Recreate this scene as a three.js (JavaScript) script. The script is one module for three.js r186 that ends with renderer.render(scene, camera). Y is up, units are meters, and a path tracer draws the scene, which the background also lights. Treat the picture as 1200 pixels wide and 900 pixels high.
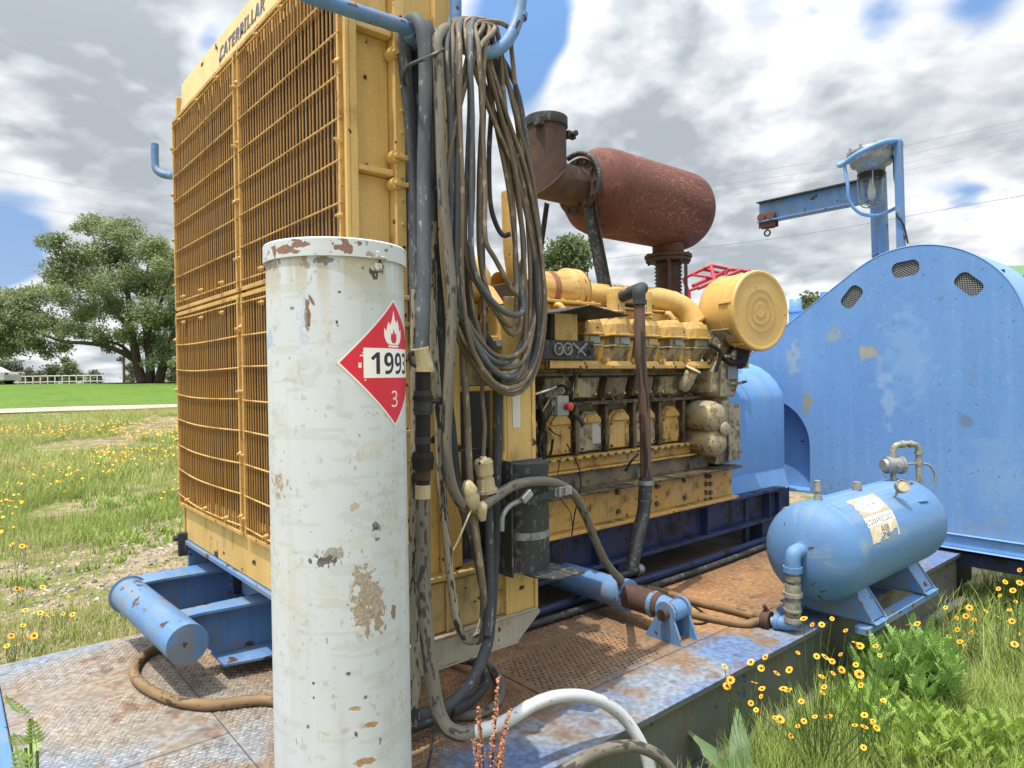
import * as THREE from 'three';
import { mergeGeometries, mergeVertices, toCreasedNormals } from 'three/addons/utils/BufferGeometryUtils.js';
import { FontLoader } from 'three/addons/loaders/FontLoader.js';
import { TextGeometry } from 'three/addons/geometries/TextGeometry.js';

// ---------------------------------------------------------------- camera, sky, sun, exposure
// The skid runs along +x, its width along -z (W = -z), y is up. Deck top at y = YD, the photographer's eye at (0, 1.8, 0).
const scene = new THREE.Scene();
const YD = 0.4, EYE = new THREE.Vector3(0, 1.8, 0);
const camera = new THREE.PerspectiveCamera(59.0, 4 / 3, 0.05, 4000);
camera.position.copy(EYE);
camera.lookAt(0.6445, 1.8 - 0.01007, -0.7646);
camera.rotateZ(-0.0145);
camera.updateMatrixWorld(true);
const renderer = new THREE.WebGLRenderer({ antialias: true });
renderer.setSize(1024, 768);
renderer.toneMapping = THREE.LinearToneMapping;
renderer.toneMappingExposure = 1.32;
renderer.shadowMap.enabled = true;
const sunDir = new THREE.Vector3(-0.32, 1, 0.03).normalize();       // towards the sun: high, a little ahead of the radiator
const sun = new THREE.DirectionalLight(0xfff3e0, 3.3);
sun.position.copy(sunDir).multiplyScalar(30).add(new THREE.Vector3(4, 0, -3));
sun.target.position.set(4, 0, -3);
sun.castShadow = true;
sun.shadow.mapSize.set(4096, 4096);
Object.assign(sun.shadow.camera, { left: -14, right: 14, top: 14, bottom: -14, near: 1, far: 80 });
scene.add(sun, sun.target);

// ---------------------------------------------------------------- random, noise
function rngOf(seed) { let s = seed | 0; return () => { s = (s + 0x6d2b79f5) | 0; let t = Math.imul(s ^ (s >>> 15), 1 | s); t = (t + Math.imul(t ^ (t >>> 7), 61 | t)) ^ t; return ((t ^ (t >>> 14)) >>> 0) / 4294967296; }; }
const clamp = (x, a = 0, b = 1) => Math.min(b, Math.max(a, x)), mix = (a, b, t) => a + (b - a) * t, sstep = (a, b, x) => { const t = clamp((x - a) / (b - a)); return t * t * (3 - 2 * t); };
const LAT = new Float32Array(65536); { const r = rngOf(11); for (let i = 0; i < 65536; i++) LAT[i] = r(); }
function vnoise(x, y, p, o = 0) {                                    // value noise that repeats every p cells
  const xi = Math.floor(x), yi = Math.floor(y), fx = x - xi, fy = y - yi, u = fx * fx * (3 - 2 * fx), v = fy * fy * (3 - 2 * fy);
  const X0 = (((xi % p) + p) % p), X1 = (X0 + 1) % p, Y0 = (((yi % p) + p) % p), Y1 = (Y0 + 1) % p;
  const h = (a, b) => LAT[((a + o * 37) * 73 + (b + o * 91) * 6151) & 65535];
  return mix(mix(h(X0, Y0), h(X1, Y0), u), mix(h(X0, Y1), h(X1, Y1), u), v);
}
function fbm(u, v, p, oct = 4, o = 0, gain = 0.5) { let s = 0, a = 1, n = 0; for (let i = 0; i < oct; i++) { s += a * vnoise(u * p, v * p, p, o + i); n += a; a *= gain; p *= 2; } return s / n; }
function noise3(x, y, z) {
  const xi = Math.floor(x), yi = Math.floor(y), zi = Math.floor(z), fx = x - xi, fy = y - yi, fz = z - zi;
  const u = fx * fx * (3 - 2 * fx), v = fy * fy * (3 - 2 * fy), w = fz * fz * (3 - 2 * fz), h = (a, b, c) => LAT[(Math.imul(a, 73) + Math.imul(b, 6151) + Math.imul(c, 30011)) & 65535];
  return mix(mix(mix(h(xi, yi, zi), h(xi + 1, yi, zi), u), mix(h(xi, yi + 1, zi), h(xi + 1, yi + 1, zi), u), v), mix(mix(h(xi, yi, zi + 1), h(xi + 1, yi, zi + 1), u), mix(h(xi, yi + 1, zi + 1), h(xi + 1, yi + 1, zi + 1), u), v), w);
}
function fbm3(x, y, z, oct = 5, gain = 0.5) { let s = 0, a = 1, n = 0; for (let i = 0; i < oct; i++) { s += a * noise3(x, y, z); n += a; a *= gain; x = x * 2.03 + 17.1; y = y * 2.03 + 5.7; z = z * 2.03 + 9.3; } return s / n; }

// ---------------------------------------------------------------- points of the place from where they were seen
const CAMX = new THREE.Vector3(), CAMY = new THREE.Vector3(), CAMZ = new THREE.Vector3(); camera.matrixWorld.extractBasis(CAMX, CAMY, CAMZ);
const FOC = 450 / Math.tan(59.0 * Math.PI / 360);
const V = (x, y, z) => new THREE.Vector3(x, y, z);
const ray = (u, v) => V(0, 0, 0).addScaledVector(CAMX, (u - 600) / FOC).addScaledVector(CAMY, (450 - v) / FOC).addScaledVector(CAMZ, -1);
const pD = (u, v, d) => ray(u, v).multiplyScalar(d).add(EYE);                                   // at a depth
const pW = (u, v, W) => { const r = ray(u, v); return r.multiplyScalar(-W / r.z).add(EYE); };    // on the plane z = -W
const pL = (u, v, L) => { const r = ray(u, v); return r.multiplyScalar(L / r.x).add(EYE); };     // on the plane x = L
const pH = (u, v, h) => { const r = ray(u, v); return r.multiplyScalar((YD + h - EYE.y) / r.y).add(EYE); };   // at a height above the deck
const pxOf = (p) => { const q = p.clone().sub(EYE); const d = -q.dot(CAMZ); return [600 + FOC * q.dot(CAMX) / d, 450 - FOC * q.dot(CAMY) / d, d]; };

// ---------------------------------------------------------------- geometry helpers (all in place coordinates: L along x, h above the deck, W along -z)
const P = (L, h, W) => V(L, YD + h, -W);
function flatUV(g) {                                                 // uv in metres from the face's main direction
  if (g.index) g = g.toNonIndexed();
  const p = g.attributes.position, uv = new Float32Array(p.count * 2), a = V(0, 0, 0), b = V(0, 0, 0), c = V(0, 0, 0);
  for (let i = 0; i < p.count; i += 3) {
    a.fromBufferAttribute(p, i); b.fromBufferAttribute(p, i + 1).sub(a); c.fromBufferAttribute(p, i + 2).sub(a); b.cross(c);
    const x = Math.abs(b.x), y = Math.abs(b.y), z = Math.abs(b.z);
    for (let k = 0; k < 3; k++) {
      const X = p.getX(i + k), Y = p.getY(i + k), Z = p.getZ(i + k), j = (i + k) * 2;
      if (y >= x && y >= z) { uv[j] = X; uv[j + 1] = Z; } else if (x > z) { uv[j] = Z + 0.37; uv[j + 1] = Y; } else { uv[j] = X; uv[j + 1] = Y; }
    }
  }
  g.setAttribute('uv', new THREE.BufferAttribute(uv, 2));
  return clean(g);
}
function clean(g) { if (g.index) g = g.toNonIndexed(); for (const k of Object.keys(g.attributes)) if (!['position', 'normal', 'uv'].includes(k)) g.deleteAttribute(k); return g; }
function rbox(w, h, d, r) {                                          // a box whose edges are chamfered
  r = Math.min(r, w * 0.3, h * 0.3, d * 0.3);
  const X = w / 2, Y = h / 2, Z = d / 2, pos = [], q = (...v) => { for (const i of [0, 1, 2, 0, 2, 3]) pos.push(...v[i]); }, t = (...v) => { for (const i of [0, 1, 2]) pos.push(...v[i]); };
  const x = X - r, y = Y - r, z = Z - r;
  q([X, -y, z], [X, -y, -z], [X, y, -z], [X, y, z]); q([-X, -y, -z], [-X, -y, z], [-X, y, z], [-X, y, -z]);
  q([-x, Y, z], [x, Y, z], [x, Y, -z], [-x, Y, -z]); q([-x, -Y, -z], [x, -Y, -z], [x, -Y, z], [-x, -Y, z]);
  q([-x, -y, Z], [x, -y, Z], [x, y, Z], [-x, y, Z]); q([x, -y, -Z], [-x, -y, -Z], [-x, y, -Z], [x, y, -Z]);
  for (const s of [1, -1]) for (const e of [1, -1]) {
    const f = s * e > 0;
    const A = [[s * x, e * Y, z], [s * X, e * y, z], [s * X, e * y, -z], [s * x, e * Y, -z]]; q(...(f ? A : A.reverse()));
    const B = [[s * X, y, e * z], [s * x, y, e * Z], [s * x, -y, e * Z], [s * X, -y, e * z]]; q(...(f ? B : B.reverse()));
    const C = [[-x, s * y, e * Z], [x, s * y, e * Z], [x, s * Y, e * z], [-x, s * Y, e * z]]; q(...(f ? C : C.reverse()));
    for (const g of [1, -1]) { const T = [[s * X, e * y, g * z], [s * x, e * Y, g * z], [s * x, e * y, g * Z]]; t(...(s * e * g > 0 ? T : T.reverse())); }
  }
  const g = new THREE.BufferGeometry(); g.setAttribute('position', new THREE.Float32BufferAttribute(pos, 3)); g.computeVertexNormals(); return g;
}
const bx = (L0, L1, h0, h1, W0, W1, r = 0.004) => flatUV(rbox(Math.abs(L1 - L0), Math.abs(h1 - h0), Math.abs(W1 - W0), r).translate((L0 + L1) / 2, YD + (h0 + h1) / 2, -(W0 + W1) / 2));
const UPV = V(0, 1, 0);
function along(g, a, b) { const d = b.clone().sub(a), q = new THREE.Quaternion().setFromUnitVectors(UPV, d.clone().normalize()); return g.applyQuaternion(q).translate((a.x + b.x) / 2, (a.y + b.y) / 2, (a.z + b.z) / 2); }
function scaleUV(g, su, sv) { const uv = g.attributes.uv; for (let i = 0; i < uv.count; i++) uv.setXY(i, uv.getX(i) * su, uv.getY(i) * sv); return g; }
function cyl(a, b, r0, r1 = r0, seg = 24, open = false) { const l = a.distanceTo(b), g = new THREE.CylinderGeometry(r1, r0, l, seg, 1, open); return clean(along(scaleUV(g, 6.283 * Math.max(r0, r1), l), a, b)); }
function rodded(a, b, r, seg = 6) { return cyl(a, b, r, r, seg); }
function bar(a, b, w, t, up = UPV, r = 0.002) {                      // a flat bar from a to b: w along up, t across
  const d = b.clone().sub(a), l = d.length(); d.normalize(); const s = d.clone().cross(up).normalize(), u = s.clone().cross(d).normalize();
  const m = new THREE.Matrix4().makeBasis(d, u, s).setPosition((a.x + b.x) / 2, (a.y + b.y) / 2, (a.z + b.z) / 2);
  return flatUV(rbox(l, w, t, r).applyMatrix4(m));
}
function tube(pts, r, seg = 40, rad = 10, closed = false, caps = true, tension = 0.5) {
  const c = new THREE.CatmullRomCurve3(pts, closed, 'centripetal', tension), l = c.getLength();
  const g = clean(scaleUV(new THREE.TubeGeometry(c, seg, r, rad, closed), l, 6.283 * r));
  if (closed || !caps) return g;
  const out = [g];
  for (const e of [0, 1]) { const t = c.getTangentAt(e).multiplyScalar(e ? 1 : -1), p = c.getPointAt(e); out.push(cyl(p.clone().addScaledVector(t, -r * 0.5), p.clone().addScaledVector(t, r * 0.12), r * 0.985, r * 0.9, rad)); }
  return mergeGeometries(out);
}
function arcpts(c, u, v, r, a0, a1, n) { const o = []; for (let i = 0; i <= n; i++) { const a = mix(a0, a1, i / n); o.push(c.clone().addScaledVector(u, Math.cos(a) * r).addScaledVector(v, Math.sin(a) * r)); } return o; }
function lathe(prof, a, axis, seg = 40) {                            // prof: [radius, distance along axis from a]
  const g = new THREE.LatheGeometry(prof.map(([r, y]) => new THREE.Vector2(Math.max(r, 1e-4), y)), seg), rm = Math.max(...prof.map((q) => q[0]));
  let l = 0; for (let i = 1; i < prof.length; i++) l += Math.hypot(prof[i][0] - prof[i - 1][0], prof[i][1] - prof[i - 1][1]);
  scaleUV(g, 6.283 * rm, l);
  const q = new THREE.Quaternion().setFromUnitVectors(UPV, axis.clone().normalize());
  let c = clean(g.applyQuaternion(q).translate(a.x, a.y, a.z));
  return c;
}
function creased(g, ang = 0.6) { return clean(toCreasedNormals(g, ang)); }
// a plate in a plane x = L (or z = -W): outline in (W, h) or (L, h), optional holes, thickness towards +L (or +W)
function shapeOf(pts, holes = []) { const s = new THREE.Shape(pts.map(([a, b]) => new THREE.Vector2(a, b))); for (const h of holes) s.holes.push(new THREE.Path(h.map(([a, b]) => new THREE.Vector2(a, b)))); return s; }
function extr(s, depth, bev = 0) { return new THREE.ExtrudeGeometry(s, { depth: depth - 2 * bev, bevelEnabled: bev > 0, bevelSize: bev, bevelThickness: bev, bevelOffset: -bev, bevelSegments: 1, curveSegments: 12, steps: 1 }).translate(0, 0, bev); }
const plateL = (pts, L, t, bev = 0, holes = []) => flatUV(extr(shapeOf(pts.map(([W, h]) => [-W, h]), holes.map((q) => q.map(([W, h]) => [-W, h]))), t, bev).applyMatrix4(new THREE.Matrix4().makeBasis(V(0, 0, 1), V(0, 1, 0), V(-1, 0, 0))).translate(L + t, YD, 0));
const plateW = (pts, W, t, bev = 0, holes = []) => flatUV(extr(shapeOf(pts, holes), t, bev).translate(0, YD, -W - t));
const plateH = (pts, h, t, bev = 0) => flatUV(extr(shapeOf(pts.map(([L, W]) => [L, W])), t, bev).rotateX(-Math.PI / 2).translate(0, YD + h, 0));
function hexbolt(p, n, r = 0.014, t = 0.012) { return flatUV(along(new THREE.CylinderGeometry(r * 0.94, r, t, 6), p.clone(), p.clone().addScaledVector(n, t))); }
const NL = V(-1, 0, 0), NW = V(0, 0, 1);                             // the two sides that face the camera: towards the radiator end, and the near side

// ---------------------------------------------------------------- things and their parts
const used = new Map();
function numbered(name) { const n = used.get(name) ?? 0; used.set(name, n + 1); return n ? name + '_' + String(n).padStart(3, '0') : name; }
function tag(o, label, category, group, kind) { if (label) o.userData.label = label; if (category) o.userData.category = category; if (group) o.userData.group = group; if (kind) o.userData.kind = kind; return o; }
const shadows = (m) => { m.castShadow = m.receiveShadow = true; return m; };
function thing(name, label, category, base, group) { const o = new THREE.Group(); o.name = numbered(name); o.position.copy(base); scene.add(o); tag(o, label, category, group); return o; }
function part(name, geos, mat, root, label) {                        // geometries in place coordinates, merged into one mesh under root
  if (!Array.isArray(geos)) geos = [geos];
  const g = geos.length > 1 ? mergeGeometries(geos.map(clean)) : geos[0].clone(), o = V(0, 0, 0);
  for (let q = root; q; q = q.parent) o.add(q.position);
  g.translate(-o.x, -o.y, -o.z);
  const m = shadows(new THREE.Mesh(g, mat)); m.name = name; root.add(m); if (label) m.userData.label = label; return m;
}
function one(name, geos, mat, label, category, group, base) {        // a thing that is one mesh
  if (!Array.isArray(geos)) geos = [geos];
  const g = geos.length > 1 ? mergeGeometries(geos.map(clean)) : geos[0];
  if (!base) { g.computeBoundingBox(); const b = g.boundingBox; base = V((b.min.x + b.max.x) / 2, b.min.y, (b.min.z + b.max.z) / 2); }
  g.translate(-base.x, -base.y, -base.z);
  const m = shadows(new THREE.Mesh(g, mat)); m.position.copy(base); m.name = numbered(name); scene.add(m); return tag(m, label, category, group);
}
function struct(name, g, mat, kind = 'structure') { const m = shadows(new THREE.Mesh(g, mat)); m.name = numbered(name); m.userData.kind = kind; scene.add(m); return m; }
function place(o, root) { o.position.sub(root.position); root.add(o); return o; }

// ---------------------------------------------------------------- materials: colour, wear and fine relief computed here
function texOf(size, metres, fn, w = size) {                         // fn(u, v) -> [r, g, b (sRGB 0..255), roughness, height]
  const c = new Uint8Array(w * size * 4), r = new Uint8Array(w * size * 4);
  let o = 0;
  for (let y = 0; y < size; y++) for (let x = 0; x < w; x++, o += 4) {
    const p = fn(x / w, y / size);
    c[o] = clamp(p[0], 0, 255); c[o + 1] = clamp(p[1], 0, 255); c[o + 2] = clamp(p[2], 0, 255); c[o + 3] = 255;
    r[o] = clamp((p[4] ?? 0.5) * 255, 0, 255); r[o + 1] = clamp((p[3] ?? 0.6) * 255, 0, 255); r[o + 2] = 0; r[o + 3] = 255;
  }
  const mk = (d) => { const t = new THREE.DataTexture(d, w, size); t.wrapS = t.wrapT = THREE.RepeatWrapping; t.magFilter = THREE.LinearFilter; t.minFilter = THREE.LinearMipmapLinearFilter; t.generateMipmaps = true; if (metres) t.repeat.set(1 / (metres[0] ?? metres), 1 / (metres[1] ?? metres)); t.needsUpdate = true; return t; };
  const map = mk(c); map.colorSpace = THREE.SRGBColorSpace;
  return { map, rough: mk(r) };
}
function mat(t, o = {}) { const { bump, ...rest } = o; return new THREE.MeshStandardMaterial({ map: t.map, roughnessMap: t.rough, roughness: 1, ...(bump ? { bumpMap: t.rough, bumpScale: bump } : {}), ...rest }); }
const lerp3 = (a, b, t) => [a[0] + (b[0] - a[0]) * t, a[1] + (b[1] - a[1]) * t, a[2] + (b[2] - a[2]) * t];
// old paint: base colour, faded patches, vertical streaks, grime, chips down to a second colour
function paint(size, metres, { base, fade, dirt = [60, 50, 38], chip = [92, 58, 40], dirtAt = 0.62, dirtMax = 0.6, chips = 0.75, streak = 0.25, rough = 0.5, seed = 0, fadeAmt = 0.6 }) {
  return texOf(size, metres, (u, v) => {
    const a = fbm(u, v, 4, 5, seed), b = fbm(u, v, 9, 5, seed + 7), st = vnoise(u * 48, v * 3, 48, seed + 3) * 0.6 + vnoise(u * 128, v * 5, 128, seed + 4) * 0.4, g = fbm(u, v, 24, 3, seed + 11), f = vnoise(u * 256, v * 256, 256, seed + 2);
    let c = lerp3(base, fade, clamp((a - 0.38) * 2.6) * fadeAmt);
    const k = 1 + (st - 0.5) * streak * 0.5 + (f - 0.5) * 0.07; c = [c[0] * k, c[1] * k, c[2] * k];
    const d = sstep(dirtAt, dirtAt + 0.22, b * 0.62 + st * 0.28 + g * 0.14) * dirtMax; c = lerp3(c, dirt, d);
    const h = fbm(u, v, 18, 4, seed + 19), ch = sstep(chips, chips + 0.025, h); c = lerp3(c, lerp3(chip, [40, 30, 26], f), ch);
    return [...c, rough + d * 0.35 + ch * 0.3 + (g - 0.5) * 0.16, 0.5 + (g - 0.5) * 0.3 - ch * 0.35 + (f - 0.5) * 0.1];
  });
}
const solid = (c, rough = 0.6, metal = 0) => new THREE.MeshStandardMaterial({ color: new THREE.Color(`rgb(${c.map(Math.round).join(',')})`), roughness: rough, metalness: metal });
const M = {};
M.yellow = mat(paint(512, 1.3, { base: [206, 172, 102], fade: [210, 182, 126], dirt: [110, 84, 48], dirtAt: 0.56, dirtMax: 0.45, chips: 0.78, streak: 0.2, seed: 1 }), { bump: 0.0012 });
M.header = mat(paint(512, 1.5, { base: [236, 206, 146], fade: [238, 214, 162], dirt: [150, 122, 80], dirtAt: 0.6, dirtMax: 0.3, chips: 0.8, streak: 0.16, seed: 2 }), { bump: 0.001 });  // paint made lighter in place of the sun the header catches
M.grille = mat(paint(256, 0.6, { base: [206, 168, 100], fade: [186, 146, 80], dirt: [120, 86, 46], dirtAt: 0.54, dirtMax: 0.5, chips: 0.76, streak: 0.3, seed: 3 }));
M.bars = mat(paint(256, 0.6, { base: [158, 118, 60], fade: [140, 100, 50], dirt: [92, 62, 32], dirtAt: 0.5, dirtMax: 0.6, chips: 0.78, streak: 0.3, seed: 3 }));
M.drum = mat(paint(512, 1.1, { base: [204, 168, 98], fade: [198, 170, 112], dirt: [150, 110, 54], dirtAt: 0.62, dirtMax: 0.35, chips: 0.82, streak: 0.1, seed: 4, rough: 0.45 }), { bump: 0.0008 });
M.engine = mat(paint(512, 0.8, { base: [196, 156, 82], fade: [194, 164, 108], dirt: [76, 62, 42], dirtAt: 0.54, dirtMax: 0.7, chips: 0.765, streak: 0.4, seed: 5, chip: [52, 42, 32] }), { bump: 0.002 });
M.rocker = mat(paint(512, 0.9, { base: [196, 160, 90], fade: [198, 168, 114], dirt: [120, 92, 52], dirtAt: 0.55, dirtMax: 0.5, chips: 0.77, streak: 0.15, seed: 6 }), { bump: 0.0012 });
M.head = mat(paint(512, 0.7, { base: [154, 146, 122], fade: [180, 160, 114], dirt: [74, 66, 54], dirtAt: 0.5, dirtMax: 0.65, chips: 0.72, streak: 0.4, seed: 7, chip: [180, 136, 60], rough: 0.55 }), { bump: 0.0018 });
M.greasy = mat(paint(512, 0.6, { base: [96, 84, 64], fade: [132, 114, 80], dirt: [34, 31, 27], dirtAt: 0.46, dirtMax: 0.8, chips: 0.76, streak: 0.4, seed: 8, chip: [150, 112, 50], rough: 0.5 }), { bump: 0.0025 });
M.blue = mat(paint(1024, 2.6, { base: [108, 154, 210], fade: [124, 164, 212], dirt: [146, 162, 176], dirtAt: 0.58, dirtMax: 0.5, chips: 0.835, streak: 0.16, seed: 9, chip: [150, 140, 128], rough: 0.42 }), { bump: 0.0012 });
M.blueRough = mat(paint(512, 1.1, { base: [90, 130, 180], fade: [116, 150, 190], dirt: [124, 120, 116], dirtAt: 0.5, dirtMax: 0.7, chips: 0.725, streak: 0.3, seed: 10, chip: [120, 84, 62], rough: 0.5 }), { bump: 0.0015 });
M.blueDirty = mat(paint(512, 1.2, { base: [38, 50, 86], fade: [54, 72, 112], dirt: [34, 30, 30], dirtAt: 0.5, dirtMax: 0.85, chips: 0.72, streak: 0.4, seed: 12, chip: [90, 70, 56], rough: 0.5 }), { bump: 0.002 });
M.tank = mat(paint(1024, 2.1, { base: [86, 128, 178], fade: [112, 146, 184], dirt: [150, 156, 156], dirtAt: 0.56, dirtMax: 0.5, chips: 0.79, streak: 0.07, seed: 13, chip: [128, 116, 104], rough: 0.58 }), { bump: 0.001 });
M.rust = mat(texOf(512, 0.9, (u, v) => {
  const a = fbm(u, v, 5, 5, 31), s = vnoise(u * 128, v * 256, 256, 33), s2 = vnoise(u * 200, v * 256, 256, 35), b = fbm(u, v, 16, 3, 37);
  let c = lerp3([88, 51, 47], [110, 66, 58], a); const sp = sstep(0.58, 0.8, s * 0.55 + s2 * 0.45) * sstep(0.36, 0.6, b * 0.6 + a * 0.4); c = lerp3(c, [168, 138, 112], sp * 0.7); c = lerp3(c, [66, 36, 32], sstep(0.55, 0.8, b) * 0.5);
  return [...c, 0.82, 0.5 + sp * 0.3 + (s2 - 0.5) * 0.2];
}), { bump: 0.0015 });
M.rustDark = mat(texOf(512, 0.6, (u, v) => { const a = fbm(u, v, 6, 5, 41), s = vnoise(u * 220, v * 220, 220, 43), b = fbm(u, v, 30, 3, 45); let c = lerp3([52, 40, 36], [92, 68, 56], a); c = lerp3(c, [140, 112, 92], sstep(0.7, 0.95, s) * 0.5); return [...c, 0.8, 0.5 + (b - 0.5) * 0.4]; }), { bump: 0.0015 });
M.rustPipe = mat(texOf(512, [1.1, 0.5], (u, v) => { const a = fbm(u, v, 5, 5, 51), s = vnoise(u * 9, v * 40, 9, 53); let c = lerp3([78, 62, 54], [120, 92, 80], a); c = lerp3(c, [44, 38, 36], sstep(0.5, 0.8, s)); return [...c, 0.7, a]; }), { bump: 0.001 });
M.black = mat(texOf(512, 0.7, (u, v) => { const a = fbm(u, v, 5, 5, 61), s = fbm(u, v, 40, 3, 63), st = vnoise(u * 60, v * 6, 60, 66); let c = lerp3([38, 40, 44], [66, 68, 70], a); c = lerp3(c, [128, 126, 122], sstep(0.56, 0.72, s * 0.7 + st * 0.3) * 0.55); return [...c, 0.6 + a * 0.2, s]; }), { bump: 0.001 });
M.steel = mat(texOf(256, 0.4, (u, v) => { const a = fbm(u, v, 6, 5, 71), s = fbm(u, v, 30, 3, 73); let c = lerp3([108, 112, 116], [160, 164, 166], a); c = lerp3(c, [98, 82, 66], sstep(0.6, 0.75, s) * 0.6); return [...c, 0.5 + s * 0.2, s]; }), { bump: 0.0008, metalness: 0.25 });
function hoseTex(a, b, wear, at, seed) { return texOf(256, [0.8, 0.25], (u, v) => { const n = fbm(u, v, 6, 5, seed), s = fbm(u, v, 26, 3, seed + 3), l = vnoise(u * 5, v * 3, 3, seed + 5); let c = lerp3(a, b, n); c = lerp3(c, wear, sstep(at, at + 0.1, s * 0.6 + n * 0.25 + l * 0.15)); return [...c, 0.72, 0.5 + (s - 0.5) * 0.5]; }); }
M.hoseBlack = mat(hoseTex([40, 44, 50], [74, 78, 84], [128, 130, 130], 0.6, 81), { bump: 0.0015 });
M.hoseBlue = mat(hoseTex([58, 64, 72], [100, 106, 114], [146, 148, 146], 0.6, 83), { bump: 0.0015 });
M.hoseBrown = mat(hoseTex([88, 78, 66], [130, 116, 98], [158, 144, 124], 0.6, 85), { bump: 0.001 });
M.hoseGrey = mat(hoseTex([94, 90, 82], [132, 126, 114], [60, 58, 56], 0.57, 87), { bump: 0.0015 });
M.hoseWorn = mat(hoseTex([132, 126, 112], [168, 160, 142], [52, 50, 50], 0.53, 89), { bump: 0.0015 });
M.hoseWhite = mat(hoseTex([170, 174, 180], [198, 202, 208], [128, 120, 108], 0.62, 91), { bump: 0.0012 });
M.hoseTan = mat(hoseTex([108, 88, 62], [146, 120, 88], [68, 56, 46], 0.58, 93), { bump: 0.0015 });
M.cream = mat(paint(256, 0.3, { base: [176, 162, 128], fade: [200, 188, 156], dirt: [120, 104, 78], dirtAt: 0.54, dirtMax: 0.5, chips: 0.8, seed: 95 }));
M.white = solid([214, 214, 210], 0.5); M.glassGrey = solid([170, 178, 180], 0.3, 0.2); M.dark = solid([20, 19, 18], 0.7); M.red = solid([196, 46, 60], 0.5); M.redPaint = solid([190, 66, 62], 0.5); M.redMast = mat(paint(128, 1, { base: [172, 40, 58], fade: [196, 70, 84], chips: 0.8, seed: 14 }));
M.core = mat(texOf(128, 0.06, (u, v) => { const a = fbm(u, v, 8, 3, 97); return [...lerp3([12, 9, 6], [24, 18, 11], a * 0.7 + 0.3 * (vnoise(u * 16, v * 2, 16, 98))), 0.8, vnoise(u * 16, v * 2, 16, 98)]; }), { bump: 0.003 });
M.fitting = mat(paint(256, 0.3, { base: [150, 148, 138], fade: [176, 172, 160], dirt: [84, 76, 64], dirtAt: 0.52, dirtMax: 0.6, chips: 0.75, seed: 15, rough: 0.5 }), { bump: 0.001, metalness: 0.15 });
M.galv = mat(paint(256, 0.3, { base: [140, 146, 150], fade: [170, 174, 174], dirt: [110, 96, 78], dirtAt: 0.55, dirtMax: 0.5, chips: 0.78, seed: 16, rough: 0.42 }), { metalness: 0.35 });

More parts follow.
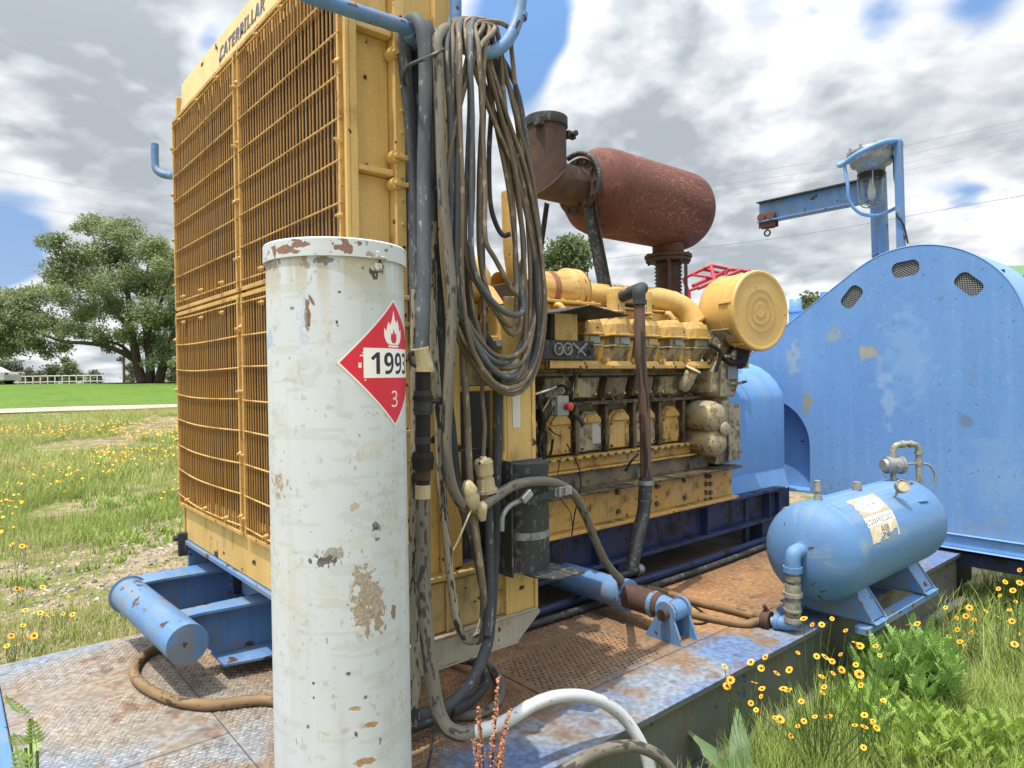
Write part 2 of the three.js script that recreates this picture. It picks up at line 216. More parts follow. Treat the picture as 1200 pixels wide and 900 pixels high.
// ---------------------------------------------------------------- sky: air and broken cumulus
{
  const Wd = 4096, Hd = 2048, fwd = V(0.6445, 0.1, -0.7646).normalize(), data = new Float32Array(Wd * Hd * 4), d = V(0, 0, 0);
  const gaps = [[240, 52, 0.03, 0.5], [262, 16, 0.036, 0.5], [225, 85, 0.02, 0.3], [20, 275, 0.07, 0.6], [5, 320, 0.05, 0.4], [600, 20, 0.075, 0.6], [610, 100, 0.05, 0.4], [640, 40, 0.04, 0.3], [500, -60, 0.1, 0.3], [880, 15, 0.04, 0.3], [1030, 18, 0.04, 0.3], [1150, 5, 0.045, 0.4], [1085, 205, 0.045, 0.42], [1150, 212, 0.03, 0.2], [640, 160, 0.03, 0.22], [1260, 20, 0.05, 0.2]].map(([u, v, r, a]) => [ray(u, v).normalize(), r, a]);
  const grey = [[130, 100, 0.14, 0.5], [60, 30, 0.12, 0.3], [700, 190, 0.11, 0.34], [860, 290, 0.1, 0.3], [760, 120, 0.1, 0.35], [1000, 130, 0.07, 0.25], [130, 200, 0.06, 0.25]].map(([u, v, r, a]) => [ray(u, v).normalize(), r, a]);
  const glow = [[95, 185, 0.05, 0.35], [235, 215, 0.05, 0.3], [840, 110, 0.06, 0.35], [700, 60, 0.07, 0.3], [1140, 270, 0.06, 0.35], [215, 30, 0.03, 0.3], [1000, 290, 0.07, 0.3], [600, 200, 0.05, 0.3]].map(([u, v, r, a]) => [ray(u, v).normalize(), r, a]);
  for (let y = 0; y < Hd; y++) {
    const up = ((y + 0.5) / Hd - 0.5) * Math.PI, cy = Math.cos(up), sy = Math.sin(up);
    for (let x = 0; x < Wd; x++) {
      const a = ((x + 0.5) / Wd - 0.5) * 2 * Math.PI, o = (y * Wd + x) * 4; d.set(Math.cos(a) * cy, sy, Math.sin(a) * cy);
      if (d.dot(fwd) < 0.62 && ((x & 3) || (y & 3))) { const q = ((y & ~3) * Wd + (x & ~3)) * 4; data[o] = data[q]; data[o + 1] = data[q + 1]; data[o + 2] = data[q + 2]; data[o + 3] = 1; continue; }   // well away from the view a coarser grid of the same sky will do
      let r, g, b;
      const e = Math.max(0, sy), hz = Math.exp(-e * 4.5);
      r = mix(0.15, 0.44, hz); g = mix(0.32, 0.58, hz); b = mix(0.66, 0.78, hz);
      if (sy > 0) {
        const k = 1 / (sy + 0.22), px = d.x * k * 2.1 + 3.1, pz = d.z * k * 2.1 + 8.3;
        const w1 = fbm3(px * 1.3 + 20, pz * 1.3, 4.4, 3) - 0.5, w2 = fbm3(px * 1.3, pz * 1.3 + 30, 9.1, 3) - 0.5;
        const big = fbm3(px + w1 * 0.9, pz + w2 * 0.9, 1.5, 3), fine = fbm3(px * 3.1 + w2, pz * 3.1 + w1, 7.7, 7, 0.56);
        let den = big * 0.55 + fine * 0.45 + 0.225, gr = 0, gl = 0;
        for (const [q, rr, am] of gaps) { const c = 1 - d.dot(q); if (c < rr * rr * 3) den -= am * 0.5 * Math.exp(-c * 2 / (rr * rr)) * (0.1 + 1.8 * fine); }
        for (const [q, rr, am] of grey) { const c = 1 - d.dot(q); if (c < rr * rr * 3) gr += am * Math.exp(-c * 2 / (rr * rr)); }
        for (const [q, rr, am] of glow) { const c = 1 - d.dot(q); if (c < rr * rr * 3) gl += am * Math.exp(-c * 2 / (rr * rr)); }
        den += gr * 0.16;
        const al = sstep(0.465, 0.585, den), th = sstep(0.52, 0.86, den + (big - 0.5) * 0.5);
        const shade = clamp(th * 0.75 + gr * 0.7 - gl * 0.8 + (fbm3(px * 5.5, pz * 5.5, 2.2, 6) - 0.5) * 1.05 + (fine - 0.5) * 1.1, -0.2, 1);
        const lum = mix(0.90, 0.47, clamp(shade)) + Math.max(0, -shade) * 0.5;
        const cs = clamp(shade); r = mix(r, lum * mix(0.98, 0.90, cs), al); g = mix(g, lum * mix(0.99, 0.985, cs), al); b = mix(b, lum * mix(1.015, 1.075, cs), al);
        const ca = clamp(d.dot(sunDir), 0, 1), glow2 = (1 + 2 * sy) / 1.6 * (1 + 1.9 * Math.exp(-(1 - ca) * 6.5)) ; const ex = mix(1, glow2, sstep(0.25, 0.6, sy)) * 0.86; r *= ex; g *= ex; b *= ex;  // sky brightened towards zenith and sun, added for fill light
      } else { const t = clamp(-sy * 6); r = mix(r, 0.16, t); g = mix(g, 0.17, t); b = mix(b, 0.12, t); }
      data[o] = r; data[o + 1] = g; data[o + 2] = b; data[o + 3] = 1;
    }
  }
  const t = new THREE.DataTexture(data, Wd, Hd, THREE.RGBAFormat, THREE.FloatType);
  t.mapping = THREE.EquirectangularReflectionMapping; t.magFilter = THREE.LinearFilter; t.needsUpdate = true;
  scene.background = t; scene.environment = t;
}

// ---------------------------------------------------------------- terrain: flat round the skid, rising beyond the gravel track
const gy = (x, W) => { let y = 0.66 * sstep(8, 30, W) + 1.06 * sstep(29, 56, W) - 2.5 * sstep(64, 130, W); y += 0.05 * (fbm3(x * 0.35 + 50, 3, W * 0.35 + 50, 3) - 0.5) * 2; const s = sstep(1.0, 5.5, W); return y - 0.08 * (1 - s) + 0.05; };
{
  const xs = [-60, -30, -15, -8, -4], ws = []; for (let x = -2; x < 14; x += 0.5) xs.push(x); for (const x of [14, 17, 20, 26, 34, 50, 80, 140]) xs.push(x);
  for (const w of [-200, -60, -20, -8, -4]) ws.push(w); for (let w = -2; w < 12; w += 0.35) ws.push(w); for (let w = 12; w < 75; w += 1) ws.push(w); for (const w of [80, 90, 110, 140, 200, 400, 900]) ws.push(w);
  xs.unshift(-900, -200); xs.push(300, 900);
  const pos = [], uv = [], idx = [];
  for (const w of ws) for (const x of xs) { pos.push(x, gy(x, w), -w); uv.push(x / 40, w / 40); }
  for (let j = 0; j + 1 < ws.length; j++) for (let i = 0; i + 1 < xs.length; i++) { const a = j * xs.length + i, b = a + 1, c = a + xs.length; idx.push(a, b, c, b, c + 1, c); }
  const g = new THREE.BufferGeometry(); g.setAttribute('position', new THREE.Float32BufferAttribute(pos, 3)); g.setAttribute('uv', new THREE.Float32BufferAttribute(uv, 2)); g.setIndex(idx); g.computeVertexNormals();
  // rough meadow soil near the skid
  const soil = texOf(1024, 0.1, (u, v) => {
    const a = fbm(u, v, 10, 6, 101), b = fbm(u, v, 60, 4, 103), f = vnoise(u * 512, v * 512, 512, 104), gr = fbm(u, v, 24, 4, 107);
    let c = lerp3([140, 124, 100], [170, 154, 130], b); c = lerp3(c, [112, 118, 62], sstep(0.4, 0.58, gr * 0.7 + a * 0.3)); const k = 0.8 + f * 0.4; return [c[0] * k, c[1] * k, c[2] * k, 0.95, f];
  });
  soil.map.repeat.set(10, 10); soil.rough.repeat.set(10, 10);
  struct('ground', g, mat(soil, { bump: 0.02 }));
  // mown lawn beyond the track, and the track itself, each a sheet just above the ground
  const strip = (w0, w1, x0, x1, dy, uvs, nx = 30, nw = 24) => {
    const pos = [], uv = [], idx = [];
    for (let j = 0; j <= nw; j++) for (let i = 0; i <= nx; i++) { const x = mix(x0, x1, i / nx), w = mix(w0, w1, j / nw) + (j === 0 || j === nw ? (fbm3(x * 0.9, 4, j, 3) - 0.5) * 0.8 : 0) - x * 0.05; pos.push(x, gy(x, w) + dy, -w); uv.push(x / uvs, w / uvs); }
    for (let j = 0; j < nw; j++) for (let i = 0; i < nx; i++) { const a = j * (nx + 1) + i, b = a + 1, c = a + nx + 1; idx.push(a, b, c, b, c + 1, c); }
    const q = new THREE.BufferGeometry(); q.setAttribute('position', new THREE.Float32BufferAttribute(pos, 3)); q.setAttribute('uv', new THREE.Float32BufferAttribute(uv, 2)); q.setIndex(idx); q.computeVertexNormals(); return q;
  };
  const lawn = texOf(512, 1, (u, v) => { const a = fbm(u, v, 8, 5, 111), f = vnoise(u * 256, v * 256, 256, 112), b = fbm(u, v, 40, 3, 113); let c = lerp3([62, 98, 18], [104, 132, 32], a * 0.6 + b * 0.4); const k = 0.7 + f * 0.6; return [c[0] * k, c[1] * k, c[2] * k, 0.9, f]; });
  lawn.map.repeat.set(1, 1); lawn.rough.repeat.set(1, 1);
  struct('lawn', strip(34, 66, -30, 60, 0.03, 5, 60, 60), mat(lawn, { bump: 0.02 }));
  const gravel = texOf(512, 1, (u, v) => { const a = fbm(u, v, 6, 5, 121), f = vnoise(u * 256, v * 256, 256, 122); let c = lerp3([168, 158, 144], [196, 188, 174], a); const k = 0.86 + f * 0.28; return [c[0] * k, c[1] * k, c[2] * k, 0.95, f]; });
  struct('gravel_road', strip(30.6, 33.6, -30, 60, 0.05, 3, 60, 6), mat(gravel, { bump: 0.02 }));
}

// ---------------------------------------------------------------- foliage
const rgb = (r, g, b) => new THREE.Color().setRGB(r, g, b);
function leafGeo(l, w) { const g = new THREE.BufferGeometry(); g.setAttribute('position', new THREE.Float32BufferAttribute([0, 0, 0, -w / 2, l * 0.5, w * 0.12, 0, l * 0.5, -w * 0.06, 0, 0, 0, 0, l * 0.5, -w * 0.06, w / 2, l * 0.5, w * 0.12, 0, l, 0, 0, l * 0.5, -w * 0.06, -w / 2, l * 0.5, w * 0.12, 0, l, 0, w / 2, l * 0.5, w * 0.12, 0, l * 0.5, -w * 0.06], 3)); g.computeVertexNormals(); return g; }
M.leaf = new THREE.MeshPhysicalMaterial({ color: 0xffffff, roughness: 0.75, transmission: 0.42, thickness: 0, side: THREE.DoubleSide });
M.grass = new THREE.MeshPhysicalMaterial({ color: 0xffffff, roughness: 0.7, transmission: 0.3, thickness: 0, side: THREE.DoubleSide });
M.bark = mat(texOf(256, [0.6, 1.2], (u, v) => { const a = fbm(u, v, 6, 4, 131), s = vnoise(u * 40, v * 8, 40, 132); return [...lerp3([58, 50, 42], [104, 92, 78], a * 0.5 + s * 0.5), 0.95, s]; }), { bump: 0.02 });
function swarm(name, geo, m, items, root) {                          // items: [pos, quaternion, scale, colour]; one InstancedMesh
  const im = new THREE.InstancedMesh(geo, m, items.length), mt = new THREE.Matrix4(), s = V(1, 1, 1), o = V(0, 0, 0); for (let q = root; q && q !== scene; q = q.parent) o.add(q.position);
  items.forEach(([p, q, sc, c], i) => { im.setMatrixAt(i, mt.compose(p.clone().sub(o), q, typeof sc === 'number' ? s.setScalar(sc) : sc)); im.setColorAt(i, c); });
  im.name = name; im.userData.kind = 'stuff'; shadows(im); (root ?? scene).add(im); return im;
}
const E3 = new THREE.Euler(), turn = (x, y, z) => new THREE.Quaternion().setFromEuler(E3.set(x, y, z, 'YXZ'));
// a tree: limbs given as polylines with radii, leaves spread through clumps
function tree(name, label, base, limbs, clumps, { n, leaf, tones, seed, group }) {
  const t = thing(name, label, 'tree', base, group), r = rngOf(seed), gs = [];
  for (const [pts, r0, r1] of limbs) { const c = new THREE.CatmullRomCurve3(pts), N = Math.max(6, pts.length * 5), F = c.computeFrenetFrames(N), pos = [], uv = [], nor = [], idx = [], R = 8; for (let i = 0; i <= N; i++) { const p = c.getPointAt(i / N), rad = mix(r0, r1, Math.pow(i / N, 0.8)); for (let k = 0; k <= R; k++) { const a = k / R * 6.2832, q = F.normals[i].clone().multiplyScalar(Math.cos(a)).addScaledVector(F.binormals[i], Math.sin(a)); pos.push(p.x + q.x * rad, p.y + q.y * rad, p.z + q.z * rad); nor.push(q.x, q.y, q.z); uv.push(k / R * 6.28 * r0, i / N * c.getLength()); } } for (let i = 0; i < N; i++) for (let k = 0; k < R; k++) { const a = i * (R + 1) + k, b = a + R + 1; idx.push(a, a + 1, b, a + 1, b + 1, b); } const g = new THREE.BufferGeometry(); g.setAttribute('position', new THREE.Float32BufferAttribute(pos, 3)); g.setAttribute('normal', new THREE.Float32BufferAttribute(nor, 3)); g.setAttribute('uv', new THREE.Float32BufferAttribute(uv, 2)); g.setIndex(idx); gs.push(clean(g)); }
  if (gs.length) part('trunk', gs, M.bark, t);
  const vol = clumps.map((c) => Math.pow(c[1], 1.9)), tot = vol.reduce((a, b) => a + b, 0), items = [];
  clumps.forEach(([c, rad, fl = 0.8], i) => {
    const m = Math.round(n * vol[i] / tot), tone = r();
    for (let k = 0; k < m; k++) {
      const z = r() * 2 - 1, a = r() * 6.2832, q = Math.sqrt(1 - z * z), d = V(q * Math.cos(a), z * fl, q * Math.sin(a)), rr = rad * Math.pow(r(), 0.55) * (0.6 + 0.8 * noise3(d.x * 2 + i, d.y * 2, d.z * 2));
      const p = c.clone().addScaledVector(d, rr), tc = lerp3(tones[0], tones[1], clamp(tone * 0.5 + r() * 0.5)), s = 0.6 + r() * 0.8;
      items.push([p, turn(-0.6 + r() * 2.4, a + r() * 2, r() * 6.28), s, rgb(tc[0], tc[1], tc[2])]);
    }
  });
  swarm('crown', leafGeo(leaf, leaf * 0.55), M.leaf, items, t);
  return t;
}
{ // the spreading tree on the lawn
  const D = 49, r = rngOf(5), at = (u, v, dd = 0) => pD(u, v, D + dd), base = at(165, 452); base.y = gy(base.x, -base.z);
  const B = (u, dd = 0) => { const p = at(u, 452, dd); p.y = base.y - 0.1; return p; };
  const limbs = [
    [[B(168), at(163, 435), at(158, 410, -0.5), at(153, 380, -1), at(150, 345, -1), at(143, 310, 0), at(140, 275, 0)], 0.4, 0.04],
    [[B(176, 0.3), at(176, 430), at(172, 395, 0.5), at(168, 360, 1), at(172, 320, 1.5), at(180, 285, 1)], 0.36, 0.04],
    [[B(186, 0.2), at(190, 432), at(198, 410, 0.5), at(206, 385, 1), at(214, 350, 0), at(220, 310, 0)], 0.38, 0.05],
    [[at(160, 424), at(145, 414, -0.6), at(122, 405, -1.2), at(100, 402, -1.5), at(75, 400, -1), at(45, 390, -1), at(10, 375, 0)], 0.22, 0.03],
    [[at(158, 420), at(140, 404, 1.2), at(110, 396, 2), at(80, 384, 2.5), at(55, 368, 3), at(30, 350, 3)], 0.15, 0.03],
    [[at(155, 392, -1), at(140, 370, -2), at(120, 345, -2.5), at(95, 320, -3), at(75, 300, -3)], 0.2, 0.03],
    [[at(172, 395, 0.5), at(186, 360, -1), at(200, 325, -2), at(208, 295, -2)], 0.2, 0.03],
    [[at(150, 345, -1), at(128, 315, 0), at(112, 285, 1), at(105, 262, 1)], 0.16, 0.03]];
  const cl = [], add = (u, v, px, dd = 0) => cl.push([at(u, v, dd), px * D / FOC * 1.2, 0.78]);
  for (const [u, v, px] of [[104, 264, 15], [128, 272, 20], [150, 268, 18], [60, 285, 14], [85, 298, 18], [112, 300, 22], [142, 298, 24], [172, 292, 20], [192, 300, 18], [208, 318, 20], [66, 318, 18], [95, 328, 22], [126, 332, 24], [156, 330, 22], [186, 334, 24], [212, 345, 22], [45, 345, 18], [22, 352, 18], [2, 350, 18], [-18, 365, 20], [75, 350, 18], [108, 362, 20], [140, 362, 20], [172, 366, 22], [202, 374, 22], [30, 375, 22], [8, 385, 22], [-14, 395, 20], [56, 378, 20], [84, 384, 16], [112, 388, 14], [150, 392, 16], [180, 396, 20], [206, 404, 20], [20, 402, 20], [46, 404, 14], [74, 406, 12], [128, 408, 9], [190, 420, 14], [206, 430, 12], [4, 412, 14], [228, 370, 24], [232, 330, 20], [225, 405, 18]]) { add(u, v, px * 0.92, (r() - 0.5) * 5); add(u + (r() - 0.5) * 30, v + (r() - 0.5) * 22, px * 0.62, (r() - 0.5) * 10); add(u + (r() - 0.5) * 38, v + (r() - 0.5) * 30, px * 0.42, (r() - 0.5) * 8); }
  tree('shade_tree', 'big spreading multi-stemmed green tree standing on the mown lawn', base, limbs, cl, { n: 120000, leaf: 0.18, tones: [[0.15, 0.21, 0.075], [0.34, 0.4, 0.18]], seed: 21 });
  struct('bare_soil', flatUV(new THREE.CircleGeometry(3.4, 40).rotateX(-Math.PI / 2).scale(1.25, 1, 0.6).translate(base.x + 0.4, base.y + 0.07, base.z + 0.3)), solid([116, 96, 74], 0.95));
}
function roundTree(label, u, v0, v1, wpx, D, seed, tones, n = 3500, leaf = 0.3, group) {
  const r = rngOf(seed), base = pD(u, v0, D); base.y = gy(base.x, -base.z) - 0.2; const top = pD(u, v1, D), h = top.y - base.y, R = wpx * D / FOC / 2, cl = [];
  for (let i = 0; i < 16; i++) { const t = r(), a = r() * 6.28, q = Math.sqrt(r()) * (1 - Math.abs(t - 0.45) * 0.9); cl.push([V(base.x + Math.cos(a) * R * q * 0.8, base.y + h * (0.25 + 0.68 * t), base.z + Math.sin(a) * R * q * 0.8), R * (0.28 + r() * 0.22)]); }
  cl.push([V(base.x, base.y + h * 0.5, base.z), R * 0.6]);
  return tree('far_tree', label, base, [[[base, V(base.x + 0.1, base.y + h * 0.3, base.z), V(base.x, base.y + h * 0.7, base.z)], Math.max(0.12, R * 0.07), 0.04]], cl, { n, leaf, tones, seed, group });
}
const darkG = [[0.06, 0.09, 0.038], [0.14, 0.18, 0.075]], midG = [[0.09, 0.13, 0.05], [0.21, 0.26, 0.11]];
roundTree('dark round tree at the far left edge, behind the white car', 6, 449, 421, 46, 78, 31, darkG);
roundTree('low dark tree between the far left tree and the white rail fence', 34, 449, 430, 30, 84, 32, darkG, 2200);
roundTree('dense dark tree behind the white rail fence, taller than its neighbours', 58, 449, 426, 34, 76, 33, darkG);
roundTree('lighter green tree just right of the dense dark one behind the rail fence', 82, 449, 418, 32, 74, 34, midG, 3200);
roundTree('small round bush-like tree at the right end of the rail fence', 108, 448, 436, 30, 80, 35, darkG, 2000);
roundTree('small bright tree glimpsed past the left stem of the shade tree', 153, 447, 425, 18, 82, 36, midG, 1600);
roundTree('low tree glimpsed between shade tree and radiator', 205, 447, 430, 26, 84, 37, midG, 1600);
roundTree('bushy green tree behind the engine, under the muffler', 668, 440, 272, 116, 26, 38, [[0.07, 0.12, 0.035], [0.2, 0.27, 0.09]], 22000, 0.15);
roundTree('green tree top showing above the sloping left shoulder of the blue housing', 962, 440, 336, 60, 30, 39, midG, 5000, 0.18);
{ // white pipe rail fence, pole, car, far wires
  const D = 62, g0 = thing('rail_fence', 'white pipe rail fence running along the far side of the lawn', 'fence', (() => { const p = pD(16, 450, D); p.y = gy(p.x, -p.z); return p; })());
  const a = pD(12, 449, D), b = pD(122, 448, D + 4), gnd = (p) => gy(p.x, -p.z);
  const N = 13; for (let i = 0; i <= N; i++) { const p = a.clone().lerp(b, i / N); p.y = gnd(p); part('post', rodded(p, p.clone().setY(p.y + 1.05), 0.05), M.white, g0); }
  for (const h of [0.45, 1.0]) { const p = a.clone(), q = b.clone(); p.y = gnd(p) + h; q.y = gnd(q) + h; part('rail', rodded(p, q, 0.045), M.white, g0); }
  const p0 = pD(145.5, 447, 70); p0.y = gnd(p0); const up = thing('utility_pole', 'slim grey utility pole seen under the shade tree', 'pole', p0); part('shaft', cyl(p0, p0.clone().setY(p0.y + 5), 0.14, 0.11, 10), M.bark, up); part('crossarm', rodded(V(p0.x - 0.7, p0.y + 4.6, p0.z), V(p0.x + 0.7, p0.y + 4.6, p0.z), 0.07), M.bark, up);
  // rear of a white saloon
  const c = pD(-18, 455, 52), cy = gnd(c) + 0.02, side = V(0.6445, 0, -0.7646).cross(UPV).normalize();   // across the view
  const car = thing('parked_car', 'white saloon car parked on the lawn, only its rear in view', 'car', V(c.x, cy, c.z));
  const prof = [[-2.2, 0.3], [-2.25, 0.7], [-1.3, 0.88], [-0.7, 1.36], [0.7, 1.4], [1.45, 1.02], [2.1, 0.98], [2.28, 0.8], [2.25, 0.36], [1.75, 0.3], [1.7, 0.5], [1.5, 0.62], [1.2, 0.62], [1.02, 0.5], [0.98, 0.28], [-1, 0.28], [-1.05, 0.5], [-1.25, 0.62], [-1.5, 0.62], [-1.7, 0.5], [-1.75, 0.3]];
  const mt = new THREE.Matrix4().makeBasis(side, UPV, side.clone().cross(UPV)).setPosition(c.x, cy, c.z), md = (g) => flatUV(g.applyMatrix4(mt));
  part('body', md(extr(shapeOf(prof), 1.75, 0.08).translate(0, 0, -0.87)), solid([222, 224, 226], 0.25), car);
  part('window', md(extr(shapeOf([[-1.1, 0.92], [-0.62, 1.3], [0.66, 1.33], [1.28, 0.98]]), 1.77).translate(0, 0, -0.885)), solid([30, 34, 38], 0.1), car);
  for (const x of [-1.36, 1.36]) for (const z of [-0.72, 0.72]) part('wheel', md(new THREE.CylinderGeometry(0.32, 0.32, 0.22, 20).rotateX(Math.PI / 2).translate(x, 0.32, z)), M.dark, car);
  for (const z of [-0.72, 0.72]) part('tail_light', md(rbox(0.06, 0.16, 0.3, 0.01).translate(2.25, 0.84, z)), M.red, car);
  const wire = (label, u0, v0, u1, v1, D0, D1, r = 0.018) => { const p = pD(u0, v0, D0), q = pD(u1, v1, D1), m = p.clone().lerp(q, 0.5); m.y -= 0.25; const d = q.clone().sub(p), A = p.clone().addScaledVector(d, -0.3), B = q.clone().addScaledVector(d, 0.4); one('power_line', tube([A, p, m, q, B], r * 0.62, 40, 5), M.steel, label, 'power line', null, m); };
  wire('upper overhead wire crossing the sky left of the radiator', 0, 200, 205, 231, 60, 52);
  wire('middle overhead wire on the left, ending behind the shade tree', 0, 236, 205, 263, 60, 52);
  wire('lowest overhead wire at the left edge, above the shade tree', -20, 301, 60, 312, 60, 52, 0.024);
  wire('topmost of the four thin wires right of the muffler', 838, 208, 1200, 140, 40, 34, 0.012);
  wire('second of the four thin wires right of the muffler', 842, 217, 1200, 152, 40, 34, 0.012);
  wire('third of the four thin wires right of the muffler', 842, 224, 1200, 163, 40, 34, 0.008);
  wire('lowest of the four thin wires right of the muffler', 842, 231, 1200, 172, 40, 34, 0.008);
  wire('thick overhead wire passing behind the muffler and the crane post', 715, 303, 1200, 229, 36, 30, 0.02);
  wire('faint low wire just above the blue housing', 860, 314, 1200, 274, 44, 40, 0.008);
}
{ // red lattice mast lying behind the engine
  const D = 18, t = thing('lattice_mast', 'red steel lattice mast lying raised behind the engine and air cleaner', 'mast', pD(840, 345, D)), ch = (u0, v0, u1, v1, dd0 = 0, dd1 = 0, r = 0.05, n = 'brace') => part(n, rodded(pD(u0, v0, D + dd0), pD(u1, v1, D + dd1), r, 8), M.redMast, t);
  ch(801, 326, 833, 311, 0, 0, 0.045, 'chord'); ch(833, 311, 853, 315, 0, 0, 0.045, 'chord'); ch(812, 335, 856, 316, -0.6, 0.2, 0.05, 'chord'); ch(856, 316, 896, 320, 0.2, 0.6, 0.045, 'chord'); ch(818, 338, 868, 317, -1, -0.6, 0.05, 'chord'); ch(868, 317, 900, 324, -0.6, 0, 0.045, 'chord'); ch(801, 326, 806, 341); ch(833, 311, 840, 340, 0, -1); ch(806, 341, 848, 327, 0, 0, 0.04); ch(824, 316, 846, 320, 0, 0.2, 0.035); ch(853, 315, 846, 330); ch(812, 322, 840, 326, 0, -0.6, 0.035); ch(848, 327, 890, 318, 0, 0.5, 0.035); ch(840, 340, 875, 330, -1, 0, 0.04); ch(806, 341, 812, 440, 0, 0, 0.07, 'leg'); ch(875, 330, 880, 440, 0, 0, 0.07, 'leg');
}
{ // green-roofed shed at the right edge
  const a = pD(1176, 322, 30), t = thing('metal_shed', 'green metal-roofed shed at the right edge beyond the blue housing', 'shed', V(a.x + 4, 0, a.z));
  const dx = V(0.775, 0, 0.632), dz = V(0.6445, 0, -0.7646), q = (s, y, d) => V(a.x, y, a.z).addScaledVector(dx, s).addScaledVector(dz, d), ty = a.y, wallM = solid([70, 112, 72], 0.6), roofM = solid([84, 126, 78], 0.5);
  const mk = (A, B, C, Dd) => { const g = new THREE.BufferGeometry(); g.setAttribute('position', new THREE.Float32BufferAttribute([A, B, C, A, C, Dd].flatMap((p) => [p.x, p.y, p.z]), 3)); g.computeVertexNormals(); return flatUV(g); };
  part('wall', [mk(q(-1, 0, 0), q(12, 0, 0), q(12, ty, 0), q(-1, ty, 0)), mk(q(-1, 0, 0), q(-1, 0, 9), q(-1, ty, 9), q(-1, ty, 0))], wallM, t);
  part('roof', [mk(q(-1.4, ty - 0.1, -0.4), q(12.4, ty - 0.1, -0.4), q(12.4, ty + 1.1, 4.5), q(-1.4, ty + 1.1, 4.5)), mk(q(-1.4, ty + 1.1, 4.5), q(12.4, ty + 1.1, 4.5), q(12.4, ty - 0.1, 9.4), q(-1.4, ty - 0.1, 9.4))], roofM, t);
  for (let i = 0; i < 12; i++) part('wall_rib', bar(q(-0.9 + i * 1.1, 0, -0.03), q(-0.9 + i * 1.1, ty, -0.03), 0.05, 0.05, dx), wallM, t);
}

// ---------------------------------------------------------------- skid deck
const deckTone = (L, W) => {                                         // colour of the worn deck plate, sRGB
  const a = fbm3(L * 1.1, W * 1.1, 3.3, 5), b = fbm3(L * 2.6 + 9, W * 2.6, 8.1, 5), c = fbm3(L * 7, W * 7, 1.7, 4), f = noise3(L * 60, W * 60, 5), m = fbm3(L * 15, W * 15, 6.6, 3);
  let k = lerp3([152, 126, 102], [184, 140, 98], sstep(0.38, 0.62, a));                                            // rust dust
  k = lerp3(k, [126, 98, 76], sstep(0.52, 0.7, b) * 0.45);
  k = lerp3(k, [206, 154, 100], clamp(sstep(0.53, 0.74, fbm3(L * 0.9 + 4, W * 1.3, 12, 4)) + sstep(2.6, 3.6, L) * sstep(2.0, 2.3, W) * 0.7) * 0.75);                                   // orange silt
  const edge = sstep(2.22, 1.95, W) + sstep(0.55, 0.2, L) * 0.5 + sstep(4.0, 4.2, W) * 0.8 + sstep(0.30, 0.12, Math.abs(W - 2.75 + (L - 0.6) * 0.2)) * sstep(1.5, 0.8, L) * 0.7;   // where the blue paint has lasted
  k = lerp3(k, lerp3([158, 174, 196], [116, 148, 204], sstep(0.34, 0.56, b)), sstep(0.44, 0.58, c * 0.5 + m * 0.15 + b * 0.2 + (edge - 0.5) * 0.16 + 0.09) * clamp(edge * 1.15) * 0.92);
  k = lerp3(k, [172, 174, 172], sstep(2.3, 2.9, W) * sstep(1.5, 0.9, L) * (0.35 + 0.5 * b));                                               // scuffed bare metal at the nose
  k = lerp3(k, [146, 98, 66], sstep(0.54, 0.68, fbm3(L * 5.2, W * 5.2, 21, 4) * 0.5 + m * 0.5) * 0.4);
  k = lerp3(k, [74, 58, 48], sstep(2.45, 3.1, W) * sstep(1.6, 2.4, L) * 0.72);                                                 // darker inward under the engine
  k = lerp3(k, [78, 70, 66], sstep(0.6, 0.72, m * 0.6 + c * 0.4) * 0.4);
  const g = 0.68 + f * 0.22; return [k[0] * g, k[1] * g, k[2] * g];
};
const DL0 = 0.19, DL1 = 5.99, DW0 = 1.765, DW1 = 4.24;
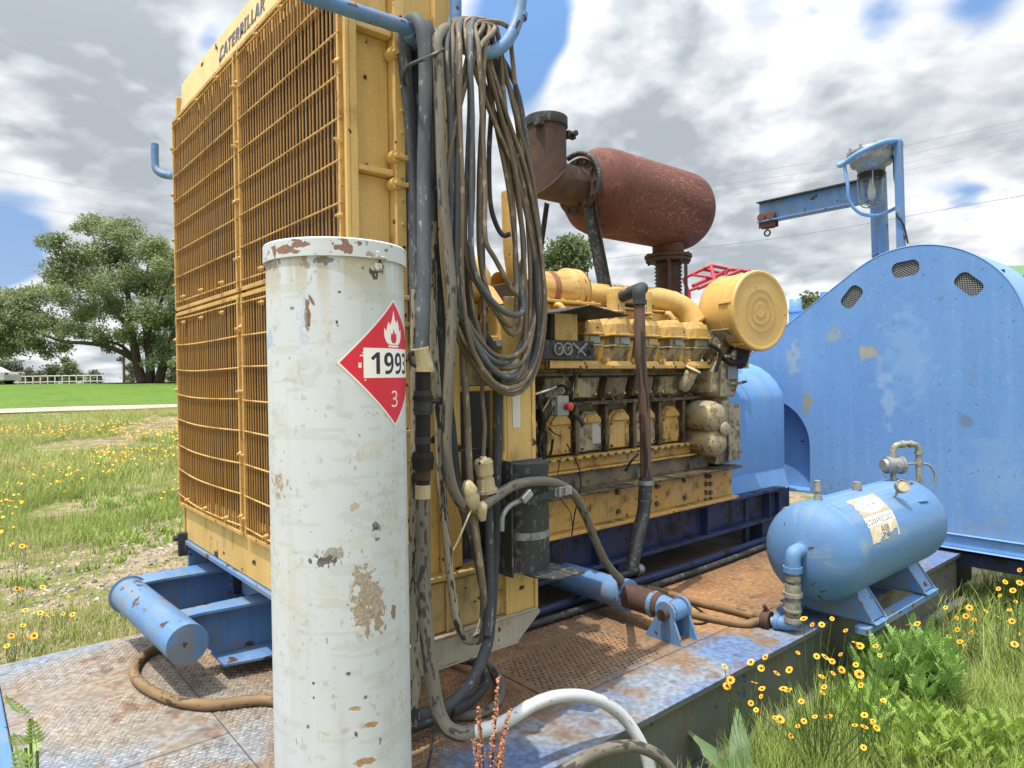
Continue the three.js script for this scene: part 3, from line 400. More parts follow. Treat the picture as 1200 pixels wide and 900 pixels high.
{
  const t = thing('skid_deck', 'worn blue and rust tread-plate deck of the equipment skid', 'skid deck', P(3, -0.38, 3));
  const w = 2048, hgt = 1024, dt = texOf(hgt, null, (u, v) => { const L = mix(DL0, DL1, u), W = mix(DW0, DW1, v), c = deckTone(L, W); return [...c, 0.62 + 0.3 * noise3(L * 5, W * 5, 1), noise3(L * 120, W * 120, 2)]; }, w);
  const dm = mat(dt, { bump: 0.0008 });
  const plate = (L0, L1, W0, W1, dy = 0) => { const g = bx(L0, L1, -0.012, dy, W0, W1, 0.002), p = g.attributes.position, n = g.attributes.uv; for (let i = 0; i < p.count; i++) n.setXY(i, (p.getX(i) - DL0) / (DL1 - DL0), (-p.getZ(i) - DW0) / (DW1 - DW0)); return g; };
  const s = 0.004, seamsL = [DL0 + 0.09, 0.86, 2.0, 3.05, 4.3, 5.2];
  part('deck_plate', plate(DL0, DL1, DW0, 2.1 - s), dm, t, 'smooth plate along the near edge');
  part('deck_plate', plate(DL0, 0.86 - s, 2.1, 2.8 - s, -0.001), dm, t); part('deck_plate', plate(DL0, 0.86 - s, 2.8, DW1, 0), dm, t); part('deck_plate', bx(DL0 - 0.12, DL0 - s, -0.03, 0.004, DW0, DW1 - 0.02), M.blueRough, t, 'raised blue strip along the nose');
  part('deck_plate', plate(0.86, 2.0 - s, 2.1, 2.7 - s, 0), dm, t); part('deck_plate', plate(0.86, 2.0 - s, 2.7, DW1, -0.001), dm, t);
  part('deck_plate', plate(2.0, 2.78 - s, 2.1, 2.62 - s, 0.002), dm, t, 'plate with rows of grip lugs'); part('deck_plate', plate(2.0, 2.78 - s, 2.62, DW1, 0), dm, t);
  part('deck_plate', plate(2.78, 4.3 - s, 2.1, DW1, 0.001), dm, t); part('deck_plate', plate(4.3, DL1, 2.1, DW1, 0), dm, t);
  // raised tread lugs
  const lug = rbox(0.0205, 0.0042, 0.0066, 0.0014), items = [], r = rngOf(77), add = (L0, L1, W0, W1, step, y) => { let row = 0; for (let W = W0; W < W1; W += step, row++) { let col = 0; for (let L = L0 + (row % 2) * step * 0.5; L < L1; L += step, col++) { if (Math.abs(L - 0.86) < 0.02) continue; const c = deckTone(L, W), k = 1.2, wear = fbm3(L * 3, W * 3, 40, 3); if (wear > 0.66) continue; const q = new THREE.Color().setRGB(clamp(c[0] * k / 255), clamp(c[1] * k / 255), clamp(c[2] * k / 255), THREE.SRGBColorSpace); items.push([P(L, y + 0.0005 + (r() - 0.5) * 0.0006, W), turn(0, (row + col) % 2 ? 0.78 : -0.78, 0), 1, q]); } } };
  add(0.24, 0.84, 2.83, 4.18, 0.023, 0); add(0.22, 0.84, 2.12, 2.78, 0.023, 0); add(0.88, 1.98, 2.12, 2.68, 0.023, 0); add(0.88, 1.98, 2.72, 4.1, 0.023, 0); add(2.02, 2.76, 2.65, 3.0, 0.026, 0); add(2.8, 4.6, 2.4, 2.9, 0.028, 0.001);
  { const hole = new THREE.CylinderGeometry(0.0062, 0.0062, 0.001, 8), hs = []; for (let L = 2.05; L < 2.75; L += 0.031) for (let W = 2.14, k = 0; W < 2.59; W += 0.0265, k++) hs.push([P(L + (k % 2) * 0.0155, 0.0021, W), turn(0, 0, 0), 0.7 + r() * 0.45, rgb(1, 1, 1)]); swarm('hole_disc', hole, M.dark, hs, t); }  // black discs painted for the dark of open grip holes
  const lm = new THREE.MeshStandardMaterial({ color: 0xffffff, roughness: 0.62 }); swarm('tread_lug', flatUV(lug), lm, items, t);
  // the side beam below the deck: web, bottom flange, end
  const fm = mat(paint(512, 1.4, { base: [92, 96, 92], fade: [112, 112, 102], dirt: [96, 82, 66], dirtAt: 0.52, dirtMax: 0.6, chips: 0.76, streak: 0.25, seed: 18, chip: [96, 128, 176] }), { bump: 0.002 });
  part('edge_beam', [bx(DL0 + 0.02, DL1, -0.34, -0.0125, 1.80, 1.82), bx(DL0, DL1, -0.36, -0.34, 1.72, 1.9), bx(DL0, DL1, -0.03, -0.0125, 1.766, 1.80, 0.002)], fm, t);
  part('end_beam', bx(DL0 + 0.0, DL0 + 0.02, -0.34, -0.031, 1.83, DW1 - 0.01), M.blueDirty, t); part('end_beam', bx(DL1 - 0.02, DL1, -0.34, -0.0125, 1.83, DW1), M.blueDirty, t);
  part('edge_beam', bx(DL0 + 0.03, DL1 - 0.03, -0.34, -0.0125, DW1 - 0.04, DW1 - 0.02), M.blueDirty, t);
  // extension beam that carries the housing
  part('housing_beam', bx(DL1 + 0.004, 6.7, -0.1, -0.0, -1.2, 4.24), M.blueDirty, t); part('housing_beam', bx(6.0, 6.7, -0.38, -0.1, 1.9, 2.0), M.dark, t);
}
{ // engine rails: two blue I-beams, each flange and web
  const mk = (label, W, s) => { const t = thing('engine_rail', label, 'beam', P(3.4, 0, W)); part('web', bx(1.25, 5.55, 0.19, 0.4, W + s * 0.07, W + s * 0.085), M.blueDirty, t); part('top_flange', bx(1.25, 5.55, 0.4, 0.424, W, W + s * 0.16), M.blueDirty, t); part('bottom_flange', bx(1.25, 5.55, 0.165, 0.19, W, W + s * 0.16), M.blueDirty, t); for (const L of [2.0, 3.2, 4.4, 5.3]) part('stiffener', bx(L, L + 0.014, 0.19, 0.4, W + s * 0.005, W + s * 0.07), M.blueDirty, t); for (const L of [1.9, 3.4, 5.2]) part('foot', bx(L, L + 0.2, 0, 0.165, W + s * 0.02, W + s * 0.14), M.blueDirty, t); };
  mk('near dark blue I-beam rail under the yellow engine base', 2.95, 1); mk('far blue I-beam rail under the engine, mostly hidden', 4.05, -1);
}
one('steel_pipe', tube([P(1.75, 0.035, 2.93), P(3, 0.034, 2.91), P(4.2, 0.034, 2.90), P(5.3, 0.035, 2.93)], 0.027, 40, 12), M.blueDirty, 'dark pipe lying on the deck nearest the engine rail', 'pipe');
one('steel_pipe', tube([P(1.6, 0.028, 2.83), P(2.6, 0.027, 2.80), P(4, 0.027, 2.79), P(5.1, 0.028, 2.84)], 0.02, 40, 12), M.black, 'thinner black pipe lying on the deck outside the dark pipe', 'pipe');
{ const t = thing('pipe_coupling', 'bright metal coupling lying on a short pipe below the engine rail', 'pipe fitting', P(3.35, 0.06, 3.0)); part('pipe', cyl(P(3.2, 0.09, 2.93), P(3.62, 0.09, 2.95), 0.025), M.black, t); part('collar', cyl(P(3.24, 0.09, 2.932), P(3.3, 0.09, 2.935), 0.034), M.galv, t); part('collar', cyl(P(3.55, 0.09, 2.946), P(3.6, 0.09, 2.949), 0.036), M.galv, t); }
// ---------------------------------------------------------------- pivot strut with clevis
{
  const t = thing('pivot_strut', 'blue and rusty round strut pinned to the deck by a clevis', 'strut', P(2.95, 0, 2.3));
  const a = P(2.95, 0.16, 3.3), j = P(2.96, 0.155, 2.52), b = P(2.96, 0.15, 2.28);
  part('sleeve', [cyl(a, j, 0.083, 0.083, 28), cyl(P(2.96, 0.155, 2.545), P(2.96, 0.155, 2.515), 0.089, 0.089, 28)], M.blueRough, t);
  part('rod', cyl(j, b, 0.069, 0.069, 28), M.rustDark, t);
  part('rod_eye', [cyl(P(2.96, 0.15, 2.34), P(2.96, 0.15, 2.215), 0.073, 0.055, 24), cyl(P(2.915, 0.15, 2.2), P(3.005, 0.15, 2.2), 0.052, 0.052, 24)], M.blueRough, t);
  const ear = (L, n) => { const pts = [[2.40, 0.0], [2.06, 0.0]]; for (let i = 0; i <= 10; i++) { const q = mix(-0.15, Math.PI - 0.5, i / 10); pts.push([2.205 - Math.cos(q) * 0.058, 0.15 + Math.sin(q) * 0.062]); } return part('clevis_plate', plateL([[2.10, 0], ...Array.from({ length: 11 }, (_, i) => { const q = mix(-0.5, Math.PI + 0.3, i / 10); return [2.205 - Math.cos(q) * 0.062, 0.15 + Math.sin(q) * 0.062]; }), [2.34, 0]], L, 0.016, 0.002), M.blueRough, t); };
  ear(2.885); ear(3.02);
  part('pin', [cyl(P(2.855, 0.15, 2.2), P(3.06, 0.15, 2.2), 0.026, 0.026, 18), flatUV(along(new THREE.CylinderGeometry(0.032, 0.032, 0.022, 6), P(2.864, 0.15, 2.2), P(2.842, 0.15, 2.2)))], M.rustDark, t);
}
// ---------------------------------------------------------------- blue tail roller in front of the radiator
{
  const t = thing('tail_roller', 'pale blue steel roller on two arms in front of the radiator', 'roller', P(0.9, 0, 3.9));
  const c0 = P(0.809, 0.25, 3.194), c1 = P(0.767, 0.25, 4.153), ax = c1.clone().sub(c0).normalize();
  part('roller_tube', [cyl(c0, c1, 0.088, 0.088, 40, true), flatUV(lathe([[0, 0], [0.1, 0], [0.1, 0.012], [0, 0.012]], c1, ax, 40)), flatUV(lathe([[0, 0], [0.0885, 0], [0.09, 0.003], [0.09, 0.01]], c0.clone().addScaledVector(ax, -0.008), ax, 40))], M.blueRough, t);
  const arm = (W0, W1, lab) => { part('arm_top', plateH([[0.82, W0], [0.93, W0 + 0.01], [1.2, W0 - 0.02], [1.6, W0 - 0.02], [1.6, W1], [0.9, W1], [0.83, W1]], 0.30, 0.016, 0.002), M.blueRough, t, lab); part('arm_web', plateW([[0.88, 0.2], [1.0, 0.08], [1.6, 0.08], [1.6, 0.3], [0.86, 0.3]], (W0 + W1) / 2, 0.014, 0.002), M.blueRough, t); part('arm_foot', plateH([[0.99, W0 - 0.08], [1.16, W0 - 0.12], [1.5, W0 - 0.12], [1.5, W1], [0.99, W1]], 0.066, 0.014, 0.002), M.blueRough, t); };
  arm(3.37, 3.49); arm(4.10, 4.28);
  part('cross_plate', bx(1.34, 1.36, 0.03, 0.31, 3.5, 4.09), M.blueRough, t); part('gusset', bx(1.2, 1.33, 0.06, 0.075, 3.66, 3.86), M.blueRough, t);
}

// ---------------------------------------------------------------- radiator
const LFONT = new FontLoader().parse ? await new FontLoader().loadAsync('fonts/droid/droid_sans_bold.typeface.json') : null;
function frus(L0, L1, W0, W1, h0, h1, a, b, c, d) {                  // a block whose top is set in by a, b (along L) and c, d (along W)
  const B = [[L0, W0], [L1, W0], [L1, W1], [L0, W1]], T = [[L0 + a, W0 + c], [L1 - b, W0 + c], [L1 - b, W1 - d], [L0 + a, W1 - d]], p = [], q = (A, Bq, C, D) => { for (const v of [A, Bq, C, A, C, D]) p.push(v.x, v.y, v.z); }, b3 = B.map(([L, W]) => P(L, h0, W)), t3 = T.map(([L, W]) => P(L, h1, W));
  q(t3[0], t3[1], t3[2], t3[3]); q(b3[3], b3[2], b3[1], b3[0]); for (let i = 0; i < 4; i++) { const j = (i + 1) % 4; q(b3[i], b3[j], t3[j], t3[i]); }
  const g = new THREE.BufferGeometry(); g.setAttribute('position', new THREE.Float32BufferAttribute(p, 3)); g.computeVertexNormals(); return flatUV(g);
}
const RW0 = 2.19, RW1 = 4.45, RG0 = 0.66, RG1 = 2.97, RS = 3.3, RM = 1.82;
{
  const t = thing('engine_radiator', 'tall yellow engine radiator with barred grille and lettered header', 'radiator', P(1.5, 0.3, 3.3)), r = rngOf(3);
  part('core', bx(1.27, 1.3, RG0, RG1, RW0 + 0.05, RW1 - 0.05), M.core, t);
  // four grille panels: frame, upright bars, cross rods
  const halves = [[RW0 + 0.028, RS - 0.018], [RS + 0.018, RW1 - 0.012]], levels = [[RG0 + 0.01, RM - 0.02], [RM + 0.02, RG1 - 0.01]];
  for (const [h0, h1] of levels) for (const [w0, w1] of halves) {
    const n = 33, low = h0 < 1, far = w0 > 3;
    for (let i = 0; i < n; i++) { const w = mix(w0 + 0.02, w1 - 0.02, i / (n - 1)) + (r() - 0.5) * 0.004, b = (r() - 0.5) * 0.004; part('grille_bar', rodded(P(1.106 + b, h0, w), P(1.106 - b, h1, w + (r() - 0.5) * 0.005), 0.0044, 6), M.bars, t); }
    for (let k = 0; k < 8; k++) {
      const h = mix(h0 + 0.035, h1 - 0.03, k / 7) + (r() - 0.5) * 0.008, sag = low ? -0.012 * (1 - k / 8) : 0, bend = low && far ? 0.035 * (1 - k / 9) : 0;
      part('cross_rod', tube([0, 0.25, 0.5, 0.75, 1].map((s) => P(1.095 - (far ? 0 : 0), h + sag * Math.sin(s * 3.14) + (s > 0.7 ? bend * (s - 0.7) * 3.3 * 0.6 : 0), mix(w0 - 0.005, w1 + 0.005, s))), 0.0042, 12, 6), M.grille, t);
    }
    for (const w of [w0 + 0.012, w1 - 0.012]) part('panel_edge', bx(1.092, 1.118, h0 - 0.006, h1 + 0.006, w - 0.007, w + 0.007, 0.002), M.grille, t);
    for (const h of [h0 - 0.004, h1 + 0.004]) part('panel_edge', bx(1.096, 1.118, h - 0.01, h + 0.01, w0, w1, 0.002), M.grille, t);
  }
  part('center_post', bx(1.12, 1.15, RG0, RG1, RS - 0.03, RS + 0.03), M.grille, t); part('mid_rail', bx(1.12, 1.15, RM - 0.025, RM + 0.025, RW0, RW1), M.grille, t);
  for (const h of [0.75, 1.05, 1.35, 1.65, 1.98, 2.25, 2.52, 2.8]) for (const w of [RS - 0.024, RS + 0.024, RW0 + 0.04, RW1 - 0.02]) part('grille_clip', [cyl(P(1.1, h + (r() - 0.5) * 0.03, w), P(1.086, h, w), 0.0115, 0.010, 10), cyl(P(1.086, h, w), P(1.077, h, w), 0.006, 0.005, 8)], M.grille, t);
  for (const hh of [RM + 0.075, RM - 0.075, RG0 + 0.05, RG1 - 0.05]) for (const w of [2.45, 2.72, 3.0, 3.55, 3.9, 4.25]) part('grille_clip', [cyl(P(1.1, hh, w), P(1.086, hh, w), 0.0125, 0.011, 10), cyl(P(1.086, hh, w), P(1.076, hh, w), 0.007, 0.005, 8)], M.grille, t);
  // top header with its lettering, bottom panel
  const lean = (g) => { const p = g.attributes.position; for (let i = 0; i < p.count; i++) p.setX(i, p.getX(i) + Math.max(0, p.getY(i) - YD - RG1) * 0.05); g.computeVertexNormals(); return g; };
  part('header', [lean(plateL([[RW0, RG1 - 0.0], [RW1 - 0.17, RG1], [RW1 - 0.2, 3.03], [RW1 - 0.18, 3.135], [RW0, 3.135]], 1.10, 0.02, 0.002)), bx(1.18, 1.33, 2.98, 3.125, RW0, RW1 - 0.18)], M.header, t);
  { const g = new TextGeometry('CATERPILLAR', { font: LFONT, size: 0.066, depth: 0.0015, curveSegments: 4 }); g.computeBoundingBox(); const s = 0.62 / g.boundingBox.max.x; g.scale(s, 1, 1); g.applyMatrix4(new THREE.Matrix4().makeBasis(V(0, 0, 1), V(0, 1, 0), V(-1, 0, 0))).translate(1.0988, YD + 3.004, -3.545); part('lettering', flatUV(lean(g)), solid([104, 108, 122], 0.6), t, 'grey letters on the header'); }
  part('bottom_panel', bx(1.12, 1.3, 0.455, 0.655, RW0 + 0.02, RW1 - 0.06), M.yellow, t, 'plain yellow panel under the grille');
  part('front_beam', [bx(1.105, 1.33, 0.425, 0.452, RW0 + 0.05, RW1 - 0.06), bx(1.30, 1.32, 0.18, 0.424, RW0 + 0.06, RW1 - 0.07), bx(1.12, 1.299, 0.18, 0.424, RW1 - 0.09, RW1 - 0.07), bx(1.12, 1.299, 0.18, 0.424, RW0 + 0.06, RW0 + 0.08)], M.blueRough, t, 'blue cross beam under the grille');
  part('bracket', [bx(1.07, 1.12, 0.36, 0.5, RW1 - 0.085, RW1 - 0.055), hexbolt(P(1.065, 0.47, RW1 - 0.07), NL, 0.02, 0.02)], M.black, t);
  part('side_panel', bx(1.118, 1.345, 0.45, 3.12, RW1 - 0.025, RW1 - 0.005), M.yellow, t);
  // near side: flanges, recessed panels, ledges, bolts, bosses
  const S = (L0, L1, h0, h1, w0, w1) => bx(L0, L1, h0, h1, w0, w1, 0.003);
  part('side_flange', [S(1.118, 1.15, 0.45, 2.968, RW0, RW0 + 0.06), S(1.1, 1.117, 0.62, 2.968, RW0 - 0.004, RW0 + 0.012)], M.yellow, t); part('side_flange', S(1.30, 1.345, 0.45, 3.3, RW0, RW0 + 0.08), M.yellow, t);
  const led = [0.66, 1.15, 1.65, 2.16, 2.67, 3.14];
  for (let i = 0; i < 5; i++) part('side_panel', S(1.152, 1.298, led[i] + 0.012, led[i + 1] - 0.012, RW0 + 0.045, RW0 + 0.07), M.yellow, t);
  for (const h of led) part('ledge', S(1.152, 1.298, h - 0.011, h + 0.011, RW0 + 0.008, RW0 + 0.075), M.yellow, t);
  for (const h of [2.12, 2.22, 2.60, 2.72, 1.6, 1.7, 1.1, 1.2]) part('boss', [cyl(P(1.3, h, RW0 + 0.03), P(1.3, h, RW0 - 0.008), 0.024, 0.022, 16), cyl(P(1.3, h, RW0 - 0.008), P(1.3, h, RW0 - 0.022), 0.011, 0.01, 10), S(1.295, 1.352, h - 0.009, h + 0.009, RW0 - 0.01, RW0 - 0.002)], M.yellow, t);
  for (let h = 0.7; h < 3.1; h += 0.085) part('bolt', hexbolt(P(1.328, h + (r() - 0.5) * 0.01, RW0 - 0.001), NW, 0.007, 0.006), r() > 0.6 ? M.rustDark : M.yellow, t);
  for (let h = 0.9; h < 3.0; h += 0.32) part('rivet', cyl(P(1.2 + (r() - 0.5) * 0.05, h, RW0 + 0.046), P(1.2, h, RW0 + 0.036), 0.007, 0.006, 8), M.rustDark, t);
  // fan shroud behind the core, fan and its dark interior
  part('shroud', [bx(1.347, 1.56, 0.42, 3.3, RW0 + 0.055, RW0 + 0.075), bx(1.347, 1.56, 0.42, 3.3, RW1 - 0.1, RW1 - 0.08), bx(1.347, 1.56, 3.28, 3.3, RW0 + 0.078, RW1 - 0.102)], M.yellow, t);
  part('shroud_rim', [bx(1.5, 1.565, 0.42, 3.31, RW0 + 0.03, RW0 + 0.054), bx(1.562, 1.58, 1.7, 3.31, RW0 + 0.03, RW0 + 0.12)], M.yellow, t);
  part('shroud_back', plateL([[RW0 + 0.08, 0.43], [RW1 - 0.11, 0.43], [RW1 - 0.11, 3.27], [RW0 + 0.08, 3.27]], 1.545, 0.012, 0, [Array.from({ length: 40 }, (_, i) => [3.32 + Math.cos(-i / 40 * 6.2832) * 0.95, 1.72 + Math.sin(-i / 40 * 6.2832) * 0.95])]), M.yellow, t);
  for (let i = 0; i < 8; i++) { const a = i / 8 * 6.283, u = V(0, Math.sin(a), Math.cos(a)); part('fan_blade', bar(P(1.46, 1.72, 3.32).addScaledVector(u, 0.12), P(1.46, 1.72, 3.32).addScaledVector(u, 0.9), 0.14, 0.012, V(0.7, Math.cos(a) * 0.7, -Math.sin(a) * 0.7)), M.black, t); }
  part('fan_hub', cyl(P(1.4, 1.72, 3.32), P(2.0, 1.72, 3.32), 0.16), M.black, t);
  // rear frame: posts, foot channel, shelves
  part('rear_post', [bx(1.815, 1.955, 0.40, 1.74, RW0, RW0 + 0.016), bx(1.955, 1.975, 0.40, 1.76, RW0 - 0.006, RW0 + 0.13), bx(1.80, 1.815, 0.40, 1.7, RW0, RW0 + 0.1)], M.yellow, t, 'yellow rear post of the radiator frame');
  part('reflective_strip', bx(1.845, 1.887, 1.185, 1.475, RW0 - 0.003, RW0 - 0.0005, 0.0005), solid([206, 208, 210], 0.35), t, 'white strip on the rear post');
  for (const [u, v] of [[607, 378], [609, 415], [608, 447], [618, 404], [619, 440]]) part('bolt', [hexbolt(pW(u, v, RW0 - 0.001), NW, 0.017, 0.016)], M.yellow, t);
  part('rear_post', bx(1.82, 1.97, 0.40, 1.74, RW1 - 0.1, RW1 - 0.08), M.yellow, t);
  part('foot_channel', [plateW([[1.14, 0.285], [1.86, 0.285], [1.98, 0.375], [1.98, 0.388], [1.14, 0.388]], RW0 - 0.008, 0.014, 0.002), bx(1.14, 1.97, 0.389, 0.402, RW0 - 0.01, RW0 + 0.2), bx(1.16, 1.86, 0.272, 0.285, RW0 - 0.008, RW0 + 0.16)], mat(paint(256, 0.9, { base: [158, 152, 140], fade: [176, 170, 156], dirt: [128, 104, 66], dirtAt: 0.55, dirtMax: 0.6, chips: 0.76, seed: 61 })), t, 'dusty grey channel at the foot of the frame');
  part('foot_panel', [bx(1.347, 1.95, 0.404, 0.60, RW0 + 0.02, RW0 + 0.03), bx(1.347, 1.80, 0.61, 0.632, RW0 - 0.002, RW0 + 0.1), bx(1.5, 1.512, 0.404, 0.6, RW0 + 0.004, RW0 + 0.019), bx(1.86, 1.872, 0.404, 0.6, RW0 + 0.004, RW0 + 0.019)], mat(paint(256, 0.9, { base: [186, 156, 98], fade: [178, 158, 118], dirt: [120, 104, 80], dirtAt: 0.48, dirtMax: 0.6, chips: 0.76, seed: 63 })), t);
  part('inner_plate', bx(1.59, 1.81, 0.634, 1.1, RW0 + 0.12, RW0 + 0.13), M.black, t, 'dark plate behind the hoses');
  part('inner_frame', [bx(1.565, 1.60, 0.64, 1.72, RW0 + 0.03, RW0 + 0.09), bx(1.60, 1.80, 1.55, 1.575, RW0 + 0.03, RW0 + 0.07), bx(1.60, 1.80, 1.345, 1.365, RW0 + 0.03, RW0 + 0.07)], M.yellow, t);
  part('inner_panel', bx(1.602, 1.76, 1.366, 1.549, RW0 + 0.06, RW0 + 0.07), M.head, t, 'grey panel between the shelves'); part('belt_guard', bx(1.6, 2.3, 0.55, 1.34, 2.6, 2.63), M.dark, t); part('belt_guard', bx(1.58, 2.3, 1.34, 1.68, 2.7, 2.73), M.greasy, t);
  for (const [u, v] of [[585, 402], [585, 426]]) part('bolt', cyl(pW(u, v, RW0 + 0.05), pW(u, v, RW0 + 0.01), 0.016, 0.015, 12), M.galv, t);
}
{ // hose rack: bar, upright, hooked end; and its twin on the far side
  const t = thing('hose_rack', 'bent blue pipe rack carrying the coiled hoses beside the radiator', 'hose rack', P(1.3, 2.3, 2.12));
  const a = pW(330, -18, 2.1), b = pW(515, 44, 2.1), c = pW(566, 62, 2.1);
  part('bar', tube([a, pW(380, 1, 2.1), pW(450, 24, 2.1), b, c, pW(588, 55, 2.1), pW(604, 30, 2.1), pW(611, -5, 2.1), pW(615, -60, 2.1)], 0.0255, 80, 16), M.blueRough, t);
  part('upright', tube([pW(534, 50, 2.16), pW(534, -10, 2.16), pW(534, -120, 2.16)], 0.0235, 20, 16), M.blueRough, t);
  part('strut', cyl(pW(478, 38, 2.1), pW(492, 74, 2.3), 0.022, 0.022, 14), M.blueRough, t); part('collar', cyl(pW(611, 16, 2.1), pW(610, 21, 2.1), 0.0275, 0.0275, 16), M.blueRough, t);
  const j = thing('hose_rack', 'short blue hooked pipe on the far left side of the radiator', 'hose rack', P(1.1, 2.6, 4.6));
  part('hook', tube([P(1.12, 2.66, 4.42), pW(200, 206, 4.66), pW(190, 204, 4.71), pW(183, 198, 4.75), pW(181.5, 185, 4.76), pW(181.5, 169, 4.76)], 0.0235, 40, 14), M.blueRough, j);
}

// ---------------------------------------------------------------- engine
{
  const t = thing('diesel_engine', 'big greasy yellow twelve cylinder diesel engine on the skid', 'engine', P(3.5, 0.43, 3.5)), r = rngOf(8);
  const S = (L0, L1, h0, h1, w0, w1, b = 0.004) => bx(L0, L1, h0, h1, w0, w1, b);
  part('base_rail', [S(2.35, 4.72, 0.46, 0.68, 2.95, 2.97), S(2.35, 4.72, 0.436, 0.459, 2.89, 3.05)], M.engine, t, 'yellow base rail under the crankcase');
  for (const [u, v] of [[723, 577], [724, 599], [769, 570], [769, 590], [801, 563], [802, 583], [827, 558], [831, 558], [827, 567], [832, 567], [827, 577], [832, 577], [826, 586], [832, 585]]) part('bolt', hexbolt(pW(u, v, 2.949), NW, 0.018, 0.016), M.greasy, t);
  part('base_ledge', S(2.35, 4.70, 0.681, 0.70, 2.84, 3.08), M.greasy, t); part('base_rail', S(2.35, 4.72, 0.436, 0.70, 4.03, 4.05), M.engine, t);
  part('pan_skirt', frus(2.45, 4.45, 2.98, 4.02, 0.702, 0.80, 0, 0, 0.02, 0.02), M.greasy, t); part('oil_pan', [S(2.45, 4.5, 0.801, 0.815, 2.97, 4.03), S(2.45, 4.4, 0.816, 0.88, 3.01, 3.99), S(2.45, 4.52, 0.881, 0.9, 2.96, 4.04)], M.engine, t);
  for (let L = 2.55; L < 4.4; L += 0.075) part('bolt', hexbolt(P(L, 0.891, 2.959), NW, 0.009, 0.012), M.greasy, t);
  part('crankcase', [S(2.4, 4.42, 0.902, 1.215, 3.06, 3.94), S(2.4, 4.4, 1.216, 1.24, 2.98, 4.02), S(2.4, 4.4, 1.241, 1.43, 3.05, 3.95)], M.greasy, t);
  // arched inspection covers with a domed cap, and the ribs between
  const arch = (c, w, h0, h1) => [[c - w / 2, h0], [c + w / 2, h0], [c + w / 2, h1 - 0.05], [c + w / 4, h1], [c - w / 4, h1], [c - w / 2, h1 - 0.05]];
  const cL = [2.65, 2.93, 3.21, 3.49, 3.77, 4.05];
  cL.forEach((c, i) => { part('inspection_cover', plateW(arch(c, 0.205, 0.915, 1.175), 3.025, 0.034, 0.008), i % 2 ? M.engine : M.head, t); part('cover_cap', plateW([[c - 0.085, 1.10], [c + 0.085, 1.10], [c + 0.08, 1.125], [c + 0.04, 1.158], [c - 0.04, 1.158], [c - 0.08, 1.125]], 3.005, 0.019, 0.005), M.engine, t); part('rib', S(c + 0.118, c + 0.148, 0.903, 1.214, 3.0, 3.059), M.greasy, t); for (const [x, h] of [[-0.085, 0.935], [0.085, 0.935], [-0.085, 1.08], [0.085, 1.08]]) part('bolt', hexbolt(P(c + x, h, 3.024), NW, 0.009, 0.01), M.greasy, t); });
  part('smear', S(3.22, 3.30, 0.96, 1.1, 3.021, 3.0245, 0.001), solid([176, 176, 168], 0.5), t, 'pale label on an inspection cover');
  // middle row of slanted grey covers under the heads
  cL.forEach((c, i) => { const d = c - 0.065; part('side_cover', plateW([[d - 0.125, 1.262], [d + 0.075, 1.262], [d + 0.115, 1.385], [d + 0.105, 1.392], [d - 0.085, 1.392]], 2.985, 0.064, 0.008), i === 5 || i < 3 ? M.head : M.greasy, t); for (const [x, h] of [[-0.09, 1.285], [0.06, 1.285], [-0.05, 1.415], [0.08, 1.415]]) part('bolt', hexbolt(P(d + x, h, h > 1.4 ? 3.03 : 2.984), NW, 0.011, 0.014), M.rocker, t); });
  part('gallery_rail', [cyl(P(2.42, 1.44, 2.99), P(4.36, 1.44, 2.99), 0.018, 0.018, 12), S(2.4, 4.4, 1.40, 1.43, 3.0, 3.049)], M.greasy, t);
  // six cylinder heads and rocker covers on the near bank; six on the far bank
  for (const far of [0, 1]) for (let i = 0; i < 6; i++) {
    const L0 = 2.74 + i * 0.29, L1 = L0 + 0.165, m = (a) => (far ? 7.0 - a : a), F = (l0, l1, w0, w1, h0, h1, a, b, c, d) => (far ? frus(l0, l1, m(w1), m(w0), h0, h1, a, b, d, c) : frus(l0, l1, w0, w1, h0, h1, a, b, c, d));
    const Bq = (l0, l1, h0, h1, w0, w1, b) => S(l0, l1, h0, h1, Math.min(m(w0), m(w1)), Math.max(m(w0), m(w1)), b);
    part('head_flange', [Bq(L0 - 0.062, L1 + 0.062, 1.444, 1.47, 2.90, 3.3), F(L0 - 0.01, L1 + 0.01, 2.91, 3.3, 1.471, 1.495, 0.012, 0.012, 0.012, 0)], M.rocker, t);
    const hd = part('cylinder_head', [F(L0 + 0.012, L1 - 0.0, 2.975, 3.3, 1.496, 1.585, -0.008, -0.004, -0.06, 0), Bq(L0 + 0.0, L1 + 0.006, 1.586, 1.6, 2.9, 3.3), Bq(L0 + 0.012, L1 - 0.004, 1.601, 1.655, 2.915, 3.3)], i === 1 || i === 3 ? M.head : M.head, t);
    if (!far) { part('head_plate', S(L0 + 0.06, L1 - 0.012, 1.605, 1.65, 2.908, 2.9145, 0.002), i % 3 ? M.galv : M.rocker, hd); part('spacer', [F(L0 - 0.075, L0 - 0.03, 3.0, 3.3, 1.471, 1.63, 0.0, 0, -0.03, 0)], M.engine, t); }
    part('rocker_cover', [Bq(L0 - 0.012, L1 + 0.012, 1.656, 1.672, 2.885, 3.32, 0.005), F(L0 - 0.002, L1 + 0.002, 2.895, 3.31, 1.673, 1.735, 0.012, 0.008, 0.005, 0.01), F(L0 + 0.010, L1 - 0.006, 2.9, 3.3, 1.735, 1.79, 0.05, 0.018, 0.045, 0.05), F(L0 + 0.06, L1 - 0.008, 2.9, 3.2, 1.735, 1.768, 0.012, 0.006, 0.012, 0.02)], M.rocker, t);
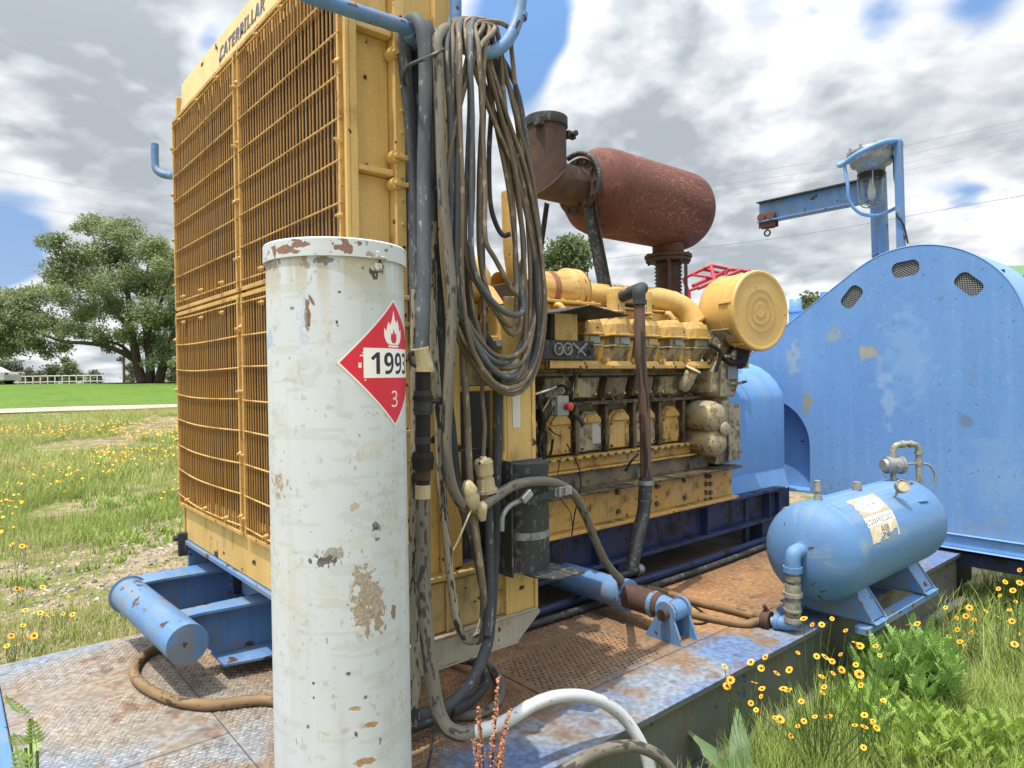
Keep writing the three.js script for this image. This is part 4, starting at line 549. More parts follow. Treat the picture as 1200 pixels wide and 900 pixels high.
    for (const x of [-0.04, 0.2]) part('bolt', [hexbolt(P(L0 + x, 1.49, m(2.93)), UPV, 0.014, 0.022), hexbolt(P(L0 + clamp(x, 0.01, 0.155), 1.68, m(2.895)), UPV, 0.01, 0.014)], M.rocker, t);
  }
  part('valley_cover', [S(2.45, 4.45, 1.44, 1.72, 3.25, 3.75), S(2.5, 4.4, 1.721, 1.76, 3.22, 3.78)], M.rocker, t);
  // rails on top of the bank, exhaust cone, air pipe, breathers
  part('water_manifold', [S(2.3, 3.42, 1.80, 1.87, 3.14, 3.22, 0.012), S(2.3, 3.42, 1.871, 1.89, 3.11, 3.24)], M.rocker, t); part('water_manifold', [S(3.55, 4.2, 1.79, 1.86, 3.12, 3.2, 0.01), S(3.58, 4.18, 1.861, 1.875, 3.1, 3.22)], M.rocker, t);
  for (let i = 0; i < 6; i++) part('manifold_elbow', tube([P(2.72 + i * 0.28, 1.83, 3.14), P(2.72 + i * 0.28, 1.85, 3.09), P(2.74 + i * 0.28, 1.80, 3.05)], 0.022, 12, 10), M.rocker, t);
  for (let L = 2.4; L < 3.4; L += 0.14) part('bolt', hexbolt(P(L, 1.891, 3.15), UPV, 0.013, 0.014), M.rocker, t);
  part('exhaust_cone', lathe([[0.085, 0], [0.1, 0.02], [0.102, 0.1], [0.135, 0.55], [0.15, 0.6], [0.165, 0.6], [0.165, 0.63], [0.15, 0.64], [0.15, 0.67], [0.165, 0.67], [0.165, 0.7], [0, 0.71]], P(2.72, 1.985, 3.36), V(1, 0, 0), 36), M.rocker, t);
  part('burnt_band', lathe([[0.1085, 0], [0.1315, 0.15], [0.1315, 0.15]], P(3.02, 1.985, 3.36), V(1, 0, 0), 36), mat(paint(128, 0.5, { base: [136, 86, 70], fade: [164, 112, 74], seed: 62, chips: 0.9 })), t, 'heat-burnt purple band on the exhaust cone');
  part('air_pipe', tube([P(3.35, 2.0, 3.45), P(3.6, 1.99, 3.4), P(3.95, 1.985, 3.32), P(4.2, 1.97, 3.2), P(4.34, 1.90, 3.1), P(4.38, 1.78, 3.03)], 0.085, 60, 24), M.drum, t); part('pipe_clamp', [tube(arcpts(P(4.27, 1.945, 3.16), V(0.35, 0.8, 0.3).normalize(), V(0.6, -0.5, 0.62).normalize(), 0.088, 0, 6.283, 20), 0.006, 40, 6, true)], M.drum, t); part('pipe_bracket', [cyl(P(3.45, 2.06, 3.42), P(3.45, 2.13, 3.42), 0.045, 0.05, 16)], M.rocker, t);
  for (const L of [3.415, 3.70]) { part('breather', lathe([[0, 0], [0.06, 0.0], [0.068, 0.004], [0.068, 0.012], [0.06, 0.02], [0.0595, 0.095], [0.061, 0.1], [0.0595, 0.105], [0.058, 0.155], [0.05, 0.168], [0, 0.17]], P(L, 1.81, 2.98), UPV, 32), M.drum, t); part('breather_neck', [cyl(P(L, 1.64, 2.98), P(L, 1.80, 2.98), 0.052, 0.046, 24), cyl(P(L, 1.79, 2.98), P(L, 1.80, 2.98), 0.054, 0.054, 24)], M.rocker, t); }
  part('breather_bridge', S(3.47, 3.65, 1.9, 1.97, 2.95, 3.02, 0.01), M.drum, t);
  // oil filler, rear housings, pumps
  { const a = P(4.06, 1.29, 2.93), b = P(4.10, 1.44, 2.86), d = b.clone().sub(a).normalize(); part('oil_filler', lathe([[0.03, 0], [0.048, 0.03], [0.05, 0.09], [0.043, 0.095], [0.047, 0.1], [0.047, 0.155], [0, 0.156]], a, d, 28), M.head, t); part('filler_cap', lathe([[0, 0], [0.058, 0], [0.06, 0.008], [0.054, 0.018], [0, 0.022]], a.clone().addScaledVector(d, 0.157), d, 28), M.cream, t); }
  part('rear_housing', [plateW([[4.36, 1.27], [4.43, 1.225], [4.64, 1.225], [4.70, 1.32], [4.70, 1.5], [4.42, 1.5], [4.36, 1.42]], 2.86, 0.5, 0.02), S(4.41, 4.46, 1.23, 1.5, 2.83, 2.859, 0.008), S(4.53, 4.67, 1.32, 1.34, 2.82, 2.859)], M.head, t, 'dusty cast housing at the rear of the near bank');
  part('housing_window', plateW([[4.53, 1.36], [4.66, 1.36], [4.66, 1.46], [4.53, 1.46]], 2.852, 0.007, 0.002), M.galv, t);
  part('rear_pump', lathe([[0, 0], [0.06, 0.004], [0.1, 0.03], [0.115, 0.08], [0.12, 0.2], [0.1, 0.3]], P(4.30, 1.09, 2.78), V(0.15, 0, -1), 30), M.head, t); part('rear_pump', lathe([[0, 0], [0.05, 0.004], [0.09, 0.03], [0.105, 0.08], [0.11, 0.2], [0.1, 0.3]], P(4.32, 0.9, 2.78), V(0.15, 0, -1), 30), M.head, t); part('pump_link', lathe([[0, 0], [0.04, 0.004], [0.055, 0.02], [0.058, 0.2]], P(4.36, 1.0, 2.76), V(0.15, 0, -1), 20), M.head, t);
  part('flywheel_housing', [plateL([[2.92, 0.72], [4.08, 0.72], [4.08, 1.2], [3.9, 1.45], [3.1, 1.45], [2.92, 1.2]], 4.46, 0.2, 0.01), S(4.48, 4.58, 0.98, 1.2, 2.87, 2.919, 0.01)], M.head, t);
  part('hole_plate', plateW([[4.55, 0.74], [4.70, 0.74], [4.70, 1.17], [4.55, 1.17]], 2.86, 0.012, 0.002, [0.79, 0.86, 0.95, 1.03].flatMap((h) => [4.585, 4.665].map((L) => Array.from({ length: 8 }, (_, i) => [L + Math.cos(-i * 0.7854) * 0.012, h + Math.sin(-i * 0.7854) * 0.016])))), M.head, t, 'tan plate with two columns of holes');
  part('front_housing', [S(2.2, 2.42, 0.75, 1.42, 3.0, 3.9, 0.02), S(2.25, 2.64, 1.43, 1.6, 3.1, 3.8, 0.02)], M.engine, t); part('front_cover', [plateL([[2.55, 1.3], [3.3, 1.3], [3.3, 1.86], [2.95, 1.95], [2.7, 1.86], [2.55, 1.7]], 2.12, 0.05, 0.01, [[[2.64, 1.42], [2.64, 1.72], [2.7, 1.76], [2.74, 1.72], [2.74, 1.42]]])], M.rocker, t, 'yellow plate with an arched slot at the engine front');
  part('thermostat_housing', [lathe([[0, 0], [0.09, 0.01], [0.12, 0.06], [0.12, 0.16], [0.09, 0.22], [0.05, 0.25], [0, 0.25]], P(2.12, 1.78, 2.86), UPV, 28), cyl(P(2.12, 1.4, 2.86), P(2.12, 1.78, 2.86), 0.075, 0.08, 20)], M.drum, t); part('coolant_pipe', tube([P(2.38, 2.4, 2.83), P(2.38, 2.1, 2.82), P(2.42, 1.92, 2.84), P(2.5, 1.85, 2.95)], 0.04, 30, 18), M.rocker, t);
  part('sensor', cyl(P(2.16, 1.735, 2.5), P(2.22, 1.8, 2.56), 0.028, 0.026, 14), M.galv, t); part('dark_bracket', [S(2.1, 2.2, 1.74, 1.76, 2.5, 2.7), S(2.3, 2.36, 1.70, 1.9, 2.6, 2.9)], M.rustDark, t);
  // wiring and lines along the block
  const wire = (pts, rad, m = M.dark, n = 'wire') => part(n, tube(pts.map(([u, v, W]) => pW(u, v, W)), rad, 40, 6), m, t);
  wire([[640, 458, 2.85], [632, 470, 2.8], [636, 492, 2.8], [631, 520, 2.85], [634, 536, 2.85]], 0.009); wire([[655, 452, 2.85], [643, 470, 2.8], [634, 486, 2.8]], 0.006, M.hoseGrey); wire([[646, 455, 2.85], [660, 452, 2.8], [664, 458, 2.8], [648, 478, 2.78], [640, 494, 2.8]], 0.008);
  wire([[627, 462, 2.8], [640, 458, 2.8], [652, 453, 2.8]], 0.006, M.hoseWhite); wire([[657, 428, 2.8], [660, 440, 2.8], [668, 450, 2.8], [666, 462, 2.76]], 0.004, M.hoseGrey); wire([[662, 428, 2.8], [664, 448, 2.8], [671, 456, 2.8]], 0.004, M.hoseWorn); wire([[674, 428, 2.8], [671, 446, 2.8], [668, 458, 2.76]], 0.004); wire([[681, 430, 2.8], [673, 448, 2.8], [671, 468, 2.76]], 0.004, M.hoseWorn);
  wire([[664, 520, 2.9], [672, 534, 2.88], [680, 555, 2.82], [679, 580, 2.8], [674, 600, 2.82], [670, 628, 2.84]], 0.004); wire([[658, 536, 2.9], [654, 552, 2.85], [655, 580, 2.82], [668, 600, 2.8], [671, 618, 2.84]], 0.003); wire([[642, 500, 2.88], [650, 508, 2.86], [657, 511, 2.86]], 0.004);
  wire([[636, 480, 2.9], [638, 500, 2.88], [633, 528, 2.88], [644, 534, 2.88], [648, 515, 2.88]], 0.008); wire([[672, 484, 2.9], [680, 492, 2.88], [684, 498, 2.86]], 0.014, M.black, 'cable_gland'); wire([[748, 532, 2.85], [740, 540, 2.88], [733, 552, 2.92]], 0.008);
  part('terminal_box', S(2.66, 2.74, 1.0, 1.08, 2.93, 2.99), M.dark, t);
  for (let i = 0; i < 14; i++) { const L = 2.5 + r() * 1.7, h = 1.2 + r() * 0.05; part('fuel_line', tube([P(L, h, 2.97), P(L + 0.05, h + 0.02 + r() * 0.03, 2.95), P(L + 0.12, h - 0.01, 2.96)], 0.007, 14, 6), M.greasy, t); }
}
{ // gauge panel with its little roof
  const t = thing('gauge_panel', 'black gauge panel with two round gauges under a small peaked roof on the engine', 'gauge panel', P(2.7, 1.49, 2.72));
  part('panel_face', bx(2.53, 2.905, 1.495, 1.60, 2.70, 2.74, 0.003), M.black, t);
  for (const [u, v] of [[653.5, 409], [664, 409]]) { const c = pW(u, v, 2.699), g = part('gauge', lathe([[0, -0.002], [0.03, -0.002], [0.036, 0.001], [0.037, 0.012], [0.03, 0.014], [0.028, 0.008], [0, 0.008]], c, NW, 28), M.galv, t); part('gauge_face', cyl(c.clone().addScaledVector(NW, 0.0082), c.clone().addScaledVector(NW, 0.0092), 0.027, 0.027, 24), M.black, g); part('needle', bar(c.clone().addScaledVector(NW, 0.0105), c.clone().add(V(0.014, 0.012, 0.0105)), 0.003, 0.001), M.white, g); }
  part('strap', [bar(pW(671, 402, 2.694), pW(687, 417, 2.694), 0.016, 0.004), bar(pW(688, 402, 2.689), pW(677, 414, 2.689), 0.014, 0.004)], M.steel, t, 'crossed grey straps on the panel'); part('knob', [cyl(pW(690, 413, 2.7), pW(690, 413, 2.68), 0.016, 0.014, 12), cyl(pW(694, 406, 2.7), pW(694, 406, 2.69), 0.008, 0.008, 10)], M.dark, t);
  part('backing_plate', bx(2.62, 2.80, 1.601, 1.755, 2.73, 2.75, 0.003), M.rocker, t); part('support', [bx(2.575, 2.61, 1.601, 1.755, 2.72, 2.76, 0.003), bx(2.56, 2.86, 1.44, 1.494, 2.745, 2.76)], M.dark, t); part('support', bx(2.56, 2.84, 1.445, 1.49, 2.715, 2.744), M.rocker, t);
  const rf = (a, b, n) => part(n, plateW([a, b, [b[0], b[1] + 0.008], [a[0], a[1] + 0.008]], 2.58, 0.42, 0.001), M.black, t); rf([2.50, 1.735], [2.745, 1.785], 'roof_plate'); rf([2.746, 1.785], [3.07, 1.745], 'roof_plate');
}
{ const t = thing('stop_button_box', 'pale grey stop box with a round red button on the engine side', 'switch box', P(2.68, 1.18, 2.76)); part('box', bx(2.652, 2.745, 1.175, 1.29, 2.75, 2.81, 0.006), M.galv, t); part('button', lathe([[0.018, 0], [0.018, 0.02], [0.024, 0.022], [0.025, 0.036], [0.02, 0.042], [0, 0.048]], pW(663.5, 476.5, 2.75), NW, 24), M.redPaint, t); }
{ // rusty drain pipe standing in front of the engine
  const t = thing('rusty_pipe', 'tall rusty pipe with an elbow running down the engine side to the deck', 'pipe', P(3.25, 0, 2.65));
  part('pipe', tube([pW(749, 352, 2.68), pW(751, 420, 2.66), pW(756, 500, 2.65), pW(757, 566, 2.65)], 0.034, 40, 20), M.rustPipe, t); part('hose_end', tube([pW(757, 560, 2.65), pW(754, 600, 2.645), pW(747, 630, 2.64), pW(740, 668, 2.64)], 0.0405, 30, 20), M.black, t); part('clamp', cyl(pW(757, 563, 2.65), pW(757, 568, 2.65), 0.046, 0.046, 24), M.galv, t);
  part('elbow', [tube([P(3.43, 1.915, 2.96), pW(752, 338, 2.72), pW(749, 341, 2.68), pW(749, 354, 2.68)], 0.04, 24, 18), cyl(pW(749, 352, 2.68), pW(749, 357, 2.68), 0.046, 0.046, 18)], M.hoseBlack, t);
}
{ // muffler on its bellows, with mitred stack
  const MW = 3.5, MH = 2.79, t = thing('exhaust_muffler', 'rusty red-brown drum muffler mounted above the engine', 'muffler', P(4.7, 2.1, MW));
  part('drum', lathe([[0, 0], [0.12, 0.012], [0.2, 0.045], [0.27, 0.1], [0.31, 0.16], [0.325, 0.23], [0.328, 0.3], [0.328, 1.22], [0.32, 1.28], [0.29, 1.335], [0.22, 1.375], [0.12, 1.395], [0, 1.4]], P(3.61, MH, MW), V(1, 0, 0), 64), M.rust, t); part('seam', [lathe([[0.328, 0], [0.3305, 0.005], [0.328, 0.01]], P(3.93, MH, MW), V(1, 0, 0), 64)], M.rust, t);
  part('neck', [cyl(P(4.68, 2.36, MW), P(4.68, 2.52, MW), 0.13, 0.13, 32)], M.rust, t); const fl = part('flange', [cyl(P(4.68, 2.375, MW), P(4.68, 2.40, MW), 0.195, 0.195, 36), cyl(P(4.68, 2.345, MW), P(4.68, 2.37, MW), 0.185, 0.185, 36)], M.rustDark, t); for (let i = 0; i < 10; i++) { const a = i * 0.6283; part('bolt', cyl(P(4.68 + Math.cos(a) * 0.17, 2.33, MW + Math.sin(a) * 0.17), P(4.68 + Math.cos(a) * 0.17, 2.415, MW + Math.sin(a) * 0.17), 0.011, 0.011, 8), M.rustDark, fl); }
  const bp = []; for (let i = 0; i <= 18; i++) { bp.push([i % 2 ? 0.115 : 0.098, i * 0.0155]); } part('bellows', lathe(bp, P(4.68, 2.06, MW), UPV, 36), M.rustDark, t); for (const [a, b] of [[-0.12, 0.1], [0.13, -0.1], [0.02, 0.16]]) part('bellows_bar', bar(P(4.68 + a, 2.02, MW - b), P(4.68 + a, 2.37, MW - b), 0.035, 0.012, V(1, 0, 0)), M.rustDark, t); part('outlet', cyl(P(4.68, 1.75, MW), P(4.68, 2.06, MW), 0.1, 0.1, 28), M.rustDark, t);
  // stack: flange, elbow cut on the mitre, upright with a clamp band
  const s = thing('exhaust_stack', 'dark rusted elbow stack with a clamp band standing at the muffler end', 'exhaust stack', P(3.3, 2.6, MW));
  const R = 0.14, cut = (g, f) => { const p = g.attributes.position; for (let i = 0; i < p.count; i++) f(p, i); g.computeVertexNormals(); return g; };
  const up = new THREE.CylinderGeometry(R, R, 1, 40, 1, true); { const p = up.attributes.position; for (let i = 0; i < p.count; i++) if (p.getY(i) < 0) p.setY(i, MH + p.getX(i)); else p.setY(i, 3.21); } scaleUV(up, 0.9, 0.6); up.computeVertexNormals(); up.translate(3.3, YD, -MW);
  const side = new THREE.CylinderGeometry(R, R, 1, 40, 1, true).rotateZ(-Math.PI / 2); { const p = side.attributes.position; for (let i = 0; i < p.count; i++) if (p.getX(i) < 0) p.setX(i, 3.3 + p.getY(i)); else p.setX(i, 3.63); } scaleUV(side, 0.9, 0.6); side.computeVertexNormals(); side.translate(0, YD + MH, -MW);
  part('upright', clean(up), M.rustDark, s); part('elbow', clean(side), M.rustDark, s); const seam = []; for (let i = 0; i < 40; i++) { const a = i / 40 * 6.2832; seam.push(P(3.3 + Math.cos(a) * R, MH + Math.cos(a) * R, MW + Math.sin(a) * R)); } part('weld', tube(seam, 0.006, 80, 6, true), M.rustDark, s);
  const band = part('clamp_band', [lathe([[0.14, 0], [0.152, 0], [0.152, 0.065], [0.146, 0.07], [0.134, 0.07]], P(3.3, 3.15, MW), UPV, 40)], M.black, s); part('clamp_lug', [bx(3.42, 3.50, 3.09, 3.14, MW - 0.1, MW - 0.06), cyl(P(3.46, 3.115, MW - 0.14), P(3.46, 3.115, MW + 0.0), 0.02)], M.black, band); part('clamp_lug', bx(3.14, 3.19, 3.12, 3.18, MW - 0.1, MW - 0.04), M.black, band);
  part('flange', [lathe([[0.13, 0], [0.205, 0], [0.205, 0.02], [0.13, 0.02]], P(3.60, MH, MW), V(1, 0, 0), 40)], M.rustDark, s); for (let i = 0; i < 12; i++) { const a = i * 0.5236; part('bolt', cyl(P(3.585, MH + Math.sin(a) * 0.18, MW + Math.cos(a) * 0.18), P(3.635, MH + Math.sin(a) * 0.18, MW + Math.cos(a) * 0.18), 0.013, 0.013, 8), M.rustDark, s); }
  // support straps
  const k = thing('muffler_bracket', 'two black angle struts holding the muffler end up off the engine', 'bracket', P(3.75, 1.95, 3.3)); const A = pL(683, 212, 3.58), B = pL(709, 345, 3.72), d = V(1, 0, 0);
  part('strut', [bar(A, B, 0.085, 0.006, V(0.9, 0.1, 0.4)), bar(A.clone().add(V(0.035, 0, 0.03)), B.clone().add(V(0.035, 0, 0.03)), 0.006, 0.06, V(0.9, 0.1, 0.4))], M.black, k); part('foot', bx(3.66, 3.98, 1.895, 1.91, 3.1, 3.3), M.black, k); part('strut', bar(pL(641, 238, 3.58), pL(630, 318, 3.5), 0.05, 0.008, V(1, 0, 0)), M.black, k); part('bridge', tube(arcpts(P(3.59, MH, MW), V(0, 0, 1), UPV, 0.235, -0.4, 1.9, 16), 0.02, 24, 6), M.black, k);
}
{ // air cleaner drum
  const ax = V(-0.174, 0, 0.985).normalize(), c = P(4.657, 1.866, 2.65), D = 0.36, t = thing('air_cleaner', 'round yellow air cleaner drum at the rear of the engine', 'air cleaner', c.clone().addScaledVector(ax, -D / 2));
  const b = c.clone().addScaledVector(ax, -D);
  part('drum', lathe([[0, 0], [0.25, 0.0], [0.285, 0.01], [0.29, 0.03], [0.29, D - 0.055]], b, ax, 72), M.drum, t);
  part('lid', lathe([[0.292, D - 0.053], [0.3, D - 0.048], [0.302, D - 0.02], [0.298, D - 0.004], [0.288, D], [0.268, D - 0.002], [0.262, D - 0.008], [0.16, D - 0.008], [0.154, D - 0.002], [0.148, D - 0.008], [0.107, D - 0.008], [0.1, D - 0.001], [0.093, D - 0.008], [0.06, D - 0.008], [0.054, D - 0.002], [0.047, D - 0.005], [0, D - 0.004]], b, ax, 72), M.drum, t);
  const rt = V(0.985, 0, 0.174); const on = (a, r, q) => b.clone().addScaledVector(rt, Math.cos(a) * r).addScaledVector(UPV, Math.sin(a) * r).addScaledVector(ax, q);
  for (const a of [2.95, 0.6, 4.1, 5.4]) { part('latch', [bar(on(a, 0.298, D - 0.14), on(a, 0.304, D - 0.02), 0.02, 0.012, V(0, 0, 0).copy(rt).multiplyScalar(-Math.sin(a)).addScaledVector(UPV, Math.cos(a))), bar(on(a + 0.04, 0.305, D - 0.1), on(a - 0.04, 0.305, D - 0.1), 0.02, 0.01, ax)], M.drum, t); }
  for (const q of [0.02, 0.2]) part('mount_band', tube(Array.from({ length: 48 }, (_, i) => on(i / 48 * 6.2832, 0.291, q + 0.02)), 0.005, 96, 6, true), M.drum, t);
  part('rubber_duct', [cyl(on(4.6, 0.24, D - 0.22), on(4.6, 0.24, D - 0.22).add(V(-0.05, -0.16, 0)), 0.12, 0.1, 24), bar(on(4.3, 0.3, 0.08), on(5.1, 0.3, 0.3), 0.12, 0.01, V(0, 0, 1))], M.dark, t); part('saddle', [bar(on(3.75, 0.3, 0.12), on(3.75, 0.3, 0.3), 0.09, 0.012, V(-0.6, 0.8, 0)), bx(4.42, 4.5, 1.4, 1.62, 2.85, 2.95), bx(4.43, 4.62, 1.52, 1.54, 2.8, 3.0)], M.head, t);
  part('duct', tube([b.clone(), b.clone().addScaledVector(ax, -0.1), P(4.55, 1.8, 3.25), P(4.45, 1.7, 3.35)], 0.11, 20, 20), M.rocker, t);
  const u = thing('turbocharger', 'dusty turbocharger housing tucked below the air cleaner', 'turbocharger', P(4.5, 1.5, 2.95)); part('housing', [lathe([[0, 0], [0.06, 0.01], [0.1, 0.04], [0.11, 0.1], [0.07, 0.15]], P(4.5, 1.6, 2.84), V(0, 0, -1), 28), tube(arcpts(P(4.5, 1.6, 2.95), V(1, 0, 0), UPV, 0.1, 0, 5, 20), 0.05, 30, 14)], M.greasy, u); part('flange', lathe([[0.0, 0], [0.045, 0.0], [0.045, 0.02], [0.03, 0.02], [0.03, 0.06]], P(4.56, 1.535, 2.80), V(0, 0, -1), 20), M.galv, u); part('bracket', [bx(4.60, 4.72, 1.52, 1.545, 2.78, 2.92), bx(4.66, 4.72, 1.44, 1.52, 2.79, 2.81)], M.cream, u);
  part('hose', tube([P(4.42, 1.55, 2.85), P(4.5, 1.48, 2.8), P(4.62, 1.52, 2.79), P(4.7, 1.6, 2.85)], 0.022, 24, 10), M.dark, u); part('hose', tube([P(4.3, 1.62, 2.86), P(4.38, 1.56, 2.82), P(4.36, 1.42, 2.85)], 0.014, 20, 8), M.dark, u);
}

// ---------------------------------------------------------------- blue housing at the far end of the skid
{
  const t = thing('drive_housing', 'large pale blue sheet metal housing with a rounded top and three mesh vents', 'machine housing', P(6.3, 0.03, 2.4));
  const C = [2.1, 1.65], R = 0.76, HL = 6.0, out = [[1.34, 0.03]];
  for (let i = 0; i <= 28; i++) { const a = mix(Math.PI, Math.PI * 0.309, i / 28); out.push([C[0] + Math.cos(a) * R, C[1] + Math.sin(a) * R]); }   // from the near side over the top to the sloping shoulder
  const Q = out[out.length - 1]; out.push([4.1, Q[1] - (4.1 - Q[0]) * 0.69], [4.1, 0.31], [2.8, 0.31], [2.8, 0.03]);
  const rr = (cx, cy, w, h, r, rot) => { const o = []; for (const [sx, sy, a0] of [[1, 1, 0], [-1, 1, 1.5708], [-1, -1, 3.1416], [1, -1, 4.7124]]) for (let i = 0; i <= 5; i++) { const a = a0 + i / 5 * 1.5708, x = sx * (w / 2 - r) + Math.cos(a) * r, y = sy * (h / 2 - r) + Math.sin(a) * r; o.push([cx + x * Math.cos(rot) - y * Math.sin(rot), cy + x * Math.sin(rot) + y * Math.cos(rot)]); } return o.reverse(); };
  const vents = [[998, 348], [1061, 315], [1135, 333]].map(([u, v]) => { const p = pL(u, v, HL); return [-p.z, p.y - YD]; }).map(([W, h]) => [W, h, Math.atan2(h - C[1], W - C[0]) - Math.PI / 2]);
  const arch = [[2.955, 0.33]]; for (let i = 0; i <= 16; i++) { const a = Math.PI - i / 16 * Math.PI; arch.push([3.385 + Math.cos(a) * 0.43, 0.735 + Math.sin(a) * 0.43]); } arch.push([3.815, 0.33]);  // arched opening, added to give the dark area beside the guard
  const spots = [[2.419, 1.572, 0.075, 0.05, [176, 160, 128], 0.8], [2.724, 1.748, 0.07, 0.06, [160, 166, 160], 0.6], [2.975, 1.129, 0.04, 0.09, [150, 146, 122], 0.85], [3.107, 1.559, 0.06, 0.12, [156, 172, 190], 0.7], [1.733, 1.023, 0.05, 0.06, [104, 120, 146], 0.7], [2.294, 1.192, 0.05, 0.2, [150, 180, 214], 0.6], [2.15, 1.5, 0.2, 0.34, [134, 170, 214], 0.5], [1.55, 0.6, 0.2, 0.3, [134, 166, 208], 0.4], [2.578, 0.3, 0.2, 0.16, [120, 140, 160], 0.4], [1.69, 1.36, 0.03, 0.05, [110, 140, 180], 0.5]];
  const sheetT = texOf(1024, 3, (u, v) => {
    let z = u * 3 - 0.37; while (z > -1.2) z -= 3; const W = -z; let h = v * 3 - YD; if (h < -0.2) h += 3; const a = fbm3(W * 2, h * 2, 3, 5), st = fbm3(W * 22, h * 1.3, 5, 4), g = fbm3(W * 14, h * 14, 8, 4), f = noise3(W * 300, h * 300, 2);
    let c = lerp3([97, 143, 205], [112, 156, 211], a); c = lerp3(c, [136, 174, 216], sstep(0.52, 0.72, st) * 0.16); c = lerp3(c, [92, 134, 190], sstep(0.5, 0.34, st) * 0.12);
    for (const [w, hh, rw, rh, col, s] of spots) { const q = Math.hypot((W - w) / rw, (h - hh) / rh) + (g - 0.5) * 2.6 + (st - 0.5) * 1.2; c = lerp3(c, col, (1 - sstep(0.4, 1.3, q)) * s); }
    c = lerp3(c, [168, 190, 214], sstep(0.71, 0.77, fbm3(W * 90, h * 70, 12, 3)) * 0.35); c = lerp3(c, [96, 100, 104], sstep(0.80, 0.82, fbm3(W * 44, h * 44, 31, 3)) * 0.7); c = lerp3(c, [140, 142, 140], sstep(0.32, 0.1, h + (g - 0.5) * 0.3) * 0.35);
    return [c[0] * (0.97 + f * 0.06), c[1] * (0.97 + f * 0.06), c[2] * (0.97 + f * 0.06), 0.46 + (g - 0.5) * 0.3, 0.5 + (a - 0.5) * 0.6 + (g - 0.5) * 0.1];
  });
  part('front_sheet', plateL(out, HL, 0.006, 0, [...vents.map(([W, h, a]) => rr(W, h, 0.205, 0.125, 0.05, a)), arch]), mat(sheetT, { bump: 0.006 }), t);
  // rolled rim and back sheet
  const rim = []; const o2 = out.slice(0, 31); for (let i = 0; i + 1 < o2.length; i++) { const [a, b] = [o2[i], o2[i + 1]], dW = b[0] - a[0], dh = b[1] - a[1], l = Math.hypot(dW, dh), nx = -dh / l, ny = dW / l; const p = [P(HL + 0.002, a[1], a[0]), P(HL + 0.002, b[1], b[0]), P(HL + 0.72, b[1], b[0]), P(HL + 0.72, a[1], a[0])]; const g = new THREE.BufferGeometry(); g.setAttribute('position', new THREE.Float32BufferAttribute([0, 1, 2, 0, 2, 3].flatMap((k) => [p[k].x, p[k].y, p[k].z]), 3)); g.setAttribute('uv', new THREE.Float32BufferAttribute([0, 1, 2, 0, 2, 3].flatMap((k) => [p[k].x, i * 0.07 + (k === 1 || k === 2 ? 0.07 : 0)]), 2)); g.computeVertexNormals(); rim.push(g); }
  part('rim_sheet', creased(mergeGeometries(rim), 0.7), M.blue, t); part('back_sheet', plateL(out, HL + 0.72, 0.006), M.blue, t);
  part('lip', tube(out.slice(0, 31).map(([W, h]) => P(HL + 0.002, h, W)), 0.006, 160, 6), M.blue, t);
  part('foot_flange', [bx(5.93, 5.995, 0.03, 0.036, 1.34, 2.78), bx(5.978, 5.996, 0.037, 0.135, 1.34, 2.79), bx(5.955, 5.995, 0.136, 0.142, 1.34, 2.79)], M.blue, t);
  for (const [W, h, a] of vents) { // expanded metal behind each opening
    const gs = [], u = V(0, Math.sin(a), -Math.cos(a)), v = V(0, Math.cos(a), Math.sin(a)), c = P(HL + 0.016, h, W), n = 9, m = 7;
    for (let j = -m; j <= m; j++) { const z = []; for (let i = -n; i <= n; i++) z.push(c.clone().addScaledVector(u, i * 0.0125).addScaledVector(v, j * 0.0105 + ((i + j) % 2 ? 0.0046 : -0.0046))); for (let i = 0; i + 1 < z.length; i++) gs.push(rodded(z[i], z[i + 1], 0.003, 4)); }
    part('vent_mesh', gs, M.steel, t, 'expanded metal in a vent');
  }
  for (const [W, h] of vents) part('dark_inside', bx(HL + 0.12, HL + 0.13, h - 0.17, h + 0.1, W - 0.2, W + 0.2), M.dark, t); part('added_recess', [bx(HL + 0.2, HL + 0.21, 0.32, 1.25, 2.9, 3.85), bx(HL + 0.007, HL + 0.2, 0.32, 1.2, 2.93, 2.95), bx(HL + 0.007, HL + 0.2, 0.318, 0.328, 2.95, 3.84)], M.blue, t, 'added recess that keeps the arched opening dark');  // black plates put in for the dark behind the vents
  part('shoulder_box', [bx(6.02, 6.2, 2.02, 2.12, 2.70, 2.86), lathe([[0.06, 0], [0.06, 0.2], [0.066, 0.2], [0.066, 0.23], [0.055, 0.24], [0.055, 0.33], [0, 0.335]], P(6.3, 1.78, 3.23), UPV, 24), frus(6.1, 6.6, 2.9, 3.5, 1.5, 1.86, 0.1, 0.1, 0.1, 0.15)], M.blue, t);
  // smaller round-topped cover between engine and housing
  const k = thing('coupling_cover', 'smaller pale blue round-topped guard between engine and housing', 'machine guard', P(5.2, 0.38, 3.5));
  const co = [[3.1, 0.42], [3.07, 0.62], [3.07, 1.17], [3.085, 1.23], [3.13, 1.31], [3.2, 1.39], [3.3, 1.46], [3.45, 1.51], [3.7, 1.53], [3.93, 1.4], [3.93, 0.42]];
  part('cover_sheet', creased(plateL(co, 4.78, 0.98), 0.5), M.blue, k); part('skirt', plateL([[3.03, 0.385], [3.075, 0.56], [3.09, 0.56], [3.09, 0.385]], 4.80, 0.955), M.blue, k); part('handle', tube([P(5.0, 1.30, 3.13), P(5.0, 1.31, 3.075), P(5.07, 1.335, 3.065), P(5.14, 1.335, 3.065), P(5.15, 1.32, 3.12)], 0.007, 24, 8), M.black, k);
